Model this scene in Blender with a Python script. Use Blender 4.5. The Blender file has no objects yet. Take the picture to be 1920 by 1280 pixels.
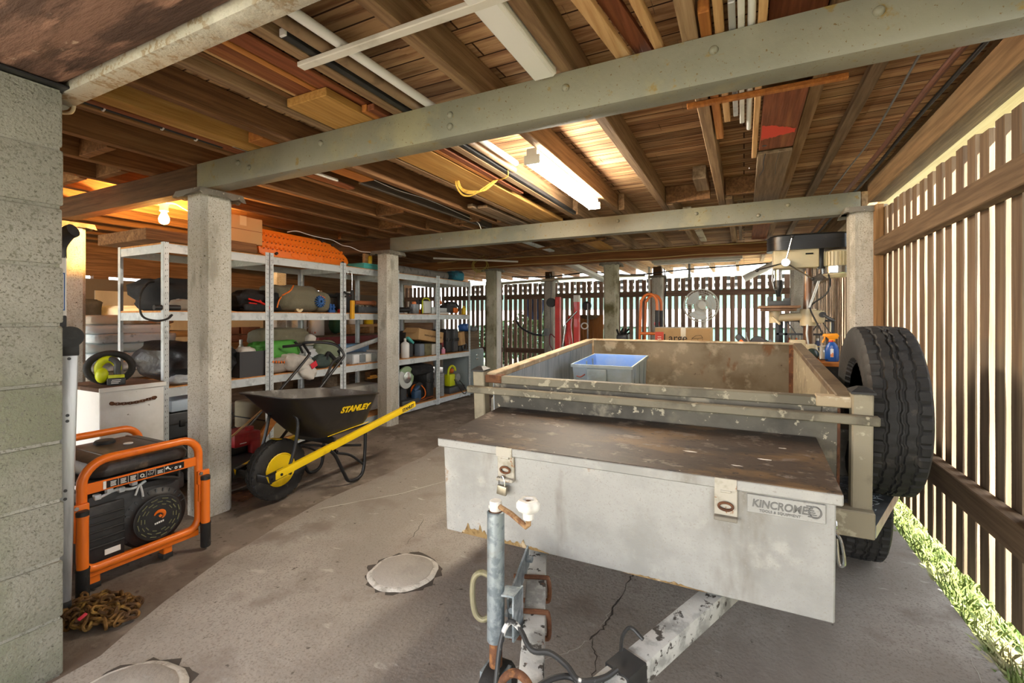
import bpy, bmesh, math, random
from mathutils import Vector, Matrix, Euler, noise
RND = random.Random(11)
SC = bpy.context.scene
COL = SC.collection
PI = math.pi

# ------------------------------------------------------------------ colours and materials
def hx(s, k=1.0):
    s = s.lstrip('#')
    o = []
    for i in (0, 2, 4):
        c = int(s[i:i+2], 16) / 255
        c = c / 12.92 if c <= .04045 else ((c + .055) / 1.055) ** 2.4
        o.append(min(1, c * k))
    return (o[0], o[1], o[2], 1)

_mats = {}
def M(name, base, layers=(), rough=.6, metal=0, bump=0, bscale=60, bstretch=(1, 1, 1), rnd=0, spec=.5, brick=None, emit=None, alpha=None, trans=0, coat=0):
    """base colour + noise layers (colour, scale, stretch, lo, hi[, detail]); coordinates are the object's own"""
    m = bpy.data.materials.new(name)
    m.use_nodes = True
    nt = m.node_tree
    N, L = nt.nodes, nt.links
    p = N['Principled BSDF']
    p.inputs['Roughness'].default_value = rough
    p.inputs['Metallic'].default_value = metal
    p.inputs['Specular IOR Level'].default_value = spec
    if coat:
        p.inputs['Coat Weight'].default_value = coat
    tc = N.new('ShaderNodeTexCoord')
    oi = N.new('ShaderNodeObjectInfo')
    wm = N.new('ShaderNodeMath'); wm.operation = 'MULTIPLY'; wm.inputs[1].default_value = 37.0
    L.new(oi.outputs['Random'], wm.inputs[0])
    def nz(scale, stretch, detail=4):
        mp = N.new('ShaderNodeMapping')
        mp.inputs['Scale'].default_value = stretch
        L.new(tc.outputs['Object'], mp.inputs[0])
        n = N.new('ShaderNodeTexNoise'); n.noise_dimensions = '4D'
        n.inputs['Scale'].default_value = scale
        n.inputs['Detail'].default_value = detail
        n.inputs['Roughness'].default_value = .6
        L.new(mp.outputs[0], n.inputs['Vector'])
        L.new(wm.outputs[0], n.inputs['W'])
        return n.outputs['Fac']
    rgb = N.new('ShaderNodeRGB'); rgb.outputs[0].default_value = base
    cur = rgb.outputs[0]
    for ly in layers:
        col, sc, st, lo, hi = ly[:5]
        det = ly[5] if len(ly) > 5 else 5
        f = nz(sc, st, det)
        r = N.new('ShaderNodeMapRange'); r.interpolation_type = 'SMOOTHSTEP'
        r.inputs['From Min'].default_value = lo; r.inputs['From Max'].default_value = hi
        L.new(f, r.inputs['Value'])
        mx = N.new('ShaderNodeMix'); mx.data_type = 'RGBA'
        L.new(r.outputs['Result'], mx.inputs['Factor'])
        L.new(cur, mx.inputs['A']); mx.inputs['B'].default_value = col
        cur = mx.outputs['Result']
    if brick:
        bc, bw, bh, mort, swz = brick
        bt = N.new('ShaderNodeTexBrick')
        bt.inputs['Scale'].default_value = 1
        bt.inputs['Brick Width'].default_value = bw
        bt.inputs['Row Height'].default_value = bh
        bt.inputs['Mortar Size'].default_value = mort
        bt.inputs['Color1'].default_value = (0, 0, 0, 1); bt.inputs['Color2'].default_value = (.16, .16, .16, 1)
        bt.inputs['Mortar'].default_value = (1, 1, 1, 1)
        mp = N.new('ShaderNodeMapping'); mp.inputs['Rotation'].default_value = swz
        L.new(tc.outputs['Object'], mp.inputs[0]); L.new(mp.outputs[0], bt.inputs['Vector'])
        mx = N.new('ShaderNodeMix'); mx.data_type = 'RGBA'
        L.new(bt.outputs['Color'], mx.inputs['Factor']); L.new(cur, mx.inputs['A']); mx.inputs['B'].default_value = bc
        cur = mx.outputs['Result']
    if rnd:
        hs = N.new('ShaderNodeHueSaturation')
        r = N.new('ShaderNodeMapRange'); r.inputs['To Min'].default_value = 1 - rnd; r.inputs['To Max'].default_value = 1 + rnd
        L.new(oi.outputs['Random'], r.inputs['Value']); L.new(r.outputs['Result'], hs.inputs['Value'])
        L.new(cur, hs.inputs['Color']); cur = hs.outputs['Color']
    L.new(cur, p.inputs['Base Color'])
    if bump:
        b = N.new('ShaderNodeBump'); b.inputs['Strength'].default_value = min(1, bump); b.inputs['Distance'].default_value = .01
        L.new(nz(bscale, bstretch, 6), b.inputs['Height']); L.new(b.outputs[0], p.inputs['Normal'])
    if emit:
        p.inputs['Emission Color'].default_value = emit[0]; p.inputs['Emission Strength'].default_value = emit[1]
    if trans:
        p.inputs['Transmission Weight'].default_value = trans
    if alpha is not None:
        p.inputs['Alpha'].default_value = alpha
    _mats[name] = m
    return m

GY, GX, GZ = (14, .7, 14), (.7, 14, 14), (14, 14, .7)      # grain running along y, x, z
def wood(name, a, b, grain, c=None, rough=.75, rnd=.15, bump=.35, sc=4, lo=.35, hi=.65):
    la = [(hx(b), sc, grain, lo, hi, 6)]
    la.append((hx(c or b), sc * .8, tuple(x * .35 for x in grain), .52, .75, 4))
    return M(name, hx(a), la, rough, 0, bump, sc * 2, grain, rnd, spec=.25)

# ------------------------------------------------------------------ mesh builder
class MB:
    def __init__(self):
        self.bm = bmesh.new()
    def _add(self, verts, faces):
        vs = [self.bm.verts.new(v) for v in verts]
        for f in faces:
            try: self.bm.faces.new([vs[i] for i in f])
            except ValueError: pass
        return vs
    def box(self, x0, x1, y0, y1, z0, z1, bev=0, seg=2):
        return self.obox(((x0+x1)/2, (y0+y1)/2, (z0+z1)/2), (abs(x1-x0), abs(y1-y0), abs(z1-z0)), None, bev, seg)
    def obox(self, c, s, rot=None, bev=0, seg=2, taper=None):
        t = bmesh.new()
        bmesh.ops.create_cube(t, size=1)
        for v in t.verts:
            k = 1
            if taper and v.co.z > 0: k = taper
            v.co = Vector((v.co.x*s[0]*k, v.co.y*s[1]*k, v.co.z*s[2]))
        if bev:
            bmesh.ops.bevel(t, geom=t.edges[:], offset=min(bev, min(s)*.49), segments=seg, affect='EDGES', profile=.5)
        m = (rot.to_matrix() if isinstance(rot, Euler) else rot) if rot is not None else Matrix.Identity(3)
        c = Vector(c)
        for v in t.verts: v.co = m @ v.co + c
        self._merge(t)
        return self
    def _merge(self, t):
        d = bpy.data.meshes.new('t'); t.to_mesh(d); t.free()
        self.bm.from_mesh(d); bpy.data.meshes.remove(d)
    def beam(self, p0, p1, w, h, up=(0, 0, 1), bev=0):
        p0, p1 = Vector(p0), Vector(p1)
        d = p1 - p0; x = d.normalized(); u = Vector(up)
        y = u.cross(x)
        if y.length < 1e-5: y = Vector((0, 1, 0)).cross(x)
        y.normalize(); z = x.cross(y)
        m = Matrix((x, y, z)).transposed()
        return self.obox((p0+p1)/2, (d.length, w, h), m, bev)
    def cyl(self, p0, p1, r0, r1=None, n=16, cap=True):
        r1 = r0 if r1 is None else r1
        p0, p1 = Vector(p0), Vector(p1)
        z = (p1-p0).normalized()
        x = z.orthogonal().normalized(); y = z.cross(x)
        V = []
        for p, r in ((p0, r0), (p1, r1)):
            for i in range(n):
                a = 2*PI*i/n; V.append(p + x*math.cos(a)*r + y*math.sin(a)*r)
        F = [(i, (i+1) % n, n+(i+1) % n, n+i) for i in range(n)]
        if cap: F += [tuple(range(n-1, -1, -1)), tuple(range(n, 2*n))]
        self._add(V, F); return self
    def tube(self, pts, r, n=8, closed=False, smooth=0):
        P = [Vector(p) for p in pts]
        if smooth:
            Q = []; k = len(P)
            rng = range(k) if closed else range(k-1)
            for i in rng:
                a, b = P[i], P[(i+1) % k]
                pa = P[i-1] if (closed or i > 0) else a*2-b
                pb = P[(i+2) % k] if (closed or i < k-2) else b*2-a
                for j in range(smooth):
                    t = j/smooth
                    Q.append(.5*((2*a)+(b-pa)*t+(2*pa-5*a+4*b-pb)*t*t+(3*a-pa-3*b+pb)*t**3))
            if not closed: Q.append(P[-1])
            P = Q
        k = len(P); rings = []; nx = None
        for i in range(k):
            if closed: d = P[(i+1) % k]-P[i-1]
            else: d = P[min(i+1, k-1)]-P[max(i-1, 0)]
            d.normalize()
            if nx is None: nx = d.orthogonal().normalized()
            else:
                nx = nx-d*nx.dot(d)
                nx = nx.normalized() if nx.length > 1e-6 else d.orthogonal().normalized()
            ny = d.cross(nx)
            rr = r(i/(k-1)) if callable(r) else r
            rings.append([self.bm.verts.new(P[i]+nx*math.cos(2*PI*j/n)*rr+ny*math.sin(2*PI*j/n)*rr) for j in range(n)])
        for i in range(k if closed else k-1):
            A, B = rings[i], rings[(i+1) % k]
            off = 0
            if closed and i == k-1:
                off = min(range(n), key=lambda o: (A[0].co-B[o].co).length)
            for j in range(n):
                try: self.bm.faces.new((A[j], A[(j+1) % n], B[(j+1+off) % n], B[(j+off) % n]))
                except ValueError: pass
        if not closed:
            self.bm.faces.new(rings[0][::-1]); self.bm.faces.new(rings[-1])
        return self
    def lathe(self, prof, c=(0, 0, 0), axis='z', n=24, rot=None):
        mt = {'z': Matrix.Identity(3), 'x': Matrix(((0, 0, 1), (1, 0, 0), (0, 1, 0))), 'y': Matrix(((0, 1, 0), (0, 0, 1), (1, 0, 0)))}[axis]
        if rot is not None: mt = rot.to_matrix() if isinstance(rot, Euler) else rot
        c = Vector(c); V = []; F = []
        for r, z in prof:
            for i in range(n):
                a = 2*PI*i/n
                V.append(mt @ Vector((max(r, 1e-5)*math.cos(a), max(r, 1e-5)*math.sin(a), z))+c)
        for k in range(len(prof)-1):
            for i in range(n):
                F.append((k*n+i, k*n+(i+1) % n, (k+1)*n+(i+1) % n, (k+1)*n+i))
        if prof[0][0] > 1e-4: F.append(tuple(range(n-1, -1, -1)))
        if prof[-1][0] > 1e-4: F.append(tuple(range((len(prof)-1)*n, len(prof)*n)))
        self._add(V, F); return self
    def ring(self, c, R, r, axis='z', n=32, k=10, rot=None):
        mt = {'z': Matrix.Identity(3), 'x': Matrix(((0, 0, 1), (1, 0, 0), (0, 1, 0))), 'y': Matrix(((0, 1, 0), (0, 0, 1), (1, 0, 0)))}[axis]
        if rot is not None: mt = rot.to_matrix() if isinstance(rot, Euler) else rot
        c = Vector(c)
        R2 = R if isinstance(R, tuple) else (R, R)
        return self.tube([mt @ Vector((R2[0]*math.cos(2*PI*i/n), R2[1]*math.sin(2*PI*i/n), 0))+c for i in range(n)], r, k, True)
    def prism(self, poly, a, b, axis='x', bev=0):
        """poly in the two other axes (x: (y,z); y: (x,z); z: (x,y))"""
        def P(u, v, w):
            return {'x': (w, u, v), 'y': (u, w, v), 'z': (u, v, w)}[axis]
        t = bmesh.new(); n = len(poly)
        va = [t.verts.new(P(u, v, a)) for u, v in poly]; vb = [t.verts.new(P(u, v, b)) for u, v in poly]
        t.faces.new(va); t.faces.new(vb[::-1])
        for i in range(n): t.faces.new((va[i], vb[i], vb[(i+1) % n], va[(i+1) % n]))
        bmesh.ops.recalc_face_normals(t, faces=t.faces[:])
        if bev: bmesh.ops.bevel(t, geom=t.edges[:], offset=bev, segments=2, affect='EDGES', profile=.5)
        self._merge(t); return self
    def ball(self, c, r, n=16, m=10, rot=None):
        r = r if isinstance(r, tuple) else (r, r, r)
        t = bmesh.new(); bmesh.ops.create_uvsphere(t, u_segments=n, v_segments=m, radius=1)
        mt = rot.to_matrix() if rot is not None else Matrix.Identity(3)
        for v in t.verts: v.co = mt @ Vector((v.co.x*r[0], v.co.y*r[1], v.co.z*r[2]))+Vector(c)
        self._merge(t); return self
    def bag(self, c, s, p=.45, lump=.12, seed=0, rot=None, n=28, freq=2.2, flat=True):
        """lumpy soft body: super-ellipsoid with folds, flattened where it lies"""
        t = bmesh.new(); bmesh.ops.create_uvsphere(t, u_segments=n, v_segments=n*2//3, radius=1)
        mt = rot.to_matrix() if rot is not None else Matrix.Identity(3)
        sg = lambda a, e: math.copysign(abs(a)**e, a)
        for v in t.verts:
            d = v.co.copy()
            q = Vector((sg(d.x, p), sg(d.y, p), sg(d.z, p if not flat else p*1.2)))
            k = 1+lump*noise.noise(d*freq+Vector((seed*7.1, seed*3.3, 1)))+lump*.6*abs(noise.noise(d*freq*2.6+Vector((2, seed*5.7, 4))))-lump*.3
            if flat and d.z < -.3: k = 1+(k-1)*.3
            v.co = mt @ Vector((q.x*s[0]/2*k, q.y*s[1]/2*k, q.z*s[2]/2*k))+Vector(c)
        self._merge(t); return self
    def shell(self, rings, cap0=False, cap1=False, closed=True):
        """loft through rings of points"""
        R = [[self.bm.verts.new(p) for p in ring] for ring in rings]
        n = len(R[0])
        for a, b in zip(R, R[1:]):
            for j in range(n if closed else n-1):
                self.bm.faces.new((a[j], a[(j+1) % n], b[(j+1) % n], b[j]))
        if cap0: self.bm.faces.new(R[0][::-1])
        if cap1: self.bm.faces.new(R[-1])
        return self
    def xf(self, m):
        bmesh.ops.transform(self.bm, matrix=m, verts=self.bm.verts[:]); return self
    def move(self, v):
        bmesh.ops.translate(self.bm, vec=Vector(v), verts=self.bm.verts[:]); return self

def obj(name, mb, mat, parent=None, smooth=35, off=None, label=None):
    """links mb as one mesh object; coordinates are world ones when the root is unrotated (off = root location)"""
    root = parent
    while root is not None and root.parent is not None: root = root.parent
    if off is None and root is not None: off = root.location
    if off is not None: mb.move(-Vector(off))
    me = bpy.data.meshes.new(name)
    bmesh.ops.recalc_face_normals(mb.bm, faces=mb.bm.faces[:])
    mb.bm.to_mesh(me); mb.bm.free()
    if smooth:
        me.polygons.foreach_set('use_smooth', [True]*len(me.polygons))
        me.set_sharp_from_angle(angle=math.radians(smooth))
    if mat: me.materials.append(mat)
    o = bpy.data.objects.new(name, me); COL.objects.link(o)
    if parent is not None: o.parent = parent
    if label: o['label'] = label
    return o

def T(name, label, cat, loc=(0, 0, 0), group=None, rz=0):
    o = bpy.data.objects.new(name, None); COL.objects.link(o)
    o.location = loc; o.rotation_euler = (0, 0, rz); o.empty_display_size = .1
    o['label'] = label; o['category'] = cat
    if group: o['group'] = group
    return o

def T1(name, label, cat, mb, mat, loc=(0, 0, 0), group=None, smooth=35, rz=0):
    """a thing that is one mesh, built in world coordinates"""
    o = obj(name, mb, mat, None, smooth, off=loc)
    o.location = loc
    o['label'] = label; o['category'] = cat
    if group: o['group'] = group
    return o

def S(name, mb, mat, smooth=0, parent=None, off=None):
    o = obj(name, mb, mat, parent, smooth, off)
    if parent is None: o['kind'] = 'structure'
    return o

def dup(root, loc, rz=None, label=None):
    r = root.copy(); COL.objects.link(r); r.location = loc
    if rz is not None: r.rotation_euler = (0, 0, rz)
    if label: r['label'] = label
    for ch in list(root.children):
        c = ch.copy(); COL.objects.link(c); c.parent = r
        for g in ch.children:
            d = g.copy(); COL.objects.link(d); d.parent = c
    return r

def text(name, s, size, mat, parent, mtx, depth=.001, bold=0, shear=0, wide=1, label=None):
    """flat lettering in real letters, turned into a mesh part; mtx places it in root coordinates"""
    cu = bpy.data.curves.new(name, 'FONT'); cu.body = s; cu.size = size; cu.extrude = depth
    cu.offset = bold; cu.shear = shear; cu.align_x = 'CENTER'; cu.align_y = 'CENTER'
    t = bpy.data.objects.new(name+'_t', cu); COL.objects.link(t)
    bpy.context.view_layer.update()
    me = bpy.data.meshes.new_from_object(t.evaluated_get(bpy.context.evaluated_depsgraph_get()))
    bpy.data.objects.remove(t); bpy.data.curves.remove(cu)
    for v in me.vertices: v.co.x *= wide
    me.transform(mtx)
    me.materials.clear(); me.materials.append(mat)
    me.name = name
    o = bpy.data.objects.new(name, me); COL.objects.link(o); o.parent = parent
    if label: o['label'] = label
    return o

def frame(o, x, y):
    """4x4 with text x axis along x, text y axis along y, origin o"""
    x = Vector(x).normalized(); y = Vector(y); z = x.cross(y).normalized(); y = z.cross(x)
    m = Matrix((x, y, z)).transposed().to_4x4(); m.translation = Vector(o); return m

# ------------------------------------------------------------------ shared materials
K = hx
m_conc = M('slab_concrete', K('968e85'), [(K('aba49b'), 1.3, (1, 1, 1), .45, .62), (K('857b72'), 2.6, (1, 1, 1), .5, .66), (K('7c7269'), .8, (1.2, .4, 1), .54, .7), (K('867e75'), 120, (1, 1, 1), .5, .66, 3), (K('5d564f'), 18, (1, 1, 1), .64, .7), (K('b5aea5'), 6, (1, 2.5, 1), .62, .7)], .85, 0, .35, 45, spec=.3)
m_dirt = M('trodden_dirt', K('857a6f'), [(K('6d6157'), 2.2, (1, 1, 1), .42, .6), (K('988d81'), 5, (1, 1, 1), .52, .66), (K('5a4f46'), 30, (1, 1, 1), .58, .72)], .95, 0, .6, 60, spec=.2)
m_post = M('post_concrete', K('bdbab1'), [(K('cdcac0'), 2.5, (1, 1, 1), .4, .65), (K('9f9b90'), 5, (2, 2, .6), .5, .66), (K('a39c8c'), 150, (1, 1, 1), .52, .64, 2), (K('6a6456'), 80, (1, 1, 1), .63, .68, 3)], .9, 0, .5, 70, spec=.2)
m_postmoss = M('post_concrete_mossy', K('a19c86'), [(K('b8b3a0'), 3, (1, 1, 1), .45, .65), (K('5f5a3c'), 4, (1, 1, .6), .5, .66), (K('575146'), 75, (1, 1, 1), .64, .69, 2)], .9, 0, .5, 70, spec=.2)
m_block = M('painted_block', K('8d8c82'), [(K('a09e95'), 2, (1, 1, 1), .42, .62), (K('7b7e6c'), 1.4, (1, 1, 1), .5, .64), (K('76756a'), 130, (1, 1, 1), .53, .64, 2), (K('5f5e54'), 95, (1, 1, 1), .66, .7, 2)], .92, 0, .8, 110, spec=.2)
m_steelg = M('green_painted_steel', K('868476'), [(K('76766a'), 1.2, (1, 1, 1), .42, .6), (K('908b72'), 2.4, (1, 1, 1), .5, .66), (K('84703f'), 14, (1, 1, 1), .59, .68), (K('6b5836'), 90, (1, 1, 1), .63, .68, 3)], .55, .0, .15, 50)
m_galv = M('galvanised_steel', K('c9d0d3'), [(K('aab2b6'), 14, (1, 1, 1), .5, .68), (K('dde2e4'), 22, (1, 1, 1), .55, .7)], .45, .2, .05, 60)
m_galvd = M('weathered_galvanised', K('857f74'), [(K('6b665d'), 5, (1, 1, 1), .42, .62), (K('a39c8d'), 16, (1, 1, 1), .56, .68), (K('5a5245'), 3, (1, 1, 1), .55, .7), (K('bab2a0'), 45, (1, 1, 1), .64, .7, 2)], .6, .25, .15, 60)
m_galvt = M('mottled_galvanised', K('9aa4a9'), [(K('7b868c'), 30, (1, 1, 1), .46, .58), (K('bcc5c9'), 22, (1, 1, .6), .55, .66), (K('8a8574'), 6, (1, 1, 1), .58, .7)], .38, .5, .05, 60)
m_latch = M('rust_flecked_latch', K('b4aea1'), [(K('98917f'), 14, (1, 1, 1), .5, .64), (K('8a5c30'), 22, (1, 1, 1), .6, .66, 4)], .6, .15, .2, 60)
m_chrome = M('bright_steel', K('c9ccce'), [(K('9a9da0'), 20, (1, 1, 1), .5, .7)], .22, 1)
m_alu = M('aluminium', K('c4c6c7'), [(K('a6a9ab'), 8, (3, 3, .3), .5, .7)], .38, .6)
m_zinc = M('painted_bare_steel_face', K('a5a4a0'), [(K('93928e'), 3, (1, 1, 1), .45, .65), (K('b2b0aa'), 7, (1, 1, 1), .54, .72), (K('7a746a'), 2, (2, 2, .6), .54, .68), (K('8f6a3a'), 7, (1, 1, 1), .66, .73), (K('96938c'), 160, (1, 1, 1), .54, .74, 2), (K('a88a55'), 5, (1, 1, .6), .70, .76, 6)], .55, .15, .12, 40)
m_rust = M('rusty_steel', K('704a32'), [(K('553624'), 18, (1, 1, 1), .45, .6), (K('9a6a3e'), 26, (1, 1, 1), .55, .68), (K('b5a48c'), 12, (1, 1, 1), .64, .72)], .85, .2, .4, 70)
m_rustw = M('flaking_white_steel', K('bdbdb8'), [(K('8f8f8b'), 10, (1, 1, 1), .46, .58), (K('46423d'), 26, (1, 1, 1), .555, .6, 4), (K('6d442c'), 14, (1, 1, 1), .62, .68)], .7, .05, .2, 60)
m_lid = M('worn_dark_lid', K('463a31'), [(K('332b26'), 3, (1, 2.2, 1), .45, .56), (K('665037'), 2.2, (1, 2.6, 1), .5, .62), (K('6f655c'), 9, (1.4, 2, 1), .56, .64), (K('2a2522'), 40, (1, 2, 1), .58, .64), (K('d5cfc4'), 26, (1, 2, 1), .755, .765, 2)], .55, .1, .15, 40)
m_orange = M('orange_enamel', K('e8741c'), [(K('c95c12'), 6, (1, 1, 1), .56, .72)], .35, 0, coat=.2)
m_black = M('black_plastic', K('232324'), [(K('383736'), 14, (1, 1, 1), .5, .72)], .5)
m_blackm = M('black_painted_steel', K('1c1c1e'), [(K('3a3633'), 10, (1, 1, 1), .58, .74)], .35, .1)
m_rubber = M('tyre_rubber', K('1f1e1d'), [(K('2e2c2a'), 6, (1, 1, 1), .48, .66), (K('3d3833'), 24, (1, 1, 1), .6, .7)], .7, 0, .2, 90)
m_dgrey = M('dark_grey_plastic', K('3f4144'), [(K('55575a'), 9, (1, 1, 1), .52, .7)], .5)
m_grey = M('mid_grey_plastic', K('8b8f91'), [(K('777b7d'), 8, (1, 1, 1), .5, .7)], .55)
m_white = M('white_paint', K('dcdad3'), [(K('c5c2b8'), 6, (1, 1, 1), .5, .7)], .5)
m_whitep = M('white_plastic', K('e4e4e2'), [], .35)
m_yellow = M('yellow_enamel', K('e9c412'), [(K('d2ab0c'), 8, (1, 1, 1), .55, .7)], .38)
m_lime = M('lime_plastic', K('c6d119'), [(K('aab312'), 10, (1, 1, 1), .55, .7)], .45)
m_red = M('red_enamel', K('cf2a22'), [(K('ad1e19'), 7, (1, 1, 1), .52, .7)], .4, coat=.2)
m_blue = M('blue_plastic', K('2c5fa8'), [(K('234c88'), 9, (1, 1, 1), .5, .7)], .45)
m_teal = M('teal_plastic', K('4fb0ab'), [], .5)
m_card = M('cardboard', K('bd9868'), [(K('a9865a'), 4, (1, 1, 1), .5, .7)], .85, 0, .1, 30)
m_chip = M('particle_board', K('c98f54'), [(K('b37b44'), 40, (1, 1, 1), .48, .6), (K('dbab72'), 70, (1, 1, 1), .6, .7)], .8)
m_cloth_k = M('black_cloth', K('1b1b1d'), [(K('303033'), 6, (1, 1, 1), .5, .7)], .9, 0, .3, 30)
m_cloth_o = M('olive_canvas', K('6f6a58'), [(K('5c5847'), 5, (1, 1, 1), .48, .68), (K('857f6b'), 12, (1, 1, 1), .6, .7)], .92, 0, .4, 40)
m_cloth_g = M('green_nylon', K('4f9a3c'), [(K('3c7a2d'), 6, (1, 1, 1), .5, .66)], .6, 0, .4, 24)
m_cloth_w = M('dirty_white_canvas', K('d4d0c9'), [(K('b5b0a8'), 5, (1, 1, 1), .5, .68)], .9, 0, .4, 26)
m_cloth_s = M('sage_canvas', K('79836c'), [(K('646e5a'), 5, (1, 1, 1), .5, .68)], .9, 0, .4, 28)
m_silver = M('silver_cloth', K('b7bcc0'), [(K('8f959a'), 8, (1, 1, 1), .5, .66)], .5, .2, .5, 22)
m_lamp = M('lit_diffuser', K('ffffff'), [], .5, emit=((1, .9, .74, 1), 55))
m_bulb = M('lit_bulb', K('fff0d0'), [], .4, emit=((1, .5, .13, 1), 1700))
w_floor = wood('ceiling_boards', '7d5338', '573520', GX, '9b7350', rough=.8, rnd=0, lo=.3, hi=.7)
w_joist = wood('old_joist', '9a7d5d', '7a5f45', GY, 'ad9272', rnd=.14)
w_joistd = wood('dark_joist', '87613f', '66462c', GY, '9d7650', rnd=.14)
w_bearer = wood('old_bearer', '5e4430', '46301f', GX, '705238', rnd=.1)
w_log = M('rough_log', K('71564a'), [(K('4c3a32'), 3, (.8, 3, 3), .44, .58, 7), (K('8d6c5c'), 5, (.7, 4, 4), .54, .66, 6), (K('2f2824'), 2.2, (1, 2, 2), .58, .68, 7), (K('9c8474'), 18, (1, 2, 2), .64, .7)], .9, 0, .8, 18, (.6, 3, 3), spec=.2)
w_batten = wood('batten_timber', '7c6854', '625040', GZ, '978369', rnd=.2, sc=3)
w_battend = wood('dark_batten', '9c8373', '826a5b', GZ, 'ad9482', rnd=.22, sc=3)
w_rail = wood('rail_timber', '77624c', '5e4c3a', GY, '8b745c', rnd=.1)
w_railx = wood('back_rail_timber', '7d6556', '654f43', GX, '8f7667', rnd=.1)
w_plate = wood('plate_timber', '8a7052', '6c563d', GY, 'a58a66', rnd=.05)
w_soffit = wood('soffit_pine', 'e2d3b5', 'd0bd98', GY, 'ebdfc6', rnd=.05, rough=.6)
w_red = wood('reddish_plank', '8a5134', '6d3c25', GY, 'a0683f', rnd=.15)
w_orange = wood('orange_timber', 'b5763a', '9a6030', GY, 'c88a4c', rnd=.1)
w_pine = wood('yellow_pine', 'b98d4e', 'a2783f', GY, 'cda566', rnd=.08)
w_pale = wood('pale_pine', 'cfa878', 'b98f60', GY, 'dcbb8f', rnd=.1)
w_grey = wood('grey_timber', '8b7660', '6f5c48', GY, 'a08c74', rnd=.1)
w_post = wood('brown_post', '9a7650', '836240', GZ, 'ad8a62', rnd=.05)
w_fence = wood('orange_fence_board', 'a96f3d', '8d5a2f', GZ, 'bd8450', rnd=.12)
w_stack = wood('stacked_timber', '8e6238', '704b29', GY, 'a67a48', rnd=.25)
# ================================================================== THE SETTING
# ---- slab, dirt, outside ground
edge = [(-2.02, -3.0), (-2.02, .5), (-2.05, .82), (-2.2, 1.1), (-2.33, 1.44), (-2.42, 1.8), (-2.47, 2.2), (-2.46, 2.7), (-2.5, 3.3), (-2.62, 4.0), (-2.75, 5.0), (-2.9, 6.2), (-3.2, 9.3)]
pts = []
for (a, b) in zip(edge, edge[1:]):
    n = max(1, int(abs(b[1]-a[1])/.12))
    for i in range(n):
        t = i/n; pts.append((a[0]+(b[0]-a[0])*t+RND.uniform(-.012, .012), a[1]+(b[1]-a[1])*t))
pts.append(edge[-1])
m = MB().prism(pts[::-1]+[(.78, -3.0), (.78, 9.3)][0:0]+[(.78, -3.0), (.78, 9.3)], -.12, 0, 'z')
floor = S('floor', m, m_conc)
S('floor_dirt', MB().box(-9.5, -1.9, -3, 9.3, -.12, -.012), m_dirt)
m_grnd = M('outside_ground', K('a9a496'), [(K('8f8b7c'), 1.5, (1, 1, 1), .45, .65), (K('7f8f58'), .7, (1, 1, 1), .5, .6)], .95)
S('ground_outside', MB().box(-40, 40, -40, 45, -.4, -.13), m_grnd)
m_crack = M('crack_dark', K('4a443e'), [], .9)
m_crackl = M('crack_light', K('b9b4aa'), [], .9)
def crack(pl, w, mat):
    # a crack or scrape in the concrete surface
    mb = MB(); k = len(pl); L = []; Rr = []
    P = []
    for a, b in zip(pl, pl[1:]):
        for i in range(6):
            t = i/6; P.append((a[0]+(b[0]-a[0])*t+RND.uniform(-.007, .007), a[1]+(b[1]-a[1])*t+RND.uniform(-.007, .007)))
    P.append(pl[-1])
    for i, p in enumerate(P):
        a = P[max(0, i-1)]; b = P[min(len(P)-1, i+1)]
        d = Vector((b[0]-a[0], b[1]-a[1])).normalized(); ww = w*(.3+RND.random())*(.3 if i in (0, len(P)-1) else 1)
        L.append((p[0]-d.y*ww, p[1]+d.x*ww, .0012)); Rr.append((p[0]+d.y*ww, p[1]-d.x*ww, .0012))
    for i in range(len(P)-1):
        mb._add([L[i], Rr[i], Rr[i+1], L[i+1]], [(0, 1, 2, 3)])
    return obj('crack', mb, mat, floor, 0)
crack([(-.46, 2.25), (-.47, 2.15), (-.484, 1.864), (-.488, 1.755), (-.515, 1.674)], .0035, m_crack)
crack([(-.475, 2.0), (-.492, 1.86), (-.5, 1.76)], .002, m_crackl)
crack([(-.515, 1.674), (-.571, 1.57), (-.66, 1.47), (-.74, 1.4)], .0018, m_crackl)
crack([(-.51, 1.68), (-.469, 1.607), (-.45, 1.5)], .002, m_crack)
crack([(-1.72, 2.25), (-1.63, 2.05), (-1.6, 1.95)], .0015, m_crack)
crack([(-1.3, .95), (-1.0, 1.06)], .0018, m_crackl)
crack([(.6, 1.62), (.68, 1.9), (.72, 2.2)], .0015, m_crackl)
crack([(-2.4, 2.05), (-2.1, 2.5), (-1.75, 3.4), (-1.6, 4.2)], .005, m_crackl)
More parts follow.
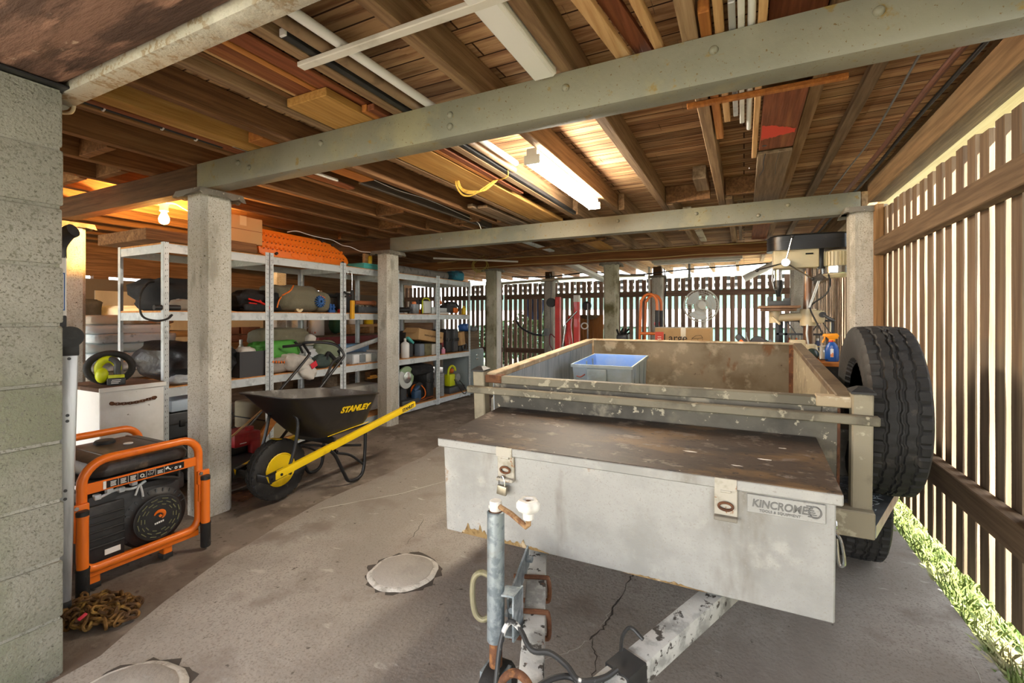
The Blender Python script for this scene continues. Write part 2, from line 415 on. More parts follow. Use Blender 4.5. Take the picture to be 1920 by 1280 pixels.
# ---- round concrete plugs set in the slab
m_plug = M('plug_concrete', K('a39d95'), [(K('8f8981'), 4, (1, 1, 1), .45, .65), (K('b5afa7'), 9, (1, 1, 1), .56, .7)], .9, 0, .5, 60)
m_plugw = M('white_mortar', K('c9c5bd'), [(K('a29c92'), 20, (1, 1, 1), .48, .62)], .95, 0, .8, 60)
def plug(cx, cy, r, label, name):
    mb = MB(); mo = MB(); n = 40
    rr = [r*(1+.06*noise.noise(Vector((math.cos(6.283*i/n)*2, math.sin(6.283*i/n)*2, r*9)))+RND.uniform(-.012, .012)) for i in range(n)]
    A = lambda s, z: [(cx+rr[i]*s*math.cos(2*PI*i/n), cy+rr[i]*s*math.sin(2*PI*i/n), z) for i in range(n)]
    mb.shell([A(.97, .002), A(.96, .012), A(.9, .016), A(.4, .018)], cap1=True)
    t = T(name, label, 'concrete patch', (cx, cy, 0))
    obj('plug', mb, m_plug, t, 50)
    mk_ = MB(); B = lambda s, z, q: [(cx+(r*s+q*RND.uniform(-.02, .022))*math.cos(2*PI*i/n), cy+(r*s+q*RND.uniform(-.02, .022))*math.sin(2*PI*i/n), z) for i in range(n)]
    mk_.shell([B(1.1, .0009, 0), B(1.2, .0007, 1)])
    obj('broken_edge', mk_, m_crack, t, 0)
    mo.shell([A(1.13, .0012), A(1.06, .006+.002), A(1.0, .011), A(.96, .010)])
    obj('mortar_ring', mo, m_plugw, t, 50)
plug(-1.44, 1.73, .145, 'round raised concrete patch in the middle of the bare slab', 'concrete_patch')
plug(-1.74, .735, .165, 'broken concrete patch at the foot of the block pier, cut by the frame', 'concrete_patch')

# ---- ceiling: floor boards of the house above, joists
_b = w_floor
mb = MB()
y = -2.4; i = 0
while y < 10.5:
    x = -9.3+RND.uniform(-1.5, 0)
    while x < .88:
        L = RND.uniform(1.6, 4.2)
        mb.box(max(x, -9.3), min(x+L-.002, .9), y, y+.096, 2.285+RND.uniform(0, .003), 2.31)
        x += L
    y += .098
ceil = S('ceiling', mb, None)
nt_m = M('house_floor_boards', K('cba478'), [(K('946b4a'), 3.2, (.8, 9, 1), .38, .62, 6), (K('dcb88b'), 2.2, (.5, 7, 1), .52, .7, 6), (K('66482f'), .9, (1, 1.4, 1), .6, .8)], .85, 0, .3, 30, (.8, 12, 1), 0, .2,
         brick=(K('3a2417'), 2.6, .098, .004, (0, 0, 0)))
for nd in nt_m.node_tree.nodes:
    if nd.type == 'TEX_BRICK':
        nd.inputs['Color2'].default_value = (.62, .62, .62, 1); nd.offset = .37
ceil.data.materials.append(nt_m)
JX = [-8.85, -8.4, -7.95, -7.5, -7.06, -6.62, -6.18, -5.74, -5.3, -4.86, -4.42, -3.98, -3.55, -3.12, -2.69, -2.25, -1.9, -1.46, -1.04, -.635, -.19]
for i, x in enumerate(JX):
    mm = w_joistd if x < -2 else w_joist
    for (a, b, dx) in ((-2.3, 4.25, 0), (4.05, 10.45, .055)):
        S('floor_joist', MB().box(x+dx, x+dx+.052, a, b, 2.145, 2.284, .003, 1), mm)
S('floor_joist', MB().box(.255,   .31, -1.5, 9.5, 2.20, 2.284, .003, 1), w_joist)
S('floor_joist', MB().box(.475, .53, -1.5, 9.5, 2.245, 2.284, .003, 1), w_grey)
# short blocking pieces between joists
for (x0, x1, y) in ((-3.93, -3.6, 1.55), (-4.37, -4.03, 1.5), (-4.8, -4.47, 1.4), (-3.5, -3.17, 1.3), (-3.07, -2.74, 3.3), (-2.64, -2.31, 3.9), (-3.5, -3.18, 3.8), (-.13, .25, 3.95), (-.58, -.24, 4.0)):
    S('joist_blocking', MB().box(x0, x1, y, y+.045, 2.15, 2.283, .003, 1), w_joistd)

# ---- bearers
def steel_beam(y, x0, x1, z0, z1, label, bolts):
    t = T('steel_beam', label, 'beam', ((x0+x1)/2, y, z0))
    mb = MB()
    prof = [(y, z0), (y+.105, z0), (y+.105, z0+.012), (y+.012, z0+.016), (y+.012, z1-.016), (y+.105, z1-.012), (y+.105, z1), (y, z1)]
    mb.prism(prof, x0, x1, 'x', .002)
    obj('channel', mb, m_steelg, t, 40)
    for (bx, bz) in bolts:
        b = MB().lathe([(.0, -.011), (.008, -.0105), (.013, -.007), (.0155, 0), (.0155, .004)], (bx, y, bz), rot=Matrix(((1, 0, 0), (0, 0, 1), (0, -1, 0))) @ Matrix(((1, 0, 0), (0, -1, 0), (0, 0, 1))), n=14)
        obj('bolt_head', b, m_steelg, t, 50)
    return t
B1 = [(-.09, 2.09), (-.61, 2.08), (-1.14, 2.08), (-1.93, 2.09), (-2.5, 2.05), (-2.6, 2.09), (-1.14, 2.03), (.35, 2.09)]
steel_beam(1.68, -3.0, .83, 1.985, 2.143, 'green painted steel beam nearest the camera, crossing the whole ceiling', B1)
steel_beam(4.1, -3.6, .75, 1.955, 2.11, 'green painted steel beam behind the lit tube light, the farther of the two', [(-2.9, 2.05), (-1.9, 2.06), (-1.0, 2.06), (-.35, 2.06), (.3, 2.06), (.1, 2.0)])
def bearer(x0, x1, y0, y1, z0, z1, mat, label):
    return T1('timber_bearer', label, 'beam', MB().box(x0, x1, y0, y1, z0, z1, .006, 1), mat, ((x0+x1)/2, y0, z0))
bearer(-9.2, -3.003, 1.68, 1.78, 1.985, 2.143, w_bearer, 'dark timber bearer over the bare bulb, running left from the steel beam')
bearer(-9.2, -3.603, 4.1, 4.2, 1.955, 2.11, w_bearer, 'dark timber bearer above the middle shelving, left of the farther steel beam')
cb = bearer(-9.2, .84, 6.42, 6.52, 1.985, 2.14, wood('orange_bearer', '8a5a35', '6a4226', GX, '9c6a40', rnd=0), 'brown timber bearer at the back with grey cables clipped along it')
for xx in (-1.5, -3.64):
    S('post_packer', MB().box(xx, xx+.15, 8.80, 8.95, 1.978, 2.144), w_bearer)
t = T('timber_bearer', 'big rough timber bearer at top left resting on the block pier', 'beam', (-2.4, .4, 1.98))
mb = MB()
ring = []
for i in range(14):
    x = -4.2+i*.3
    k = .01*noise.noise(Vector((x*2, 0, 3)))
    ring.append([(x, .40+k, 2.0), (x, .43, 1.985+k), (x, .70, 1.985-k), (x, .73+k, 2.0), (x, .73, 2.26), (x, .41, 2.26)])
mb.shell(ring, True, True)
obj('timber', mb, w_log, t, 30)
mb = MB().prism([(.735, 1.97), (.80, 1.97), (.80, 1.985), (.755, 1.985), (.755, 2.06), (.735, 2.06)], -2.2, 0.3, 'x', .002)
mb.cyl((-2.2, .765, 1.978), (-2.23, .765, 1.978), .03, .022, 12)
obj('grey_angle_strip', mb, M('cement_coated_angle', K('9b968a'), [(K('7f6f58'), 40, (1, 1, 1), .5, .6), (K('b0ab9f'), 10, (1, 1, 1), .5, .7)], .85, 0, .5, 90), t, 40)
mb = MB().tube([(-2.5, .77, 2.02), (-2.35, .80, 1.985), (-2.25, .81, 1.965), (-2.19, .80, 1.968), (-2.17, .79, 1.985)], .006, 8, smooth=5)
T1('cable', 'cream cable drooping over the top of the block pier', 'cable', mb, M('cream_cable', K('d9cdb0'), [], .5), (-2.3, .8, 1.97))

# ---- posts
def post(x, y, ztop, label, mat=m_post, w=.19, ch=.03, cap=True):
    t = T('concrete_post', label, 'post', (x+w/2, y+w/2, 0), 'square concrete house posts')
    mb = MB(); c = ch
    sec = [(x+c, y), (x+w-c, y), (x+w, y+c), (x+w, y+w-c), (x+w-c, y+w), (x+c, y+w), (x, y+w-c), (x, y+c)]
    R_ = []
    for i in range(22):
        z = -.01+(ztop+.01)*i/21
        k = 1+.006*noise.noise(Vector((x*5, y*5, z*3)))
        cx, cy = x+w/2, y+w/2
        R_.append([(cx+(px-cx)*k, cy+(py-cy)*k, z) for px, py in sec])
    mb.shell(R_, True, True)
    obj('shaft', mb, mat, t, 25)
    if cap:
        mb = MB(); n = 48
        o = []
        P = [(x-.035, y-.035), (x+w+.035, y-.035), (x+w+.035, y+w+.035), (x-.035, y+w+.035)]
        for i in range(4):
            a, b = P[i], P[(i+1) % 4]
            for j in range(12): o.append((a[0]+(b[0]-a[0])*j/12, a[1]+(b[1]-a[1])*j/12))
        mb.shell([[(px, py, ztop+.022) for px, py in o], [(px+(px-x-w/2)*.1, py+(py-y-w/2)*.1, ztop-.014+RND.uniform(-.012, .004)) for px, py in o]], cap0=True)
        mb.box(x-.03, x+w+.03, y-.03, y+w+.03, ztop, ztop+.02)
        obj('ant_cap', mb, m_galvd, t, 30)
    return t
post(-3.09, 1.66, 1.955, 'concrete post standing behind the orange generator')
post(-3.72, 4.0, 1.93, 'concrete post behind the wheelbarrow, in front of the shelving')
post(-3.68, 6.4, 1.955, 'greenish concrete post beside the grey filing cabinet', m_postmoss)
post(-1.77, 6.4, 1.955, 'mossy concrete post between the red crane and the orange hand trolley', m_postmoss)
post(-1.52, 8.78, 1.955, 'concrete post behind the orange hand trolley at the rear fence')
post(-3.66, 8.78, 1.955, 'grey concrete post with cables beside the slatted gate')
post(.672, 4.0, 1.955, 'concrete post right behind the spare tyre, carrying the farther green beam', m_post, .165, .028)
post(-5.07, 1.68, 1.955, 'concrete post lit warm by the bare bulb, just right of the block pier')
post(-5.62, 4.0, 1.93, 'warm lit concrete post behind the dark duffel bags on the shelving')
post(-5.62, 6.4, 1.955, 'concrete post seen through the rear bays of the shelving', m_postmoss)
post(.5, 6.4, 1.955, 'concrete post behind the drill press by the right slatted wall')
# ---- block pier
t = T('block_pier', 'tall pier of green-grey painted concrete blocks at left edge', 'pier', (-2.265, .535, 0))
mb = MB(); mo = MB()
for k in range(10):
    z0 = k*.1985-.012
    mb.box(-2.46+RND.uniform(-.003, .003), -2.07+RND.uniform(-.003, .003), .34, .73+RND.uniform(-.003, .003), z0+.004, z0+.192, .007)
mo.box(-2.452, -2.077, .348, .722, -.012, 1.972)
obj('blocks', mb, m_block, t, 30); obj('mortar', mo, m_block, t, 0)
T1('roof_flashing', 'crumpled dark flashing on top of the block pier', 'flashing', MB().box(-2.49, -2.04, .31, .76, 1.975, 1.984, .003, 1), m_blackm, (-2.26, .53, 1.975))

# ---- right slatted wall
wr = T('wall_right', 'right wall of upright timber battens with daylight between', 'wall', (.86, 4, 0)); wr['kind'] = 'structure'
for (z0, z1, a, b) in ((1.625, 1.725, -1.75, 3.925), (.42, .53, -1.75, 3.925), (1.625, 1.725, 4.2, 8.9), (.42, .53, 4.2, 8.9)):
    obj('rail', MB().box(.79, .848, a, b, z0, z1, .004, 1), w_rail, wr)
def batten(x0, x1, y0, y1, z0, z1, mat, par):
    mb = MB(); R_ = []
    n = 12
    for i in range(n+1):
        z = z0+(z1-z0)*i/n
        q = lambda s: .0022*noise.noise(Vector((x0*9+s, y0*9, z*7)))+RND.uniform(-.0012, .0012)
        R_.append([(x0, y0+q(1), z), (x1, y0+q(1), z), (x1, y1+q(5), z), (x0, y1+q(5), z)])
    mb.shell(R_, True, True)
    return obj('batten', mb, mat, par, 0)
y = -2.5; k = 0
while y < 8.85:
    if not (3.905 < y < 4.16):
        w = .075+RND.uniform(-.003, .003)
        batten(.85, .886, y, y+w, .1+RND.uniform(-.015, .02), 1.945+RND.uniform(-.01, .01), w_batten, wr)
    y += .1205+RND.uniform(-.002, .002)
S('wall_plate', MB().box(.77, .87, -1.8, 3.995, 2.0, 2.13, .004, 1), w_plate)
S('wall_plate', MB().box(.77, .87, 4.2, 9.0, 2.0, 2.13, .004, 1), w_plate)
S('ceiling_soffit', MB().box(.895, 1.0, -2.3, 9.4, 2.05, 2.07), w_soffit)
T1('timber_post', 'brown timber post between the concrete post and the right battens, behind the spare tyre', 'post', MB().box(.80, .848, 3.93, 3.992, 0, 1.975, .004, 1), w_post, (.825, 3.96, 0))
T1('timber_post', 'dark timber post closing the slatted wall at right edge', 'post', MB().box(.88, .96, 2.02, 2.11, -.1, 2.1, .004, 1), w_bearer, (.92, 2.06, -.1))
# ---- back slatted wall
wb = T('wall_back', 'rear wall of dark upright battens, bright outside', 'wall', (-4, 9, 0)); wb['kind'] = 'structure'
for (z0, z1) in ((1.6, 1.7), (.46, .56)):
    for (a, b) in ((-9.1, -6.35), (-6.3, -4.7), (-4.63, -3.67), (-3.46, -1.53), (-1.32, .84)):
        obj('rail', MB().box(a, b, 8.935, 8.985, z0, z1, .004, 1), w_railx, wb)
x = -9.05
while x < .8:
    w = .072+RND.uniform(-.006, .008)
    batten(x, x+w, 8.986, 9.006, .12+RND.uniform(-.02, .02), 1.93+RND.uniform(-.015, .012), w_battend, wb)
    x += .118+RND.uniform(-.006, .006)
# ---- left wall: low block wall with a strip of daylight over it
wl = S('wall_left', MB().box(-7.55, -7.4, -2, 9.3, -.1, 1.70), M('dim_block_wall', K('8d7f6e'), [(K('786a59'), 1.5, (1, 1, 1), .45, .65)], .9, 0, .2, 60, brick=(K('5f5244'), .4, .2, .006, (PI/2, 0, PI/2))))
S('wall_left_upper', MB().box(-7.5, -7.45, -2, 9.3, 1.74, 2.3), w_joistd)
for (ya, yb) in ((-2, 2.7), (2.91, 3.07), (3.58, 6.2), (6.5, 9.3)):
    S('wall_left_filler', MB().box(-7.52, -7.43, ya, yb, 1.69, 1.75), w_joistd)
S('wall_left_board', MB().box(-7.38, -7.36, 2.9, 5.2, 0.2, 1.55), M('pale_board', K('b3a48c'), [(K('9c8d76'), 2, (1, 1, .3), .45, .65)], .9))
S('wall_back_panel', MB().box(-7.3, -6.0, 8.55, 8.6, .1, 1.35), M('white_sheet', K('e2e2dc'), [(K('c9c8c0'), 2, (3, 1, .4), .45, .65)], .6))

S('sun_block_wall', MB().box(-3.7, -2.47, .1, .2, -.1, 1.9), m_block)  # unseen stub wall behind the pier, added to keep sun off the white chest
S('fascia_right', MB().box(.88, .894, -2.3, 9.4, 2.136, 2.31), w_plate)
# ---- outside: house next door, shrubs, grass
t = T('neighbour_house', 'pale mint house with white bands seen through the rear battens', 'house', (-1, 14, -.13))
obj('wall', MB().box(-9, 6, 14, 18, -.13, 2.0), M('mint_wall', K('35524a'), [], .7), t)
obj('white_band', MB().box(-9.02, 6.02, 13.93, 14.0, .95, 1.45), M('white_board', K('f4f4f2'), [], .6), t)
obj('upper_wall', MB().box(-9, 6, 14.02, 17.9, 2.0, 2.42), M('white_block', K('eeeeea'), [], .7), t)
mb = MB()
for i in range(56):
    x = -8.8+i*.26
    for z in (2.06, 2.24): mb.box(x, x+.15, 13.98, 14.03, z, z+.1)
vb = obj('vent_grille', mb, M('vent_dark', K('1c1a19'), [], .8), t)
obj('roof', MB().prism([(-9.4, 2.42), (6.4, 2.42), (5, 2.6), (-8, 2.6)], 13.6, 18.4, 'y'), M('pale_roof', K('d9dde2'), [], .6), t)
m_leafg = M('garden_leaves', K('35552b'), [(K('4d6d36'), 3, (1, 1, 1), .45, .65), (K('2a4a24'), 8, (1, 1, 1), .55, .7)], .6, spec=.3)
def shrub(cx, cy, w, h, n, label):
    t = T('shrub', label, 'shrub', (cx, cy, -.13))
    mb = MB()
    for i in range(n):
        d = Vector((RND.gauss(0, 1), RND.gauss(0, 1), RND.gauss(0, 1))).normalized()
        r = RND.uniform(.55, 1)
        p = Vector((cx+d.x*w*r, cy+d.y*w*r, -.13+h*.52+d.z*h*.5*r))
        a = Vector((RND.uniform(-1, 1), RND.uniform(-1, 1), RND.uniform(-1, 1))).normalized()*RND.uniform(.05, .1); b = a.orthogonal().normalized()*a.length*.45
        mb._add([p-a, p+b, p+a, p-b], [(0, 1, 2, 3)])
    obj('leaves', mb, m_leafg, t, 0)
    obj('stem', MB().cyl((cx, cy, -.2), (cx, cy, h*.5), .05, .03, 8), w_joistd, t)
shrub(2.9, 4.3, .9, 2.2, 2600, 'green shrub outside the right battens, the one nearer the back')
shrub(3.1, 1.9, .9, 1.8, 2200, 'green shrub outside the right battens, the one nearer the camera')
shrub(-4.9, 11.2, .7, 1.6, 1800, 'green shrub outside the slatted gate at the back')
shrub(-6.2, 11.6, .6, 1.3, 1500, 'low shrub behind the rear battens past the filing cabinet')
mg = M('sunlit_grass', K('6c7a43'), [(K('949765'), 5, (1, 1, 1), .48, .62), (K('435a2b'), 9, (1, 1, 1), .55, .66), (K('8f8766'), 3, (1, 1, 1), .58, .68)], .7, spec=.2)
mb = MB()
for i in range(15000):
    x = .79+RND.random()**1.3*1.5; y = RND.uniform(.7, 5.5)
    h = RND.uniform(.03, .085); a = RND.uniform(0, 6.28); l = RND.uniform(.01, .07); w = .0035
    c, s = math.cos(a), math.sin(a); z = -.035
    mb._add([(x-s*w, y+c*w, z), (x+s*w, y-c*w, z), (x+c*l*.5+s*w*.7, y+s*l*.5-c*w*.7, z+h*.7), (x+c*l, y+s*l, z+h)], [(0, 1, 2), (0, 2, 3)])
mb.box(.781, 2.6, .2, 6, -.2, -.03)
g = obj('grass', mb, mg, None, 0); g['kind'] = 'stuff'; g['label'] = 'strip of sunlit grass between slab and right battens'; g['category'] = 'grass'
# ================================================================== BOX TRAILER (nose down by a few degrees)
_pv = Vector((0, 2.05, .5))
MT = Matrix.Translation(_pv) @ Matrix.Rotation(math.radians(3.5), 4, 'X') @ Matrix.Translation(-_pv)
tr = T('box_trailer', 'old galvanised box trailer with a rusty open tray, nose towards the camera', 'trailer', (-.4, 2.4, 0))
m_in = M('tray_inside', K('776c59'), [(K('5f523c'), 3, (1, 1, 1), .42, .62), (K('8f8470'), 9, (1, 1, 1), .52, .66), (K('6a4a2c'), 6, (1.5, 1.5, .7), .58, .68), (K('4f4336'), 22, (1, 1, 1), .64, .7)], .75, .15, .12, 40)
m_inb = M('tray_side_bluish', K('a7b2ba'), [(K('8d9aa3'), 5, (1, 6, .8), .45, .65), (K('bcc4c8'), 9, (1, 8, .6), .55, .7)], .6, .2, .05, 40)
m_edge = M('rust_bleached_rail', K('ad9c80'), [(K('8d7254'), 8, (1, 1, 1), .5, .62), (K('d8cdb8'), 14, (1, 1, 1), .58, .68), (K('7a4a2c'), 6, (1, 1, 1), .64, .74)], .75, .1, .2, 60)
m_front = M('grimy_galvanised_front', K('656055'), [(K('4a463e'), 3, (1, 1, 1), .42, .62), (K('8e8675'), 7, (1, 1, 1), .54, .66), (K('b5ab95'), 30, (1, 1, 1), .6, .66, 4), (K('a79d83'), 1.6, (1, 1, 1), .58, .72)], .62, .2, .15, 50)
m_cream = M('cream_galvanised', K('948b76'), [(K('797160'), 5, (1, 1, 1), .46, .6), (K('b3aa93'), 18, (1, 1, 1), .57, .64), (K('7d5a38'), 7, (1, 1, 1), .68, .76)], .6, .15, .12, 60)
m_rail2 = M('grimy_grey_rail', K('7d7664'), [(K('5f594b'), 5, (1, 1, 1), .45, .6), (K('a59d87'), 20, (1, 1, 1), .57, .63), (K('c9c2ae'), 9, (2, 1, 1), .64, .68)], .6, .15, .12, 60)
def tp(name, mb, mat, parent=tr, smooth=35, label=None):
    return obj(name, mb.xf(MT), mat, parent, smooth, tr.location, label)
x0, x1, y0, y1, zb, zt = -1.115, .305, 2.05, 3.72, .50, .915
mb = MB().box(x0, x1, y0, y0+.006, zb-.03, zt-.03)
mb.box(x0+.04, x1-.05, y0-.008, y0+.001, zt-.072, zt-.034, .004, 1)
fp = tp('front_panel', mb, m_front)
tp('rust_seam', MB().box(x1-.003, x1+.006, y0-.004, y0+.004, zb-.03, zt-.04), m_rust, fp)
mb = MB().box(x0-.04, x1+.04, y0-.012, y0+.028, zt-.036, zt, .003, 1)
tr_f = tp('front_top_rail', mb, m_rail2)
tp('rusty_corner', MB().box(x1-.07, x1+.046, y0-.017, y0+.033, zt-.034, zt+.004, .003, 1), m_edge, tr_f)
tp('rusty_corner', MB().box(x0-.046, x0+.05, y0-.017, y0+.033, zt-.034, zt+.004, .003, 1), m_rust, tr_f)
tp('side_panel', MB().box(x0-.004, x0+.004, y0, y1, zb-.03, zt), m_inb, label='bluish side panel')
tp('side_top_rail', MB().box(x0-.045, x0+.008, y0, y1, zt-.02, zt+.012, .004, 1), m_edge)
tp('side_panel', MB().box(x1-.004, x1+.004, y0, y1, zb-.03, zt), m_cream)
tp('side_top_rail', MB().box(x1-.008, x1+.05, y0, y1+.03, zt-.02, zt+.010, .004, 1), M('brown_grey_rail', K('6f604c'), [(K('57483a'), 6, (1, 1, 1), .46, .6), (K('8d7f68'), 12, (1, 1, 1), .56, .66)], .6, .2, .1, 50))
tg = tp('tailgate', MB().box(x0, x1, y1, y1+.008, zb-.02, zt+.008), m_in)
tp('tailgate_edge', MB().box(x0, x1, y1-.006, y1+.02, zt, zt+.014, .003, 1), m_edge, tg)
tp('rust_seam', MB().box(x1-.03, x1-.004, y1-.012, y1-.001, zb, zt), m_rust, tg)
tp('rust_seam', MB().box(x0+.004, x0+.02, y1-.012, y1-.001, zb, zt), m_edge, tg)
tp('tray_floor', MB().box(x0, x1, y0, y1, zb-.006, zb), m_in)
tp('front_rack_bar', MB().box(-1.235, .415, 1.985, 2.016, .834, .866, .004, 1), m_rail2)
for (px, lab) in ((.34, None), (-1.215, None)):
    p = tp('corner_post', MB().box(px, px+.062, 2.016, 2.072, .495, .938, .005, 1), m_cream)
    c = MB(); a = .036
    cx, cy = px+.031, 2.044
    c.shell([[(cx-a, cy-a, .938), (cx+a, cy-a, .938), (cx+a, cy+a, .938), (cx-a, cy+a, .938)], [(cx-a, cy-a, .945), (cx+a, cy-a, .945), (cx+a, cy+a, .945), (cx-a, cy+a, .945)], [(cx-.012, cy-.012, .96), (cx+.012, cy-.012, .96), (cx+.012, cy+.012, .96), (cx-.012, cy+.012, .96)]], True, True)
    tp('post_cap', c, m_black, p, 20)
tp('chassis_crossmember', MB().box(-1.21, .405, 1.985, 2.05, .435, .53, .004, 1), m_cream)
tp('chassis_rail', MB().box(-1.0, -.94, 2.05, y1, .43, .49), m_galvd)
tp('chassis_rail', MB().box(.13, .19, 2.05, y1, .43, .49), m_galvd)
tp('axle', MB().cyl((-1.3, 2.9, .28), (.46, 2.9, .28), .025, n=12), m_blackm)
# checker plate step
m_chk = M('checker_plate', K('b9bfc4'), [(K('90979c'), 9, (1, 1, 1), .5, .68)], .32, .75)
mb = MB().prism([(.309, 2.06), (.42, 2.075), (.585, 2.5), (.585, 2.56), (.309, 2.56)], .444, .452, 'z')
mb.prism([(.42, 2.075), (.425, 2.073), (.59, 2.498), (.585, 2.5)], .405, .452, 'z')
st = tp('checker_step', mb, m_chk)
mb = MB()
for i in range(12):
    for j in range(17):
        cx, cy = .325+i*.024, 2.085+j*.028
        if cx > .41+(cy-2.08)*.39 - .012: continue
        a = PI/4 if (i+j) % 2 else -PI/4
        mb.obox((cx, cy, .4535), (.022, .006, .003), Euler((0, 0, a)))
tp('tread_pattern', mb, m_chk, st, 0)
mb = MB()
prof = [(2.56, .46), (2.58, .66), (2.68, .70), (3.15, .70), (3.24, .66), (3.27, .46)]
mb.prism(prof+[(a, b-.006) for a, b in prof[::-1]], .309, .62, 'x')
tp('mudguard', mb, m_galvd)
mb = MB().prism(prof+[(a, b-.006) for a, b in prof[::-1]], -1.43, -1.12, 'x')
tp('mudguard', mb, m_galvd)

def tyre(mb, c, Rr, w, rim, n=216):
    """tyre with its axle along x: side walls, shoulder blocks and wavy grooves"""
    prof = [(-.36, rim), (-.44, rim+.012), (-.5, rim+(Rr-rim)*.5), (-.49, rim+(Rr-rim)*.78), (-.455, Rr-.014), (-.42, Rr-.006)]
    tread = [(-.34, 0), (-.275, 0), (-.255, 1), (-.225, 1), (-.205, 0), (-.075, 0), (-.06, 1), (-.03, 1), (-.015, 0)]
    P = [(u, r, 0, 0) for u, r in prof]+[(u, Rr-(.008 if g else 0)-abs(u)*.012, 1 if g == 0 else 2, 1) for u, g in tread]
    P = P+[(-u, r, k, s) for (u, r, k, s) in P[::-1]]
    rings = []
    for i in range(n):
        a = 2*PI*i/n; ring = []
        for j, (u, r, k, s) in enumerate(P):
            rr = r; uu = u
            if s and k and abs(u) < .3:
                uu = u+.014*(1 if (i//4) % 2 else -1)
            if abs(u) > .27 and abs(u) < .47 and i % 5 == 0: rr -= .007
            if s and k == 1 and abs(u) < .3 and (i+int(u*14)) % 5 == 0: rr -= .005
            ring.append((c[0]+uu*w, c[1]+math.cos(a)*rr, c[2]+math.sin(a)*rr))
        rings.append(ring)
    rings.append(rings[0])
    V = [[mb.bm.verts.new(p) for p in rg] for rg in rings[:-1]]; V.append(V[0])
    k = len(P)
    for A, B in zip(V, V[1:]):
        for j in range(k-1): mb.bm.faces.new((A[j], A[j+1], B[j+1], B[j]))
        mb.bm.faces.new((A[k-1], A[0], B[0], B[k-1]))
    return mb
def steel_rim(c, rim, w, sgn):
    mb = MB().lathe([(rim, -w*.42), (rim-.012, -w*.36), (rim-.022, -w*.1), (rim-.022, w*.1), (rim-.012, w*.36), (rim, w*.42), (rim-.006, w*.42), (rim-.02, w*.34), (rim-.03, w*.05), (rim-.05, -.01), (.09, .018), (.075, .005), (.035, .005), (.035, -.01), (.09, .0), (rim-.045, -.025), (rim-.03, -w*.1), (rim-.012, -w*.42)], c, 'x', 40)
    for i in range(5):
        a = 2*PI*i/5; mb.cyl((c[0]-.004, c[1]+.055*math.cos(a), c[2]+.055*math.sin(a)), (c[0]+.03, c[1]+.055*math.cos(a), c[2]+.055*math.sin(a)), .01, n=6)
    return mb
wh = obj('wheel', tyre(MB(), (.505, 2.9, .328), .328, .185, .185), m_rubber, tr, 30)
obj('rim', steel_rim((.505, 2.9, .328), .186, .16, 1), m_blackm, wh)
wh = obj('wheel', tyre(MB(), (-1.31, 2.9, .328), .328, .185, .185), m_rubber, tr, 30)
obj('rim', steel_rim((-1.31, 2.9, .328), .186, .16, 1), m_blackm, wh)
# drawbar
A1, A2 = Vector((-.93, 2.2, .345)), Vector((-.425, .93, .262))
B1_, B2_ = Vector((.19, 2.2, .345)), Vector((-.395, .93, .262))
d1 = obj('drawbar', MB().beam(A1, A2, .064, .062, bev=.005), m_rustw, tr)
d2 = obj('drawbar', MB().beam(B1_, B2_, .064, .062, bev=.005), m_rustw, tr)
def onbar(a, b, y):
    t = (y-a.y)/(b.y-a.y); return a+(b-a)*t
# U-bolts round the left bar
dv = (A2-A1).normalized(); sv = Vector((dv.y, -dv.x, 0)).normalized()*-1
if sv.x < 0: sv = -sv
for y in (1.425, 1.27):
    p = onbar(A1, A2, y)
    u = .041; pts = [p-sv*.075+Vector((0, 0, .039)), p+sv*u*.6+Vector((0, 0, .039)), p+sv*(u)+Vector((0, 0, .03)), p+sv*(u+.002)+Vector((0, 0, -.03)), p+sv*u*.6+Vector((0, 0, -.04)), p-sv*.075+Vector((0, 0, -.04))]
    obj('u_bolt', MB().tube(pts, .0075, 10, smooth=4), m_rust, d1)
# black electrical sleeve on the right bar
p = onbar(B1_, B2_, 1.165); q = onbar(B1_, B2_, 1.235)
obj('black_sleeve', MB().beam(p+Vector((0, 0, -.008)), q+Vector((0, 0, -.008)), .074, .088, bev=.003), m_black, d2)
# jockey wheel stand
jx, jy = -.648, 1.19
js = obj('jockey_stand', MB().lathe([(.0235, .262), (.0255, .262), (.0255, .636), (.021, .638), (.0205, .62)], (jx, jy, 0), n=28), m_galvt, tr)
obj('inner_tube', MB().cyl((jx, jy, .17), (jx, jy, .64), .019, n=20), m_rust, js)
mb = MB().lathe([(.0, .668), (.0165, .668), (.0185, .664), (.0185, .642), (.015, .636)], (jx, jy, 0), n=20)
mb.cyl((jx-.014, jy-.012, .652), (jx-.0165, jy-.0135, .652), .004, n=8)
obj('crank_boss', mb, m_white, js)
ka = Vector((-.525, 1.15, .634))
obj('crank_arm', MB().tube([(jx+.012, jy-.004, .655), (jx+.06, jy-.02, .648), tuple(ka+Vector((-.006, 0, -.004))), tuple(ka+Vector((0, 0, .003))), tuple(ka+Vector((0, 0, .03)))], .0075, 10), M('rust_flaked_arm', K('9c7d58'), [(K('6f4a2e'), 22, (1, 1, 1), .46, .58), (K('d3c7a8'), 16, (1, 1, 1), .56, .64)], .8, 0, .4, 60), js)
mb = MB(); rg = []
for (r, z) in ((.012, .018), (.015, .02), (.0155, .036), (.025, .042), (.031, .052), (.031, .064), (.025, .072), (.015, .073), (.012, .066)):
    rg.append([(ka.x+r*(1+(.09 if z > .038 else 0)*math.cos(5*a*2*PI/40))*math.cos(2*PI*a/40), ka.y+r*(1+(.09 if z > .038 else 0)*math.cos(5*a*2*PI/40))*math.sin(2*PI*a/40), ka.z+z) for a in range(40)])
mb.shell(rg, True, True)
obj('crank_knob', mb, m_white, js)
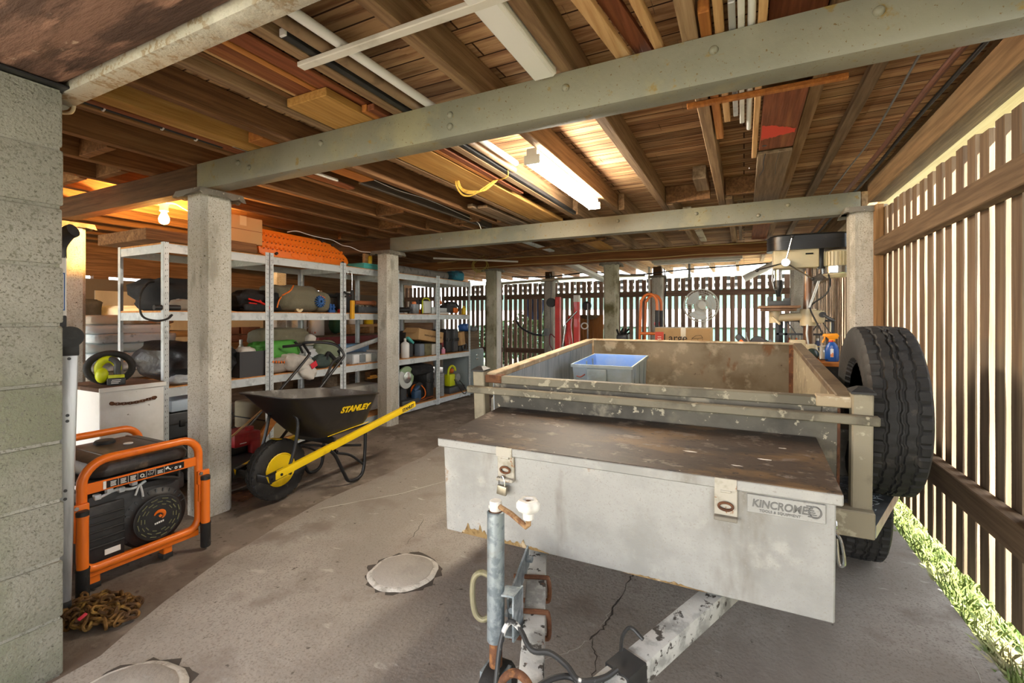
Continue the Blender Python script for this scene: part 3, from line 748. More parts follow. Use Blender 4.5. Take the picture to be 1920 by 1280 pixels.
obj('knob_screw', MB().cyl((ka.x, ka.y, ka.z+.06), (ka.x, ka.y, ka.z+.0675), .009, n=12), m_rust, js)
obj('pull_ring', MB().tube([(jx-.02, jy-.002, .445), (jx-.045, jy-.01, .452), (jx-.066, jy-.014, .43), (jx-.07, jy-.015, .38), (jx-.062, jy-.013, .33), (jx-.042, jy-.008, .313), (jx-.02, jy, .322)], .0085, 10, smooth=5), M('greenish_zinc', K('8b856b'), [(K('6d6848'), 12, (1, 1, 1), .5, .65)], .55, .3), js)
pb = onbar(A1, A2, 1.34)-sv*.042
mb = MB()
mb.beam((jx+.02, jy+.01, .405), (jx+.062, jy+.018, .405), .05, .006); mb.beam((jx+.02, jy+.01, .29), (jx+.062, jy+.018, .29), .05, .006)
mb.beam((jx+.062, jy-.012, .345), (jx+.062, jy+.05, .345), .006, .13)
mb.beam((pb.x, 1.23, .33), (pb.x-.045, 1.47, .375), .006, .075)
mb.cyl((jx+.04, jy+.02, .345), (pb.x+.01, 1.26, .345), .009, n=10)
for (yy, zz) in ((1.43, .385), (1.275, .35), (1.275, .29)):
    mb.cyl((pb.x-.03, yy, zz), (pb.x-.012, yy, zz), .011, n=6)
obj('swivel_clamp', mb, m_galvt, js)
mb = MB().prism([(jx-.036, .178), (jx+.036, .178), (jx+.036, .085), (jx+.031, .085), (jx+.031, .172), (jx-.031, .172), (jx-.031, .085), (jx-.036, .085)], jy-.03, jy+.03, 'y')
mb.cyl((jx-.045, jy, .095), (jx+.045, jy, .095), .008, n=10)
obj('wheel_fork', mb, m_galvt, js)
obj('jockey_wheel', MB().lathe([(.03, -.026), (.06, -.024), (.09, -.026), (.095, -.018), (.095, .018), (.09, .026), (.06, .024), (.03, .026)], (jx, jy, .095), 'x', 32), m_rubber, js)
# coupling end, shackle, cable
mb = MB().obox((-.41, .9, .262), (.13, .12, .07), None, .01); mb.obox((-.41, .82, .285), (.075, .14, .055), None, .02)
mb.lathe([(0, .02), (.022, .018), (.03, .006), (.03, 0)], (-.44, .93, .298), n=6)
mb.lathe([(0, .02), (.018, .018), (.024, .006), (.024, 0)], (-.38, .9, .298), n=6)
obj('coupling', mb, m_rustw, tr)
obj('shackle', MB().tube([(-.50, .955, .285), (-.51, .958, .32), (-.505, .965, .352), (-.483, .972, .37), (-.458, .975, .366), (-.44, .975, .345), (-.437, .97, .31), (-.445, .965, .285)], .0095, 12, smooth=5), m_rust, tr)
mb = MB().tube([(-.6, 1.1, .2), (-.605, 1.14, .3), (-.59, 1.165, .345), (-.55, 1.15, .345), (-.50, 1.115, .327), (-.45, 1.12, .332), (-.40, 1.11, .322), (-.36, 1.09, .312), (-.31, 1.12, .315), (-.285, 1.16, .318)], .0072, 10, smooth=6)
mb.tube([(-.47, .99, .3), (-.43, 1.06, .31), (-.385, 1.1, .305), (-.33, 1.07, .3), (-.29, 1.0, .305), (-.27, .93, .28)], .0072, 10, smooth=6)
mb.tube([(-.24, 1.26, .345), (-.275, 1.27, .36), (-.29, 1.24, .352), (-.285, 1.2, .34)], .005, 8, smooth=5)
obj('wiring_cable', mb, M('paint_splashed_cable', K('2b2b2b'), [(K('d8d8d4'), 5, (1, 1, 1), .58, .6, 5)], .5), tr)

# ---- toolbox on the drawbar
tb = T('toolbox', 'long bare steel toolbox with a dark lid on the trailer drawbar', 'toolbox', (-.42, 1.78, .36))
def bp(name, mb, mat, parent=tb, smooth=35, label=None):
    return obj(name, mb.xf(MT), mat, parent, smooth, tb.location, label)
bp('body', MB().box(-1.062, .224, 1.532, 2.03, .388, .735, .004, 1), m_zinc)
ld = bp('lid', MB().box(-1.078, .238, 1.514, 2.038, .729, .762, .004, 1), m_zinc)
bp('lid_top', MB().box(-1.076, .236, 1.516, 2.036, .7605, .764), m_lid, ld, label='worn dark lid top')
for (fx_, fy_, fw_, fr_) in ((-.165, 1.71, .022, .2), (-.95, 1.93, .012, .5), (.12, 1.86, .014, 1.2), (-.02, 1.63, .016, .9), (.06, 1.72, .02, .1)):
    q_ = [(fx_+fw_*(.6+.4*RND.random())*math.cos(a)*1.2, fy_+fw_*.35*(.5+.5*RND.random())*math.sin(a), .7643) for a in [2*PI*i/11 for i in range(11)]]
    mb = MB(); mb._add(q_, [tuple(range(11))]); bp('paint_chip', mb, m_white, ld, 0)
for (xa, xb) in ((-.816, -.748), (-.08, -.017)):
    l = bp('latch', MB().box(xa, xb, 1.522, 1.533, .642, .735, .002, 1), m_latch)
    mb = MB().cyl((xa+.018, 1.519, .722), (xb-.018, 1.519, .722), .005, n=10)
    mb.box(xa+.002, xb-.002, 1.510, 1.515, .728, .762)
    bp('latch_hinge', mb, m_latch, l)
    mb = MB().ring(((xa+xb)/2, 1.516, .677), (.011, .019), .004, 'y', 20, 8)
    bp('latch_staple', mb, m_rust, l)
    bp('latch_lip', MB().box(xa, xb, 1.505, 1.53, .636, .648, .002, 1), m_galvd if xa > -.5 else m_latch, l)
bpz = bp('brand_plate', MB().box(.008, .2, 1.526, 1.534, .668, .722, .0015, 1), m_zinc)
tm = MT @ frame((.088, 1.5255, .697), (1, 0, 0), (0, 0, 1)); tm = Matrix.Translation(-Vector(tb.location)) @ tm
text('brand_lettering', 'KINCROME', .031, M('embossed_steel', K('6f6f6d'), [], .45, .3), bpz, tm, .0014, .0006, .15, .86)
tm = Matrix.Translation(-Vector(tb.location)) @ MT @ frame((.09, 1.5255, .678), (1, 0, 0), (0, 0, 1))
text('small_lettering', 'TOOLS & EQUIPMENT', .0105, _mats['embossed_steel'], bpz, tm, .001, 0, .1, 1.0)
mb = MB()
for i in range(6): mb.box(.158-.004*(i % 2), .182-.003*i, 1.5245, 1.527, .682+i*.0058, .685+i*.0058)
mb.ring((.175, 1.525, .697), (.016, .014), .0022, 'y', 24, 6)
bp('emblem', mb, _mats['embossed_steel'], bpz)
def stain(name, x0, x1, z0, hmax, seed, mat):
    # ragged rust creeping up from an edge of the steel
    n = 40; P = []; Q = []
    for i in range(n+1):
        t = i/n; x = x0+(x1-x0)*t
        h = hmax*(math.sin(t*PI)**.6)*(.35+.65*abs(noise.noise(Vector((x*38, seed, 0)))+.35*noise.noise(Vector((x*110, seed, 3))))*1.6)
        P.append((x, 1.5308, z0)); Q.append((x, 1.5308, z0+max(.001, h)))
    mb = MB(); mb._add(P+Q, [(i, i+1, n+2+i, n+1+i) for i in range(n)])
    return bp(name, mb, mat, tb, 0)
m_stain = M('ochre_rust_stain', K('8d7349'), [(K('6d5430'), 40, (1, 1, 1), .45, .6), (K('b5a284'), 30, (1, 1, 1), .56, .66)], .8)
stain('rust_stain', -.99, -.86, .39, .07, 3, m_stain); stain('rust_stain', -.86, -.62, .39, .03, 5, m_stain); stain('rust_stain', -.36, -.1, .39, .012, 8, m_stain)
hk = MB().tube([(.232, 1.6, .62), (.245, 1.59, .6), (.252, 1.585, .55), (.25, 1.585, .53), (.24, 1.59, .535), (.236, 1.6, .6)], .004, 8, smooth=5)
hk.ring((.233, 1.6, .64), .012, .003, 'x', 16, 6)
bp('side_hook', hk, m_chrome)
# padlock
pl = T('padlock', 'small brass padlock hanging from the left latch of the toolbox', 'padlock', (-.79, 1.505, .58))
px = -.79; pr = Matrix.Rotation(.12, 3, 'Y')
obj('lock_body', MB().obox((px, 1.500, .572), (.038, .016, .034), pr, .003), M('dull_brass', K('9c9482'), [(K('827a68'), 8, (4, 1, 1), .45, .65)], .4, .7), pl)
obj('shackle', MB().tube([(px-.012, 1.500, .588), (px-.0115, 1.500, .606), (px-.002, 1.504, .621), (px+.009, 1.500, .608), (px+.011, 1.500, .588)], .0034, 8, smooth=5), m_chrome, pl)

# ---- spare wheel
sp = T('spare_wheel', 'big spare wheel with a worn tread standing at the trailer side', 'wheel', (.508, 2.45, .468))
obj('tyre', tyre(MB(), (.508, 2.45, .818), .349, .195, .2), m_rubber, sp, 30)
obj('rim', steel_rim((.508, 2.45, .818), .201, .165, 1), m_blackm, sp)
# ---- blue crate in the tray
cr = T('plastic_crate', 'faded blue plastic crate standing in the trailer tray', 'crate', (-.92, 3.3, .56))
m_crate = M('weathered_crate', K('9aa39c'), [(K('868f88'), 4, (1, 1, 1), .45, .66), (K('a9b9c6'), 3, (1, 1, 1), .5, .7)], .65, 0, .05, 40)
m_crin = M('blue_crate_inside', K('5f86c4'), [(K('8398b8'), 3, (1, 1, 1), .45, .68)], .6)
cx0, cx1, cy0, cy1, cz0, cz1 = -.985, -.605, 2.85, 3.36, .503, .858
cr.location = (-.8, 3.1, .56)
def tap(k, z): return [(cx0+k, cy0+k, z), (cx1-k, cy0+k, z), (cx1-k, cy1-k, z), (cx0+k, cy1-k, z)]
mb = MB().shell([tap(.022, cz0), tap(.004, cz1-.02), tap(-.006, cz1-.018), tap(-.006, cz1), tap(.004, cz1)], cap0=True)
for t_ in (.22, .52, .8):
    for xx in (cx0+.002, cx1-.016):
        mb.box(xx, xx+.014, cy0+(cy1-cy0)*t_-.012, cy0+(cy1-cy0)*t_+.012, cz0+.02, cz1-.02)
mb.box(cx0+.1, cx0+.225, cy0-.006, cy0+.01, cz0+.1, cz1-.025, .003, 1)
def cp(name, mb, mat, par, **k): return obj(name, mb.xf(MT), mat, par, 35, cr.location, **k)
sh = cp('shell', mb, m_crate, cr)
mb = MB().shell([tap(.004, cz1), tap(.012, cz1-.02), tap(.028, cz0+.008)], cap1=True)
cp('inside', mb, m_crin, sh, label='blue inside faces')
cp('red_mark', MB().tube([(cx0+.03, cy0-.001, cz1-.075), (cx0+.055, cy0-.001, cz1-.08), (cx0+.085, cy0-.001, cz1-.062)], .004, 6, smooth=4), M('red_crayon', K('a0574a'), [], .8), sh)
# bits lying in front of the crate
t = T1('rag', 'crumpled tan rag lying on the tray floor before the blue crate', 'rag', MB().bag((-.83, 2.72, .61), (.16, .1, .09), .7, .3, 3), M('tan_rag', K('a38f68'), [], .95), (-.83, 2.72, .56))
# ================================================================== GENERATOR
gx0, gx1, gy0, gy1 = -3.15, -2.57, .965, 1.447
ge = T('generator', 'orange framed petrol generator with black tank standing beside the concrete post', 'generator', (-2.86, 1.2, 0))
def loop(x, r=.019):
    P = []
    def arc(cy, cz, rad, a0, a1, n=7):
        for i in range(n+1):
            a = math.radians(a0+(a1-a0)*i/n); P.append((x, cy+rad*math.cos(a), cz+rad*math.sin(a)))
    arc(gy1-.085, .57-.085, .085, 0, 90); arc(gy0+.1, .57-.1, .1, 90, 180)
    arc(gy0+.05, .095+.05, .05, 180, 270); arc(gy1-.06, .095+.06, .06, 270, 360)
    return MB().tube(P, r, 14, True)
f1 = obj('frame_loop', loop(gx1), m_orange, ge); f2 = obj('frame_loop', loop(gx0), m_orange, ge)
st = obj('label_rail', MB().box(gx1-.004, gx1+.008, gy0+.01, gy1-.01, .428, .474, .003, 1), m_orange, ge)
mb = MB().box(gx1+.0075, gx1+.0095, gy0+.085, gy1-.075, .436, .467)
ls = obj('label_strip', mb, M('black_label', K('17171a'), [], .35), st)
m_ink = M('white_print', K('e6e6e3'), [], .5)
mb = MB()
yy = gy0+.095
mb.box(gx1+.009, gx1+.0102, gy0+.072, gy0+.083, .434, .469)
for i, w_ in enumerate((.036, .036, .036, .034, .036, .036, .034, .04)):
    if i < 3 or i == 5:
        for k in range(4 if i < 3 else 3): mb.box(gx1+.009, gx1+.0102, yy+.004, yy+w_-.008-RND.uniform(0, .006), .4405+k*.006, .4435+k*.006)
    elif i == 3: mb.ring((gx1+.0095, yy+.014, .451), .007, .0022, 'x', 14, 5); mb.box(gx1+.009, gx1+.0102, yy+.02, yy+.027, .4415, .4435)
    elif i == 4:
        mb.ring((gx1+.0095, yy+.009, .450), (.0065, .004), .001, 'x', 12, 5); mb.beam((gx1+.0096, yy+.018, .443), (gx1+.0096, yy+.027, .459), .001, .0015); mb.box(gx1+.009, gx1+.0102, yy+.005, yy+.03, .462, .464)
    elif i == 6:
        mb.beam((gx1+.0096, yy+.002, .452), (gx1+.0096, yy+.014, .461), .001, .008); mb.beam((gx1+.0096, yy+.012, .455), (gx1+.0096, yy+.026, .444), .001, .005); mb.box(gx1+.009, gx1+.0102, yy+.028, yy+.033, .451, .4525)
    else:
        mb.ring((gx1+.0095, yy+.012, .447), .005, .002, 'x', 12, 5); mb.box(gx1+.009, gx1+.0102, yy+.02, yy+.024, .451, .4525); mb.box(gx1+.009, gx1+.0102, yy+.028, yy+.036, .44, .452)
    if i < 6: mb.box(gx1+.009, gx1+.0101, yy+w_-.003, yy+w_-.0018, .436, .467)
    yy += w_+.002
obj('label_print', mb, m_ink, ls, 0)
m_tank = M('dusty_black_tank', K('2a2624'), [(K('4a4038'), 5, (1, 1, 1), .46, .66), (K('6f5f4c'), 12, (1, 1, 1), .6, .72)], .38, 0, .15, 50)
mb = MB()
def rrect(cx, cy, hx_, hy_, r, z, n=6, f=None):
    P = []
    for (sx, sy, a0) in ((1, 1, 0), (-1, 1, 90), (-1, -1, 180), (1, -1, 270)):
        for i in range(n+1):
            a = math.radians(a0+90*i/n); x = cx+sx*(hx_-r)+r*math.cos(a); y = cy+sy*(hy_-r)+r*math.sin(a)
            P.append((x, y, f(x, y) if f else z))
    return P
tcx, tcy = -2.86, 1.225
mb.shell([rrect(tcx, tcy, .235, .185, .05, .462), rrect(tcx, tcy, .255, .2, .05, .475), rrect(tcx, tcy, .258, .203, .05, .505), rrect(tcx, tcy, .245, .19, .05, .53), rrect(tcx, tcy, .21, .16, .05, .545), rrect(tcx, tcy, .1, .08, .04, .553)], True, True)
for yo in (-.12, .12): mb.box(tcx-.2, tcx+.2, tcy+yo-.008, tcy+yo+.008, .54, .552, .004)
tk = obj('fuel_tank', mb, m_tank, ge)
obj('fuel_cap', MB().lathe([(.045, .545), (.045, .562), (.038, .57), (.0, .572)], (tcx-.1, tcy-.02, 0), n=24), m_black, tk)
obj('fuel_gauge', MB().lathe([(.02, .548), (.02, .557), (0, .558)], (tcx+.02, tcy+.03, 0), n=16), m_whitep, tk)
obj('tank_tray', MB().box(gx0+.02, gx1-.02, gy0+.02, gy1-.02, .445, .465, .004), m_black, ge)
# engine
mb = MB().box(-2.98, -2.6, 1.09, 1.38, .13, .38, .02)
mb.box(-2.78, -2.605, 1.0, 1.4, .32, .40, .012)
en = obj('engine_block', mb, m_black, ge)
mb = MB().box(-2.74, -2.592, .985, 1.135, .09, .36, .012)
for k in range(5): mb.box(-2.60, -2.585, .99, 1.13, .17+k*.035, .178+k*.035, .002, 1)
obj('ribbed_cover', mb, m_black, en)
obj('cover_label', MB().box(-2.5925, -2.5905, 1.055, 1.115, .125, .15), m_ink, en)
rc = (-2.59, 1.262, .222)
mb = MB().lathe([(.15, -.08), (.15, -.03), (.138, -.01), (.115, .0), (.105, .012), (.1, .02), (.04, .024), (0, .024)], rc, 'x', 40)
mb.ring((rc[0]+.014, rc[1], rc[2]), .102, .006, 'x', 40, 8)
re = obj('recoil_starter', mb, m_black, en)
mb = MB()
for R_, n_, w_ in ((.09, 12, .028), (.076, 12, .022), (.062, 10, .02)):
    for i in range(n_):
        a = 2*PI*i/n_+R_*20
        mb.obox((rc[0]+.0245-R_*.01, rc[1]+R_*math.cos(a), rc[2]+R_*math.sin(a)), (.003, .004, w_), Euler((a, 0, 0)))
obj('vent_slots', mb, M('slot_olive', K('6a6a4e'), [], .7), re, 0)  # vent slots drawn as small olive bars
mb = MB().tube([(rc[0]+.026, rc[1]+.022*math.cos(a), rc[2]+.012+.02*math.sin(a)) for a in [math.radians(x) for x in range(-60, 170, 15)]], lambda t: .003+.006*math.sin(t*PI), 6)
mb.obox((rc[0]+.026, rc[1]+.004, rc[2]+.008), (.003, .012, .012), Euler((.6, 0, 0)))
obj('orange_emblem', mb, m_orange, re)
mb = MB()
for i in range(5): mb.box(rc[0]+.024, rc[0]+.026, rc[1]-.02+i*.0085, rc[1]-.014+i*.0085, rc[2]-.029+i*.0012, rc[2]-.021+i*.0012)
obj('white_lettering', mb, m_ink, re, 0)
mb = MB()
for i in range(11):
    a = math.radians(20+i*14); mb.obox((rc[0]-.004, rc[1]+.126*math.cos(a), rc[2]+.126*math.sin(a)), (.006, .018, .006), Euler((a, 0, 0)))
obj('fan_ribs', mb, m_dgrey, re, 0)
mb = MB()
mb.tube([(-2.6, 1.04, .39), (-2.6, 1.1, .405), (-2.6, 1.17, .39), (-2.6, 1.22, .41)], .007, 8, smooth=4)
for p in ((1.02, .395), (1.065, .41), (1.11, .4), (1.16, .415)): mb.box(-2.62, -2.592, p[0], p[0]+.025, p[1]-.012, p[1]+.012, .004)
mb.tube([(-2.596, 1.175, .355), (-2.59, 1.19, .4), (-2.59, 1.2, .37), (-2.592, 1.205, .34)], .005, 8, smooth=4)
obj('choke_linkage', mb, m_galv, en)
obj('fuel_hose', MB().tube([(-2.6, 1.19, .43), (-2.58, 1.25, .42), (-2.58, 1.32, .40), (-2.59, 1.36, .385), (-2.6, 1.37, .42)], .008, 10, smooth=5), m_rubber, en)
obj('alternator', MB().cyl((-2.88, .99, .24), (-2.88, 1.2, .24), .13, n=28).box(-3.1, -2.75, 1.0, 1.4, .12, .3, .02), m_dgrey, ge)
mb = MB().box(gx1-.05, gx1+.004, gy0, gy1, .085, .1, .003, 1); mb.box(gx1-.004, gx1+.004, gy0, gy1, .06, .1, .002, 1)
mb.box(gx0-.004, gx0+.05, gy0, gy1, .085, .1, .003, 1)
mb.box(gx0, gx1, gy0+.05, gy0+.09, .075, .1, .003, 1); mb.box(gx0, gx1, gy1-.13, gy1-.09, .075, .1, .003, 1)
obj('base_rails', mb, m_orange, ge)
for (x, y) in ((gx1-.03, gy1-.14), (gx1-.03, gy0+.05), (gx0+.03, gy1-.14), (gx0+.03, gy0+.05)):
    b = obj('foot', MB().box(x-.022, x+.022, y-.02, y+.02, .022, .09, .003, 1), m_orange, ge)
    obj('rubber_pad', MB().box(x-.025, x+.025, y-.023, y+.023, 0, .026, .004), m_rubber, b)
for (y, s) in ((gy0-.012, -1), (gy1+.012, 1)):
    hd = obj('fold_handle', MB().cyl((gx1+.042, y, .125), (gx1+.042, y, .365), .0205, n=18), m_orange, ge)
    obj('grip', MB().lathe([(.021, .004), (.0235, .008), (.0235, .118), (.025, .122), (.025, .13)], (gx1+.042, y, 0), n=18), m_rubber, hd)
    obj('end_cap', MB().lathe([(.0225, .355), (.0225, .372), (.018, .376), (0, .376)], (gx1+.042, y, 0), n=18), m_black, hd)
    mb = MB().box(gx1+.008, gx1+.03, y-.03, y+.03, .33, .40, .006)
    mb.box(gx1-.02, gx1+.03, y-.024, y-.014, .24, .4, .003, 1)
    obj('hinge_plate', mb, m_orange, hd)
    obj('hinge_bolt', MB().cyl((gx1+.028, y-.018, .388), (gx1+.038, y-.018, .388), .009, n=6), m_chrome, hd)

# ---- white steel box with a chain handle
bx = T('steel_chest', 'white painted chest with a rusty chain handle and brown top behind the generator', 'chest', (-3.78, 1.6, 0))
m_chest = M('chipped_white_paint', K('ecece8'), [(K('dcdbd5'), 3, (1, 1, 1), .45, .66), (K('8a8478'), 18, (1, 1, 1), .665, .70, 3), (K('8a5a36'), 4, (1, 1, 1), .68, .75)], .6, .05, .1, 40)
obj('body', MB().box(-4.0, -3.55, 1.42, 1.775, 0, .745, .004, 1), m_chest, bx)
obj('top', MB().box(-4.01, -3.54, 1.41, 1.783, .74, .768, .008), M('brown_rusty_top', K('6b5140'), [(K('533d2e'), 4, (1, 1, 1), .45, .62), (K('85694f'), 10, (1, 1, 1), .55, .68)], .85, 0, .3, 50), bx)
obj('top_edge', MB().box(-3.541, -3.535, 1.412, 1.783, .738, .767, .002, 1), m_chest, bx)
mb = MB(); n = 14
def link(mb, c, d, up, L, W, r):
    d = Vector(d).normalized(); s = Vector(up).cross(d).normalized(); P = []
    for i in range(12):
        a = 2*PI*i/12; x = math.cos(a); y = math.sin(a)
        P.append(Vector(c)+d*((L/2-W/2)*(1 if x > 0 else -1)+W/2*x)+s*(W/2*y))
    mb.tube(P, r, 6, True)
for i in range(n):
    t = i/(n-1); y = 1.485+t*.222; z = .662+t*.008-.012*math.sin(t*PI)
    link(mb, (-3.528, y, z), (0, 1, .03), (1, .0, 1) if i % 2 else (1, 0, -1), .026, .016, .003)
for y in (1.48, 1.712): mb.lathe([(.012, 0), (.012, .012), (0, .016)], (-3.55, y, .664), 'x', 12)
obj('chain_handle', mb, m_rust, bx)

# ---- cordless blower with a black hose ring on the chest
hv = T('hand_vacuum', 'lime green cordless vacuum with a black hose ring on the white chest', 'vacuum', (-3.68, 1.52, .768))
tv = Vector((.371, .928, 0)); nv = Vector((.928, -.371, 0))
cc = Vector((-3.70, 1.535, .768+.108))
P = [cc+tv*(.112*math.cos(a))+Vector((0, 0, .092*math.sin(a))) for a in [2*PI*i/40 for i in range(40)]]
obj('hose', MB().tube(P, .0205, 14, True), m_rubber, hv)
mb = MB()
Q = [cc+nv*.01+tv*(-.01+.05*math.cos(a))+Vector((0, 0, -.01+.066*math.sin(a))) for a in [math.radians(x) for x in range(-10, 215, 15)]]
mb.tube(Q, lambda t: .018+.006*math.sin(t*PI), 12)
mb.ball(tuple(cc-tv*.04+nv*.02-Vector((0, 0, .045))), (.035, .035, .05), 14, 10)
obj('body', mb, m_lime, hv)
obj('inner_tube', MB().tube([cc+nv*.03+tv*.035+Vector((0, 0, z)) for z in (-.06, -.01, .03)]+[cc+nv*.02+tv*.01+Vector((0, 0, .055)), cc+nv*.01-tv*.02+Vector((0, 0, .05))], .019, 12, smooth=4), m_dgrey, hv)
rz_ = Matrix((nv, tv, Vector((0, 0, 1)))).transposed()
obj('lime_fork', MB().obox(cc+nv*.05+tv*.03+Vector((0, 0, -.058)), (.02, .075, .03), rz_, .006).obox(cc+nv*.055+tv*.0+Vector((0, 0, -.068)), (.016, .02, .05), rz_, .004).obox(cc+nv*.055+tv*.062+Vector((0, 0, -.068)), (.016, .02, .05), rz_, .004), m_lime, hv)
bt = obj('battery', MB().obox(cc+nv*.075+tv*.03+Vector((0, 0, -.085)), (.05, .092, .044), rz_, .008), m_dgrey, hv)
mb = MB()
for k in range(3): mb.obox(cc+nv*.1008+tv*(.03-.004*k)+Vector((0, 0, -.073-k*.010)), (.0015, .045-.008*(k == 2), .004), rz_)
obj('battery_print', mb, m_ink, bt, 0)

# ---- folding ladder behind the pier
la = T('folding_ladder', 'folded aluminium ladder with a black hinge knuckle leaning behind the block pier', 'ladder', (-2.55, .85, 0))
a0, a1 = Vector((-2.432, .853, .05)), Vector((-2.405, .866, 1.08))
lv = Vector((-.97, -.2, 0)).normalized(); fw = Vector((.93, -.37, 0))
for k in (0, 1):
    o = lv*(.36*k)
    s1 = obj('stile', MB().beam(a0+o, a1+o, .052, .03, up=fw, bev=.008), m_alu, la)
    obj('foot', MB().beam(a0+o-Vector((0, 0, .05)), a0+o+Vector((0, 0, .02)), .056, .036, up=fw, bev=.004), m_rubber, s1)
    mb = MB()
    for z in (.42, .452, .72, .742, .96):
        mb.cyl(a0+o+(a1-a0)*z+fw*.012, a0+o+(a1-a0)*z+fw*.018, .006, n=10)
    obj('rivets', mb, m_dgrey, s1)
    mb = MB().cyl(a1+o+Vector((.004, 0, .045))-fw*.022, a1+o+Vector((.004, 0, .045))+fw*.022, .042, n=28)
    mb.beam(a1+o-Vector((0, 0, .03)), a1+o+Vector((0, 0, .03)), .056, .035, up=fw, bev=.003)
    mb.beam(a1+o+Vector((-.045, -.02, .03)), a1+o+Vector((-.045, -.02, .13)), .05, .035, up=fw, bev=.003)
    kn = obj('hinge_knuckle', mb, m_black, la)
    u0 = a1+o+Vector((-.045, -.02, .12)); u1 = u0+Vector((.0, 0, .25))
    s2 = obj('upper_stile', MB().beam(u0, u1, .05, .03, up=fw, bev=.006), m_whitep, la)
    if k == 0:
        mb = MB().beam(u0+fw*.0155+Vector((.01, .005, .03)), u0+fw*.0155+Vector((.01, .005, .18)), .026, .001, up=fw)
        lb = obj('blue_label', mb, m_blue, s2)
        mb = MB().beam(u0+fw*.0162+Vector((.01, .005, .035)), u0+fw*.0162+Vector((.01, .005, .175)), .019, .001, up=fw)
        obj('label_face', mb, m_whitep, lb)
    mb = MB().tube([u1-Vector((0, 0, .01)), u1+Vector((.003, 0, .04)), u1+Vector((.03, .015, .085)), u1+Vector((.055, .028, .1))], .027, 12, smooth=3)
    obj('top_elbow', mb, m_black, la)
for z in (.25, .52, .8):
    p = a0+(a1-a0)*z
    obj('rung', MB().cyl(p, p+lv*.36, .014, n=12), m_alu, la)

# ---- heap of rusty chain
ch = T('chain_heap', 'heap of rusty yellow-brown chain on the floor beside the pier', 'chain', (-2.34, .93, 0))
m_chain = M('yellow_brown_chain', K('7d5a2a'), [(K('4f351c'), 20, (1, 1, 1), .42, .58), (K('a88540'), 16, (1, 1, 1), .54, .66)], .7, .3, .4, 80)
mb = MB()
rr_ = random.Random(5)
for i in range(175):
    a = rr_.uniform(0, 6.28); r = math.sqrt(rr_.random())
    ex, ey = .155*r*math.cos(a), .10*r*math.sin(a)
    z = .010+.062*rr_.random()*(1-r*r*.92)
    d = (rr_.uniform(-1, 1), rr_.uniform(-1, 1), rr_.uniform(-.5, .5)); u = (rr_.uniform(-1, 1), rr_.uniform(-1, 1), rr_.uniform(.2, 1))
    link(mb, (-2.34+ex+ey*.3, .925+ey+ex*.15, z+.004), d, u, .046, .028, .0058)
obj('chain', mb, m_chain, ch, 50)
obj('red_tag', MB().obox((-2.262, .852, .058), (.012, .03, .008), Euler((.3, .4, .4)), .002), M('pink_red_tag', K('c8394a'), [], .5), ch)

# ================================================================== WHEELBARROW
wbw = T('wheelbarrow', 'black wheelbarrow with yellow handles and yellow wheel rim', 'wheelbarrow', (-2.76, 2.4, 0))
m_tray = M('black_steel_tray', K('211f1f'), [(K('35312e'), 4, (1, 1, 1), .5, .7)], .42, .1)
m_trayin = M('scuffed_tray_inside', K('67635d'), [(K('47433e'), 4, (1, 1, 1), .44, .62), (K('8c8a86'), 9, (1, 1, 1), .55, .68), (K('5a4a32'), 3, (1, 1, 1), .58, .72)], .5, .1, .2, 40)
cx = -2.77
def tz(y, zf, zb_, y0_, y1_): return zf+(zb_-zf)*(y-y0_)/(y1_-y0_)
def tring(k, grow=0, dz=0):
    """k 0 bottom, 1 rim"""
    hf, hb = .175+(.29-.175)*k, .23+(.315-.23)*k
    yf, yb = 2.27+(1.955-2.27)*k, 2.655+(2.715-2.655)*k
    zf, zb_ = .365+(.70-.365)*k, .415+(.632-.415)*k
    hf += grow; hb += grow; yf -= grow; yb += grow
    P = []; r = .1 if k > .01 else .08; n = 7
    for (sx, sy, a0) in ((1, 1, 0), (-1, 1, 90), (-1, -1, 180), (1, -1, 270)):
        for i in range(n+1):
            a = math.radians(a0+90*i/n)
            v = ((yb if sy > 0 else yf)-sy*r)+r*math.sin(a)
            h = hf+(hb-hf)*(v-yf)/(yb-yf)
            P.append((cx+sx*(h-r)+r*math.cos(a), v, zf+(zb_-zf)*(v-yf)/(yb-yf)+dz))
    return P
mb = MB().shell([tring(0), tring(.04, .008), tring(.15, .012), tring(.5, .006), tring(.97)], cap0=True)
mb.shell([tring(.97), tring(.97, .012), tring(.99, .014), tring(1, .010), tring(1.0, -.002)])
ty = obj('tray', mb, m_tray, wbw, 50)
mb = MB().shell([tring(1.0, -.002), tring(.9, -.006), tring(.5, -.002), tring(.15, .0), tring(.05, -.01)], cap1=True)
obj('tray_inside', mb, m_trayin, ty, 50, label='scuffed grey inside of the tray')
# side plane of the tray for its lettering
pa = Vector((cx+.2+.012, 2.35, .43)); pb_ = Vector((cx+.31, 2.40, .655))
sd_y = (Vector((cx+.315, 2.7, .632))-Vector((cx+.29, 1.96, .70))).normalized()
sd_z = Vector((.085/.25, 0, 1)).normalized()
def traypoint(y, k):
    hf, hb = .175+(.29-.175)*k, .23+(.315-.23)*k
    yf, yb = 2.27+(1.955-2.27)*k, 2.655+(2.715-2.655)*k
    zf, zb_ = .365+(.70-.365)*k, .415+(.632-.415)*k
    t = (y-yf)/(yb-yf)
    return Vector((cx+hf+(hb-hf)*t+.006, y, zf+(zb_-zf)*t))
p = traypoint(2.475, .6); u = (traypoint(2.6, .6)-traypoint(2.35, .6)).normalized(); v = traypoint(2.475, .75)-traypoint(2.475, .45)
text('lettering', 'STANLEY', .062, m_yellow, ty, frame(p+Vector((.003, 0, .0))-Vector(wbw.location), u, v), .002, .0025, .2, .98, label='yellow lettering')
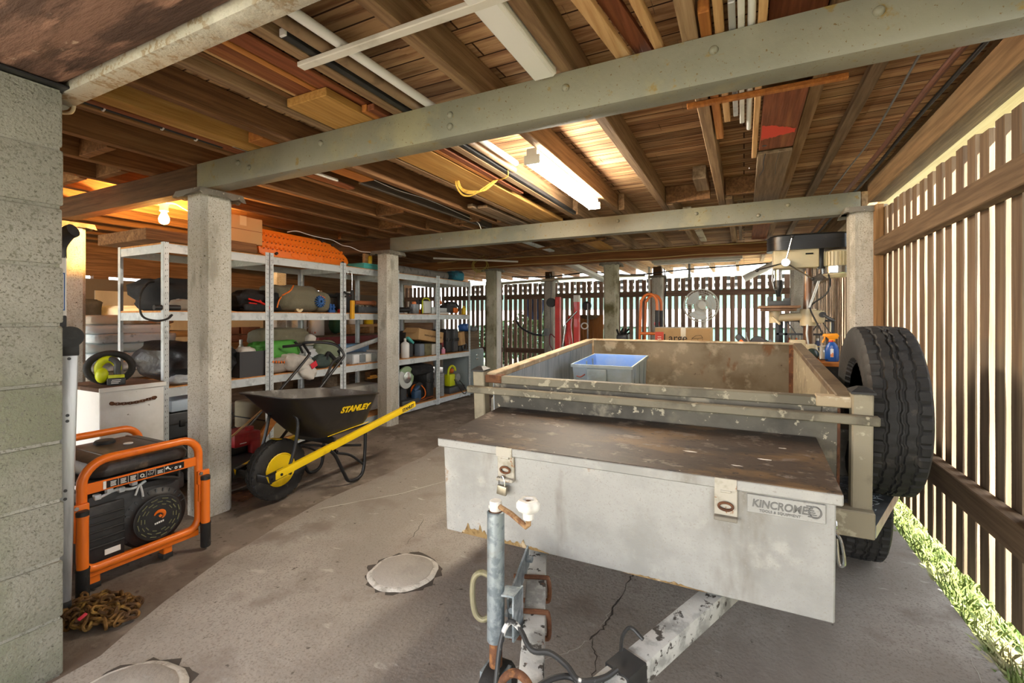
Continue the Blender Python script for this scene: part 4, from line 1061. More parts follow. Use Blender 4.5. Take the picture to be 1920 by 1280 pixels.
obj('yellow_line', MB().tube([traypoint(2.3, .03)+Vector((.004, 0, 0)), traypoint(2.64, .03)+Vector((.004, 0, 0))], .0025, 6), m_yellow, ty)
H0, H1 = (-2.615, 1.875, .206), (-2.485, 3.13, .478)
H2, H3 = (-2.925, 1.875, .206), (-3.055, 3.13, .478)
for (a, b, s) in ((H0, H1, 1), (H2, H3, -1)):
    hd = obj('handle', MB().beam(a, b, .03, .046, bev=.003), m_yellow, wbw)
    q = Vector(a); w_ = Vector(b)
    if s == 1:
        dd = (w_-q).normalized(); c_ = q+(w_-q)*.93+Vector((.0162, -.002, 0))
        text('handle_lettering', 'STANLEY', .033, m_black, hd, frame(c_-Vector(wbw.location), dd, (0, 0, 1)), .0008, .0012, .2, .98, label='black lettering')
    obj('front_clevis', MB().beam(q-Vector((0, .0, .0)), q+Vector((s*.004, .12, .022)), .036, .05, bev=.003).cyl(q+Vector((.02*s, .02, .0)), q+Vector((.027*s, .02, .0)), .009, n=8).cyl(q+Vector((.02*s, .08, .014)), q+Vector((.027*s, .08, .014)), .009, n=8), m_blackm, hd)
wc = (-2.77, 2.055, .201)
wl_ = obj('wheel', tyre(MB(), wc, .2, .095, .107, 120), m_rubber, wbw, 30)
mb = MB().lathe([(.109, -.04), (.104, -.044), (.096, -.036), (.088, -.012), (.086, .012), (.096, .036), (.104, .044), (.109, .04)], wc, 'x', 40)
for sgn in (1, -1):
    for i in range(10):
        a = 2*PI*i/10
        mb.beam((wc[0]+.012*sgn, wc[1]+.024*math.cos(a), wc[2]+.024*math.sin(a)), (wc[0]+.012*sgn, wc[1]+.09*math.cos(a+.25), wc[2]+.09*math.sin(a+.25)), .005, .02, up=(1, 0, 0))
mb.lathe([(.088, .0), (.03, .004), (.026, .02), (.012, .03)], wc, 'x', 30); mb.lathe([(.088, .0), (.03, -.004), (.026, -.02), (.012, -.03)], wc, 'x', 30)
obj('rim', mb, m_yellow, wl_, label='yellow spoked rim')
obj('axle', MB().cyl((wc[0]-.16, wc[1]-.12+.1, wc[2]), (wc[0]+.16, wc[1]-.02, wc[2]), .01, n=12), m_blackm, wbw)
obj('nose_bar', MB().beam((-2.94, 1.888, .2), (-2.6, 1.888, .2), .02, .05, bev=.004), m_blackm, wbw)
for s in (1, -1):
    mb = MB().tube([(cx+s*.115, 2.1, .545), (cx+s*.125, 2.09, .565), (cx+s*.14, 2.1, .53), (cx+s*.15, 2.095, .47), (cx+s*.155, 2.07, .36), (cx+s*.155, 2.03, .245)], .011, 8, smooth=4)
    obj('front_strut', mb, m_blackm, wbw)
    x = cx+s*.205
    mb = MB().tube([(x, 2.31, .285), (x, 2.36, .23), (x, 2.44, .08), (x, 2.475, .025), (x+s*.005, 2.52, .013), (x+s*.01, 2.58, .022), (x+s*.012, 2.615, .07), (x+s*.012, 2.63, .2), (x+s*.012, 2.635, .34)], .0125, 12, smooth=5)
    lg = obj('leg', mb, m_blackm, wbw)
    obj('leg_brace', MB().tube([(x, 2.36, .255), (x-s*.05, 2.42, .28), (x, 2.6, .25)], .0095, 10, smooth=4).tube([(x, 2.37, .25), (x, 2.5, .2), (x+s*.01, 2.62, .1)], .0095, 10, smooth=4), m_blackm, lg)
obj('cross_brace', MB().tube([(cx-.2, 2.38, .255), (cx, 2.4, .27), (cx+.2, 2.38, .255)], .0095, 10, smooth=4).box(cx-.2, cx+.2, 2.35, 2.37, .31, .36, .003), m_blackm, wbw)
obj('warning_sticker', MB().obox((cx+.02, 2.03, .408), (.06, .05, .002), Euler((-.15, .1, .3))), m_yellow, wl_)

# ---- push mower behind the barrow
mw = T('lawn_mower', 'push mower with a red engine and tall black tube handle behind the wheelbarrow', 'mower', (-3.42, 2.2, 0))
mb = MB().shell([rrect(-3.42, 2.15, .22, .27, .12, .07), rrect(-3.42, 2.15, .235, .28, .12, .09), rrect(-3.42, 2.15, .225, .27, .12, .17), rrect(-3.42, 2.15, .15, .18, .1, .2)], True, True)
obj('deck', mb, m_dgrey, mw)
mb = MB().box(-3.54, -3.3, 2.07, 2.3, .2, .3, .015); mb.cyl((-3.42, 2.18, .3), (-3.42, 2.18, .33), .08, .06, 20)
obj('engine', mb, m_blackm, mw)
mb = MB().box(-3.5, -3.26, 2.08, 2.29, .26, .36, .02); mb.box(-3.3, -3.24, 2.2, 2.27, .2, .3, .01); mb.cyl((-3.33, 2.24, .36), (-3.33, 2.24, .385), .03, n=16)
ec = obj('engine_cover', mb, M('faded_red_cover', K('a8262c'), [(K('8c1f24'), 8, (1, 1, 1), .5, .68)], .45), mw)
obj('cover_stripe', MB().box(-3.2595, -3.258, 2.12, 2.17, .287, .292), m_ink, ec)
for (x, y) in ((-3.2, 1.93), (-3.64, 1.93), (-3.2, 2.42), (-3.64, 2.42)):
    obj('wheel', MB().lathe([(.03, -.02), (.07, -.02), (.09, -.022), (.095, -.01), (.095, .01), (.09, .022), (.07, .02), (.03, .02)], (x, y, .095), 'x', 24), m_rubber, mw)
hb = [(-3.65, 2.35, .22), (-3.65, 2.76, .585), (-3.65, 3.03, .84), (-3.65, 3.035, .88), (-3.65, 2.985, .955), (-3.6, 2.99, .975), (-3.42, 3.03, .975), (-3.31, 3.06, .95), (-3.255, 3.085, .88), (-3.25, 3.08, .845), (-3.25, 3.03, .80), (-3.25, 2.84, .62), (-3.25, 2.42, .23)]
hn = obj('handle', MB().tube(hb, .0125, 12, smooth=4), m_blackm, mw)
obj('hand_grip', MB().tube([(-3.66, 2.975, .955), (-3.72, 2.93, .945), (-3.8, 2.88, .935)], .014, 10, smooth=3), m_rubber, hn)
obj('control_cable', MB().tube([(-3.26, 3.06, .85), (-3.285, 2.99, .80), (-3.29, 2.95, .73), (-3.27, 2.88, .66), (-3.25, 2.86, .64)], .012, 8, smooth=4), m_rubber, hn)
# ================================================================== SHELVING
LV = [.085, .69, 1.255, 1.758]
SX0, SX1, SL = -4.45, -3.80, .845
def make_shelf(y0, label):
    t = T('shelving_unit', label, 'shelving', ((SX0+SX1)/2, y0+SL/2, 0), 'galvanised shelving units in a row')
    for (x, sx) in ((SX1, -1), (SX0, 1)):
        for (y, sy) in ((y0, 1), (y0+SL, -1)):
            mb = MB().box(x+sx*.002, x, y, y+sy*.036, 0, 1.785)
            mb.box(x, x+sx*.036, y, y+sy*.002, 0, 1.785)
            u = obj('upright', mb, m_galv, t, 0)
            if sx == -1:
                h = MB()
                for k in range(42):
                    z = .05+k*.0415
                    h.box(x-.0005, x+.0006, y+sy*.011, y+sy*.014, z, z+.012)
                    h.box(x-.0005, x+.0006, y+sy*.023, y+sy*.026, z+.006, z+.012)
                obj('slot_pattern', h, m_dgrey, u, 0)
    for z in LV:
        s = obj('shelf_board', MB().box(SX0+.006, SX1-.004, y0+.004, y0+SL-.004, z-.014, z, .0015, 1), m_chip, t)
        for (xa, xb) in ((SX1-.004, SX1-.0015), (SX0+.0015, SX0+.004)):
            mb = MB().box(xa, xb, y0+.003, y0+SL-.003, z-.075, z-.008, .001, 1)
            mb.box(min(xa, xb) if xa < -4 else xa-.02, xb if xa > -4 else xb+.02, y0+.003, y0+SL-.003, z-.018, z-.0145)
            obj('shelf_beam', mb, m_galv, s)
        for (ya, yb) in ((y0+.003, y0+.006), (y0+SL-.006, y0+SL-.003)):
            obj('shelf_beam', MB().box(SX0+.004, SX1-.004, ya, yb, z-.075, z-.014), m_galv, s)
    return t
s0 = make_shelf(1.897, 'first shelving unit from the left, partly behind the near concrete post')
LABS = ['second shelving unit from the left, under the orange recovery board', 'third shelving unit, with a yellow caulking gun hung on its upright', 'fourth shelving unit, holding the printed cardboard box', 'fifth and farthest shelving unit, next to the grey filing cabinet']
for k, lb in enumerate(LABS):
    d = dup(s0, (s0.location.x, s0.location.y+.8535*(k+1), 0), label=lb)
for ch in s0.children: pass

# ------------------------------------------------------------------ small makers
def carton(name, label, cat, x0, x1, y0, y1, z0, z1, mat=m_card, tape=True, rot=None, group=None):
    c = ((x0+x1)/2, (y0+y1)/2, z0)
    t = T(name, label, cat, c, group)
    mb = MB().box(x0, x1, y0, y1, z0, z1, .004, 1)
    b = obj('box', mb, mat, t)
    if tape:
        obj('tape', MB().box(x1-.0005, x1+.0012, (y0+y1)/2-.03, (y0+y1)/2+.03, z1-.08, z1+.001).box(x0, x1, (y0+y1)/2-.03, (y0+y1)/2+.03, z1-.0005, z1+.0012), M('packing_tape', K('d2b98c'), [], .3), b)
        obj('flap_seam', MB().box(x1-.0005, x1+.0014, y0, y1, (z0+z1)/2-.002, (z0+z1)/2+.002), w_red, b)
    if rot is not None: t.rotation_euler = rot
    return t
def bottle(name, label, cat, x, y, z, r, h, mat, cap=m_black, group=None, neck=.45):
    t = T(name, label, cat, (x, y, z), group)
    obj('body', MB().lathe([(r*.9, z), (r, z+.006), (r, z+h*.68), (r*.85, z+h*.76), (r*neck, z+h*.84), (r*neck, z+h*.88)], (x, y, 0), n=20), mat, t)
    obj('cap', MB().lathe([(r*neck*1.15, z+h*.86), (r*neck*1.15, z+h*.985), (r*neck*.9, z+h), (0, z+h)], (x, y, 0), n=16), cap, t)
    return t
def tin(name, label, cat, x, y, z, r, h, mat, lid=m_grey, group=None, handle=False):
    t = T(name, label, cat, (x, y, z), group)
    obj('body', MB().lathe([(r*.97, z), (r, z+.004), (r, z+h*.93), (r*1.03, z+h*.94), (r*1.03, z+h*.97)], (x, y, 0), n=24), mat, t)
    obj('lid', MB().lathe([(r*1.0, z+h*.955), (r*1.02, z+h*.985), (r*.8, z+h), (0, z+h*.99)], (x, y, 0), n=24), lid, t)
    if handle: obj('handle', MB().tube([(x+r*.7, y-r*1.0, z+h*.85), (x+r*1.05, y-r*.6, z+h*.55), (x+r*1.1, y, z+h*.42), (x+r*1.05, y+r*.6, z+h*.55), (x+r*.7, y+r*1.0, z+h*.85)], .003, 6, smooth=4), m_galv, t)
    return t
def case(name, label, cat, x0, x1, y0, y1, z0, z1, mat, group=None, axis='y', trimmat=m_black):
    """tool case with ribs, two latches and a handle on the face toward +x"""
    t = T(name, label, cat, ((x0+x1)/2, (y0+y1)/2, z0), group)
    mb = MB().box(x0, x1, y0, y1, z0, z1, .02, 3)
    b = obj('shell', mb, mat, t)
    mb = MB()
    zm = z0+(z1-z0)*.55
    mb.box(x0-.003, x1+.004, y0-.003, y1+.003, zm-.006, zm+.006, .002, 1)
    obj('lid_seam', mb, trimmat, b)
    w = y1-y0
    for f in (.2, .8):
        obj('latch', MB().box(x1, x1+.012, y0+w*f-.02, y0+w*f+.02, zm-.025, zm+.025, .004), trimmat, t)
    obj('handle', MB().tube([(x1-.005, y0+w*.36, zm-.01), (x1+.022, y0+w*.38, zm-.012), (x1+.022, y0+w*.62, zm-.012), (x1-.005, y0+w*.64, zm-.01)], .008, 8, smooth=3), trimmat, t)
    return t

# ------------------------------------------------------------------ first unit
L1, L2, L3, L4 = LV
t = T('duffel_bag', 'big black bag slumped on the first shelving unit, cable hanging from it', 'bag', (-4.1, 2.07, L3), None)
mb = MB().bag((-4.1, 2.1, L3+.125), (.5, .42, .27), .55, .25, 3)
obj('bag', mb, m_cloth_k, t, 60)
obj('piping', MB().tube([(-3.9, 1.97, L3+.06), (-3.91, 1.99, L3+.15), (-3.95, 2.02, L3+.22)], .004, 6, smooth=4), m_grey, t)
t = T('cable_loop', 'black cable loop with a plug drooping off the first shelving unit', 'cable', (-3.85, 1.85, L3), None)
P = [(-4.0, 1.93, L3+.22), (-3.96, 1.87, L3+.2), (-3.9, 1.80, L3+.12), (-3.86, 1.775, L3+.02), (-3.84, 1.79, L3-.05), (-3.79, 1.85, L3-.075), (-3.79, 1.92, L3-.06), (-3.79, 1.95, L3-.03)]
obj('cable', MB().tube(P, .0075, 8, smooth=6), m_rubber, t)
obj('plug', MB().cyl((-3.83, 1.85, L3+.022), (-3.83, 2.02, L3+.022), .02, .022, 14), m_black, t)
T1('shoe', 'grey shoe with white stripes beside the black bag', 'shoe', MB().bag((-3.88, 2.06, L3+.045), (.13, .2, .1), .7, .15, 8), M('grey_shoe', K('8d8478'), [(K('d9d5cc'), 6, (1, 1, 1), .58, .62)], .8), (-3.88, 2.06, L3))
T1('blue_cloth', 'blue cloth stuffed under the black bag at the first unit', 'cloth', MB().bag((-3.87, 2.3, L3+.06), (.1, .12, .12), .7, .2, 9), m_blue, (-3.87, 2.3, L3))
t = T('hacksaw', 'yellow framed saw lying on the first shelving unit', 'saw', (-3.84, 2.2, L3), None)
obj('frame', MB().tube([(-3.83, 2.13, L3+.045), (-3.83, 2.25, L3+.03), (-3.83, 2.25, L3+.012), (-3.83, 2.13, L3+.012)], .007, 8), m_yellow, t)
obj('handle', MB().cyl((-3.83, 2.26, L3+.022), (-3.83, 2.36, L3+.022), .018, .015, 12), w_orange, t)
T1('red_strap', 'small red strap on the first shelving unit', 'strap', MB().bag((-3.84, 2.33, L3+.05), (.05, .1, .05), .6, .2, 4), m_red, (-3.84, 2.33, L3))
t = T1('dark_sheet', 'black plastic sheet bundled on the third shelf of the first unit', 'sheet', MB().bag((-4.05, 2.2, L2+.17), (.6, .62, .34), .7, .25, 12), M('black_sheeting', K('1a1a1c'), [(K('2c2c30'), 9, (1, 1, 1), .52, .66)], .4, 0, .6, 16), (-4.05, 2.2, L2), None, 60)
T1('grey_pouch', 'grey cloth pouch under the black plastic sheet', 'bag', MB().bag((-3.87, 2.12, L2+.045), (.18, .34, .09), .6, .22, 15), m_silver, (-3.87, 2.12, L2), None, 60)
# on top of the first unit: sheet of dark ply, small bits
T1('plywood_sheet', 'dark ragged plywood sheet on top of the first shelving unit', 'board', MB().box(-4.48, -3.79, 1.78, 2.62, L4+.002, L4+.085, .004, 1), w_joistd, (-4.1, 2.2, L4))
carton('cardboard_carton', 'taped cardboard carton on top of the shelving beside the orange board', 'box', -4.33, -3.86, 2.36, 2.72, L4+.088 if False else L4+.09, L4+.32)
# cases on the ground below
case('tool_case', 'black tool case on the ground under the first shelving unit', 'case', -4.3, -3.86, 1.95, 2.5, L1+.002, L1+.19, m_black)
case('tool_case', 'dark grey tool case stacked on the black one under the first unit', 'case', -4.3, -3.87, 1.96, 2.46, L1+.194, L1+.40, m_dgrey)
T1('storage_tray', 'pale blue plastic tray on the grey tool case', 'tray', MB().box(-4.25, -3.84, 1.97, 2.4, L1+.405, L1+.49, .01), M('pale_blue_plastic', K('b9cadb'), [], .5), (-4.05, 2.2, L1+.4))
# ------------------------------------------------------------------ second unit
t = T('storage_carton', 'dark grey fabric storage box on the lower shelf of the second unit', 'box', (-4.0, 2.6, L2), None)
mb = MB().shell([[(-4.2, 2.49, L2), (-3.83, 2.49, L2), (-3.83, 2.74, L2), (-4.2, 2.74, L2)], [(-4.2, 2.485, L2+.22), (-3.822, 2.485, L2+.22), (-3.822, 2.745, L2+.22), (-4.2, 2.745, L2+.22)], [(-4.19, 2.495, L2+.22), (-3.832, 2.495, L2+.22), (-3.832, 2.735, L2+.22), (-4.19, 2.735, L2+.22)], [(-4.19, 2.495, L2+.15), (-3.832, 2.495, L2+.15), (-3.832, 2.735, L2+.15), (-4.19, 2.735, L2+.15)]], True, True)
obj('box', mb, M('charcoal_fabric', K('48494c'), [], .9), t)
T1('white_rope_hank', 'white cloth bundle poking out of the dark storage box', 'cloth', MB().bag((-3.93, 2.6, L2+.2), (.16, .16, .12), .8, .2, 17), m_cloth_w, (-3.93, 2.6, L2+.14), None, 60)
t = T('sleeping_bag', 'green sleeping bag roll with a black strap on the second unit', 'bag', (-3.95, 2.92, L2+.12), None)
obj('roll', MB().bag((-3.95, 2.9, L2+.21), (.2, .5, .19), .55, .14, 21, None, 32, 3), m_cloth_g, t, 60)
obj('strap', MB().tube([(-3.87, 3.06, L2+.28), (-3.84, 3.09, L2+.24), (-3.83, 3.12, L2+.17)], .011, 8, smooth=4), m_cloth_k, t)
t = T('tent_bag', 'olive canvas roll with a white end above the green sleeping bag', 'bag', (-4.0, 3.0, L2+.25), None)
obj('roll', MB().bag((-4.05, 3.03, L2+.33), (.2, .62, .17), .5, .12, 23), m_cloth_o, t, 60)
obj('end', MB().bag((-3.98, 3.3, L2+.29), (.19, .1, .12), .7, .12, 25), m_cloth_w, t, 60)
t = T('canvas_sack', 'dirty white canvas sack with a red tag hanging over the shelf edge', 'sack', (-3.84, 3.08, L2), None)
obj('sack', MB().bag((-3.86, 3.06, L2+.075), (.24, .36, .17), .6, .2, 27, Euler((-.2, 0, 0))).bag((-3.79, 3.14, L2-.01), (.09, .2, .14), .7, .16, 29, Euler((-.5, 0, 0)), flat=False), m_cloth_w, t, 60)
obj('tag', MB().obox((-3.735, 3.17, L2+.055), (.004, .07, .055), Euler((.5, .1, .0))), M('red_tag', K('d42a3a'), [], .6), t)
obj('cord', MB().tube([(-3.76, 3.14, L2+.14), (-3.74, 3.2, L2+.1), (-3.735, 3.18, L2+.05)], .003, 6, smooth=4), m_cloth_k, t)
t = T('tent_bag', 'grey tent bag with orange print squeezed between dark box and upright', 'bag', (-3.88, 2.85, L2), None)
obj('bag', MB().bag((-3.9, 2.86, L2+.075), (.2, .3, .15), .6, .18, 31), M('taupe_cloth', K('9a9189'), [(K('857c74'), 5, (1, 1, 1), .5, .66)], .9, 0, .3, 24), t, 60)
mb = MB()
for i in range(5): mb.obox((-3.797, 2.78+i*.028, L2+.115-.003*i), (.003, .016, .02), Euler((.5*(i % 2), 0, .2)))
obj('orange_print', mb, m_orange, t)
T1('silver_bag', 'crumpled silver cloth bag behind the white sack', 'bag', MB().bag((-4.0, 3.3, L2+.12), (.26, .26, .2), .65, .28, 33), m_silver, (-4.0, 3.3, L2), None, 60)
T1('dark_green_bag', 'dark green cloth bag between the silver bag and the sage duffel', 'bag', MB().bag((-3.88, 3.36, L2+.07), (.17, .2, .15), .65, .2, 35), M('dark_green_cloth', K('3b4a47'), [(K('2d3a37'), 6, (1, 1, 1), .5, .66)], .8, 0, .3, 24), (-3.88, 3.36, L2), None, 60)
t = T('duffel_bag', 'sage green duffel with black straps at the right of the second unit', 'bag', (-3.95, 3.5, L2), None)
obj('bag', MB().bag((-3.98, 3.48, L2+.135), (.3, .32, .27), .55, .16, 37), m_cloth_s, t, 60)
obj('strap', MB().tube([(-3.83, 3.37, L2+.02), (-3.81, 3.39, L2+.12), (-3.82, 3.43, L2+.15), (-3.80, 3.5, L2+.07), (-3.81, 3.58, L2+.03)], .018, 8, smooth=4), m_cloth_k, t)
obj('strap', MB().tube([(-3.84, 3.56, L2+.17), (-3.82, 3.6, L2+.12), (-3.83, 3.62, L2+.06)], .02, 8, smooth=4), m_cloth_k, t)
mb = MB()
for i in range(5): mb.box(-3.815, -3.81, 3.47+i*.022, 3.476+i*.022, L2+.10, L2+.108)
obj('print_dots', mb, m_ink, t, 0)
# second level
t = T('duffel_bag', 'black gear bag with red straps on the second unit', 'bag', (-3.95, 2.7, L3), None)
obj('bag', MB().bag((-4.0, 2.75, L3+.1), (.34, .5, .2), .55, .22, 41), m_cloth_k, t, 60)
obj('red_strap', MB().tube([(-3.82, 2.56, L3+.11), (-3.81, 2.66, L3+.085), (-3.81, 2.74, L3+.05), (-3.81, 2.76, L3+.02)], .008, 8, smooth=4).tube([(-3.81, 2.56, L3+.075), (-3.81, 2.63, L3+.07)], .006, 8).cyl((-3.82, 2.66, L3+.1), (-3.82, 2.7, L3+.06), .012, .006, 8), m_red, t)
T1('black_pouch', 'small black pouch in front of the red strapped gear bag', 'bag', MB().bag((-3.86, 2.64, L3+.04), (.1, .26, .08), .6, .2, 43), m_cloth_k, (-3.86, 2.64, L3), None, 60)
t = T('duffel_bag', 'olive drawstring bag with a blue gathered end and orange piping', 'bag', (-4.0, 3.2, L3), None)
obj('bag', MB().bag((-4.0, 3.12, L3+.135), (.4, .62, .27), .6, .16, 45).bag((-3.95, 3.4, L3+.11), (.24, .2, .22), .7, .14, 46), m_cloth_o, t, 60)
mb = MB()
gc = Vector((-3.80, 3.30, L3+.11))
for i in range(14):
    a = 2*PI*i/14; d = Vector((0, math.cos(a), math.sin(a)))
    mb.obox(gc+d*.038+Vector((.0, 0, 0)), (.03, .045, .012), Euler((a, 0, 0)), .005)
mb.ring(gc+Vector((.01, 0, 0)), .022, .012, 'x', 18, 8)
obj('blue_end', mb, M('blue_nylon', K('2f5f9e'), [(K('244a7d'), 10, (1, 1, 1), .5, .66)], .6), t, 60)
obj('piping', MB().tube([(-3.83, 2.89, L3+.15), (-3.82, 2.97, L3+.2), (-3.86, 3.04, L3+.255)], .007, 8, smooth=4).tube([(-3.8, 2.82, L3+.04), (-3.79, 2.83, L3+.1), (-3.81, 2.87, L3+.14)], .006, 8, smooth=4).tube([(-3.8, 3.3, L3+.17), (-3.79, 3.35, L3+.15)], .006, 6), m_orange, t)
t = T('tape_roll', 'cream roll of tape on edge in front of the olive bag', 'tape', (-3.85, 3.1, L3), None)
obj('roll', MB().lathe([(.015, -.025), (.04, -.025), (.04, .025), (.015, .025), (.015, -.025)], (-3.86, 3.09, L3+.041), 'x', 24), M('cream_tape', K('d6c7a0'), [], .6), t)
obj('core', MB().lathe([(.014, -.026), (.018, -.026), (.018, .026), (.014, .026), (.014, -.026)], (-3.86, 3.09, L3+.041), 'x', 20), m_card, t)
T1('blue_clamp', 'blue tool clamp standing at the right end of the olive bag', 'clamp', MB().box(-3.9, -3.86, 3.48, 3.55, L3, L3+.03, .004).box(-3.895, -3.865, 3.485, 3.505, L3+.02, L3+.095, .004).box(-3.895, -3.865, 3.525, 3.545, L3+.02, L3+.09, .004).cyl((-3.88, 3.47, L3+.06), (-3.88, 3.56, L3+.06), .009, n=10), m_blue, (-3.88, 3.52, L3))
T1('red_puck', 'small red cap lying at the upright of the second unit', 'cap', MB().lathe([(.035, L3), (.038, L3+.02), (.03, L3+.04), (0, L3+.045)], (-3.86, 3.62, 0), n=18), m_red, (-3.86, 3.62, L3))
# recovery board on top
t = T('recovery_board', 'bright orange recovery board leaning on top of the shelving', 'recovery board', (-3.95, 3.25, L4), None)
m_rb = M('orange_nylon', K('f07d1e'), [(K('db6a12'), 5, (1, 1, 1), .55, .72)], .45)
poly = [(2.735, L4+.035), (2.80, L4+.015), (3.0, L4+.002), (3.70, L4+.002), (3.775, L4+.03), (3.80, L4+.055), (3.79, L4+.10), (3.72, L4+.165), (3.58, L4+.235), (3.40, L4+.262), (2.735, L4+.272)]
mb = MB().prism(poly, -.012, .012, 'x', .004)
lean = Matrix.Translation((-3.93, 0, L4)) @ Matrix.Rotation(-.22, 4, 'Y') @ Matrix.Translation((0, 0, -L4))
bd = obj('board', mb.xf(lean), m_rb, t)
mb = MB(); mp = MB(); mk = MB()
for r_, z in enumerate((.22, .155, .095)):
    for i in range(22 if r_ else 17):
        y = 2.77+i*.045
        if y > 3.76-.9*max(0, z-.12): continue
        mb.lathe([(.014, 0), (.011, .012), (.006, .017), (0, .0175)], (.012, y, L4+z+.006*(i % 2)), 'x', 8)
        mk.obox((.0128, y+.016, L4+z-.012), (.002, .02, .010), Euler((.4, 0, 0)))
for i in range(3): mp.ring((.012, 3.12+i*.19, L4+.05), (.05, .022), .006, 'x', 24, 6)
for k in range(2): mp.tube([(.013, 2.74, L4+.03+k*.011), (.013, 2.82, L4+.012+k*.011), (.013, 3.0, L4+.004+k*.009), (.013, 3.7, L4+.004+k*.009)], .003, 6, smooth=4)
obj('cleat_pattern', mb.xf(lean), m_rb, bd); obj('hand_holds', mp.xf(lean), m_rb, bd)
obj('gap_pattern', mk.xf(lean), M('dark_orange_gap', K('8a3d08'), [], .6), bd, 0)
for (y, z) in ((2.90, .042), (3.70, .04), (2.77, .268), (3.60, .228), (3.47, .25)):
    obj('mount_pin', MB().obox((.022, y, L4+z), (.03, .026, .022), Euler((.8, 0, 0)), .004).xf(lean), m_black, t)
T1('loose_cable', 'thin white cable running along the top edge of the orange board', 'cable', MB().tube([(-3.96, 3.05, L4+.275), (-3.95, 3.15, L4+.30), (-3.95, 3.3, L4+.285), (-3.93, 3.45, L4+.275), (-3.92, 3.56, L4+.272), (-3.9, 3.68, L4+.232), (-3.88, 3.78, L4+.225), (-3.85, 3.9, L4+.19), (-3.8, 4.0, L4+.19)], .004, 6, smooth=5), m_whitep, (-3.93, 3.4, L4+.22))
# ------------------------------------------------------------------ third unit
t = T('caulking_gun', 'yellow and black caulking gun hung by its rod on the upright', 'caulking gun', (-3.77, 3.68, 1.2), None)
y_ = 3.70
obj('barrel', MB().box(-3.788, -3.755, y_-.022, y_+.02, 1.19, 1.39, .006).box(-3.753, -3.7525, y_-.004, y_+.004, 1.24, 1.34), M('amber_plastic', K('e0a51e'), [], .45), t)
obj('rod', MB().tube([(-3.772, y_-.005, 1.40), (-3.772, y_-.005, 1.66), (-3.775, y_-.02, 1.70), (-3.78, y_-.05, 1.695), (-3.785, y_-.055, 1.66)], .004, 8, smooth=4), m_chrome, t)
mb = MB().box(-3.787, -3.757, y_-.018, y_+.012, 1.385, 1.50, .006)
mb.tube([(-3.772, y_-.005, 1.45), (-3.772, y_-.07, 1.46), (-3.772, y_-.11, 1.475)], .012, 8, smooth=3).tube([(-3.772, y_-.005, 1.42), (-3.772, y_-.06, 1.435), (-3.772, y_-.1, 1.425)], .008, 8, smooth=3)
obj('trigger_handle', mb, m_black, t)
T1('clay_pipe', 'terracotta pipe lying across the clutter on the third unit', 'pipe', MB().lathe([(.02, -.14), (.022, -.14), (.024, .14), (.033, .145), (.033, .17), (.02, .17)], (-3.92, 4.02, L3+.12), 'y', 18), M('terracotta', K('b06a42'), [(K('8f5232'), 8, (1, 1, 1), .5, .66)], .8), (-3.92, 4.02, L3+.09))
t = T('tool_tray', 'dark grey tray full of fittings under the terracotta pipe', 'tray', (-3.95, 4.05, L3), None)
obj('tray', MB().box(-4.1, -3.84, 3.86, 4.3, L3, L3+.075, .008), m_dgrey, t)
mb = MB()
for i in range(26): mb.ball((RND.uniform(-4.05, -3.86), RND.uniform(3.88, 4.28), L3+.078+RND.uniform(0, .012)), (RND.uniform(.008, .02), RND.uniform(.01, .03), .01), 8, 6)
ft = obj('fittings', mb, M('mixed_fittings', K('a59b88'), [(K('5c5246'), 20, (1, 1, 1), .45, .55), (K('e0dccf'), 30, (1, 1, 1), .58, .64)], .7), t); ft['kind'] = 'stuff'
t = T('sign_card', 'white card with a red panel propped behind the caulking gun', 'sign', (-3.98, 3.84, L3+.08), None)
obj('card', MB().obox((-3.98, 3.84, L3+.15), (.004, .16, .18), Euler((.1, .15, 0))), m_whitep, t)
obj('red_panel', MB().obox((-3.975, 3.86, L3+.175), (.004, .055, .05), Euler((.1, .15, 0))), m_red, t)
T1('blue_pliers', 'blue handled pliers at the right end of the grey tray', 'pliers', MB().tube([(-3.83, 4.24, L3+.075), (-3.83, 4.3, L3+.045), (-3.83, 4.33, L3+.01)], .008, 8, smooth=3).tube([(-3.83, 4.25, L3+.03), (-3.83, 4.3, L3+.05), (-3.83, 4.35, L3+.06)], .008, 8, smooth=3), m_blue, (-3.83, 4.3, L3))
T1('chainsaw_bar', 'black tool with a long handle lying behind the caulking gun', 'tool', MB().box(-4.05, -3.98, 3.3, 3.75, L3+.17, L3+.2, .01).bag((-4.0, 3.78, L3+.12), (.14, .2, .22), .6, .15, 51), m_black, (-4.0, 3.6, L3))
t = T('storage_box', 'teal plastic box on top of the third unit', 'box', (-3.95, 4.15, L4), None)
obj('tub', MB().box(-4.1, -3.86, 3.96, 4.36, L4, L4+.055, .008), m_teal, t); obj('lid', MB().box(-4.11, -3.85, 3.95, 4.37, L4+.05, L4+.07, .006), m_teal, t)
bottle('glue_bottle', 'small yellow bottle with a black cap on the teal box', 'bottle', -3.92, 4.12, L4+.07, .024, .12, m_yellow)
T1('timber_offcut', 'pale timber offcut standing behind the yellow bottle', 'offcut', MB().box(-4.02, -3.98, 4.1, 4.22, L4+.07, L4+.2, .003), w_pale, (-4, 4.16, L4+.07))
T1('spirit_level', 'long white and blue level leaning across the third unit', 'level', MB().beam((-3.83, 3.62, .84), (-3.95, 4.42, .97), .022, .05, bev=.003), m_alu, (-3.88, 4.0, .83))
t = T('parts_organiser', 'clear drawer organiser on the lower shelf of the third unit', 'organiser', (-3.95, 3.95, L2), None)
obj('case', MB().box(-4.1, -3.85, 3.78, 4.16, L2, L2+.11, .005), M('clear_grey_plastic', K('b9bfc2'), [(K('8d959a'), 12, (1, 3, 1), .5, .6)], .35), t)
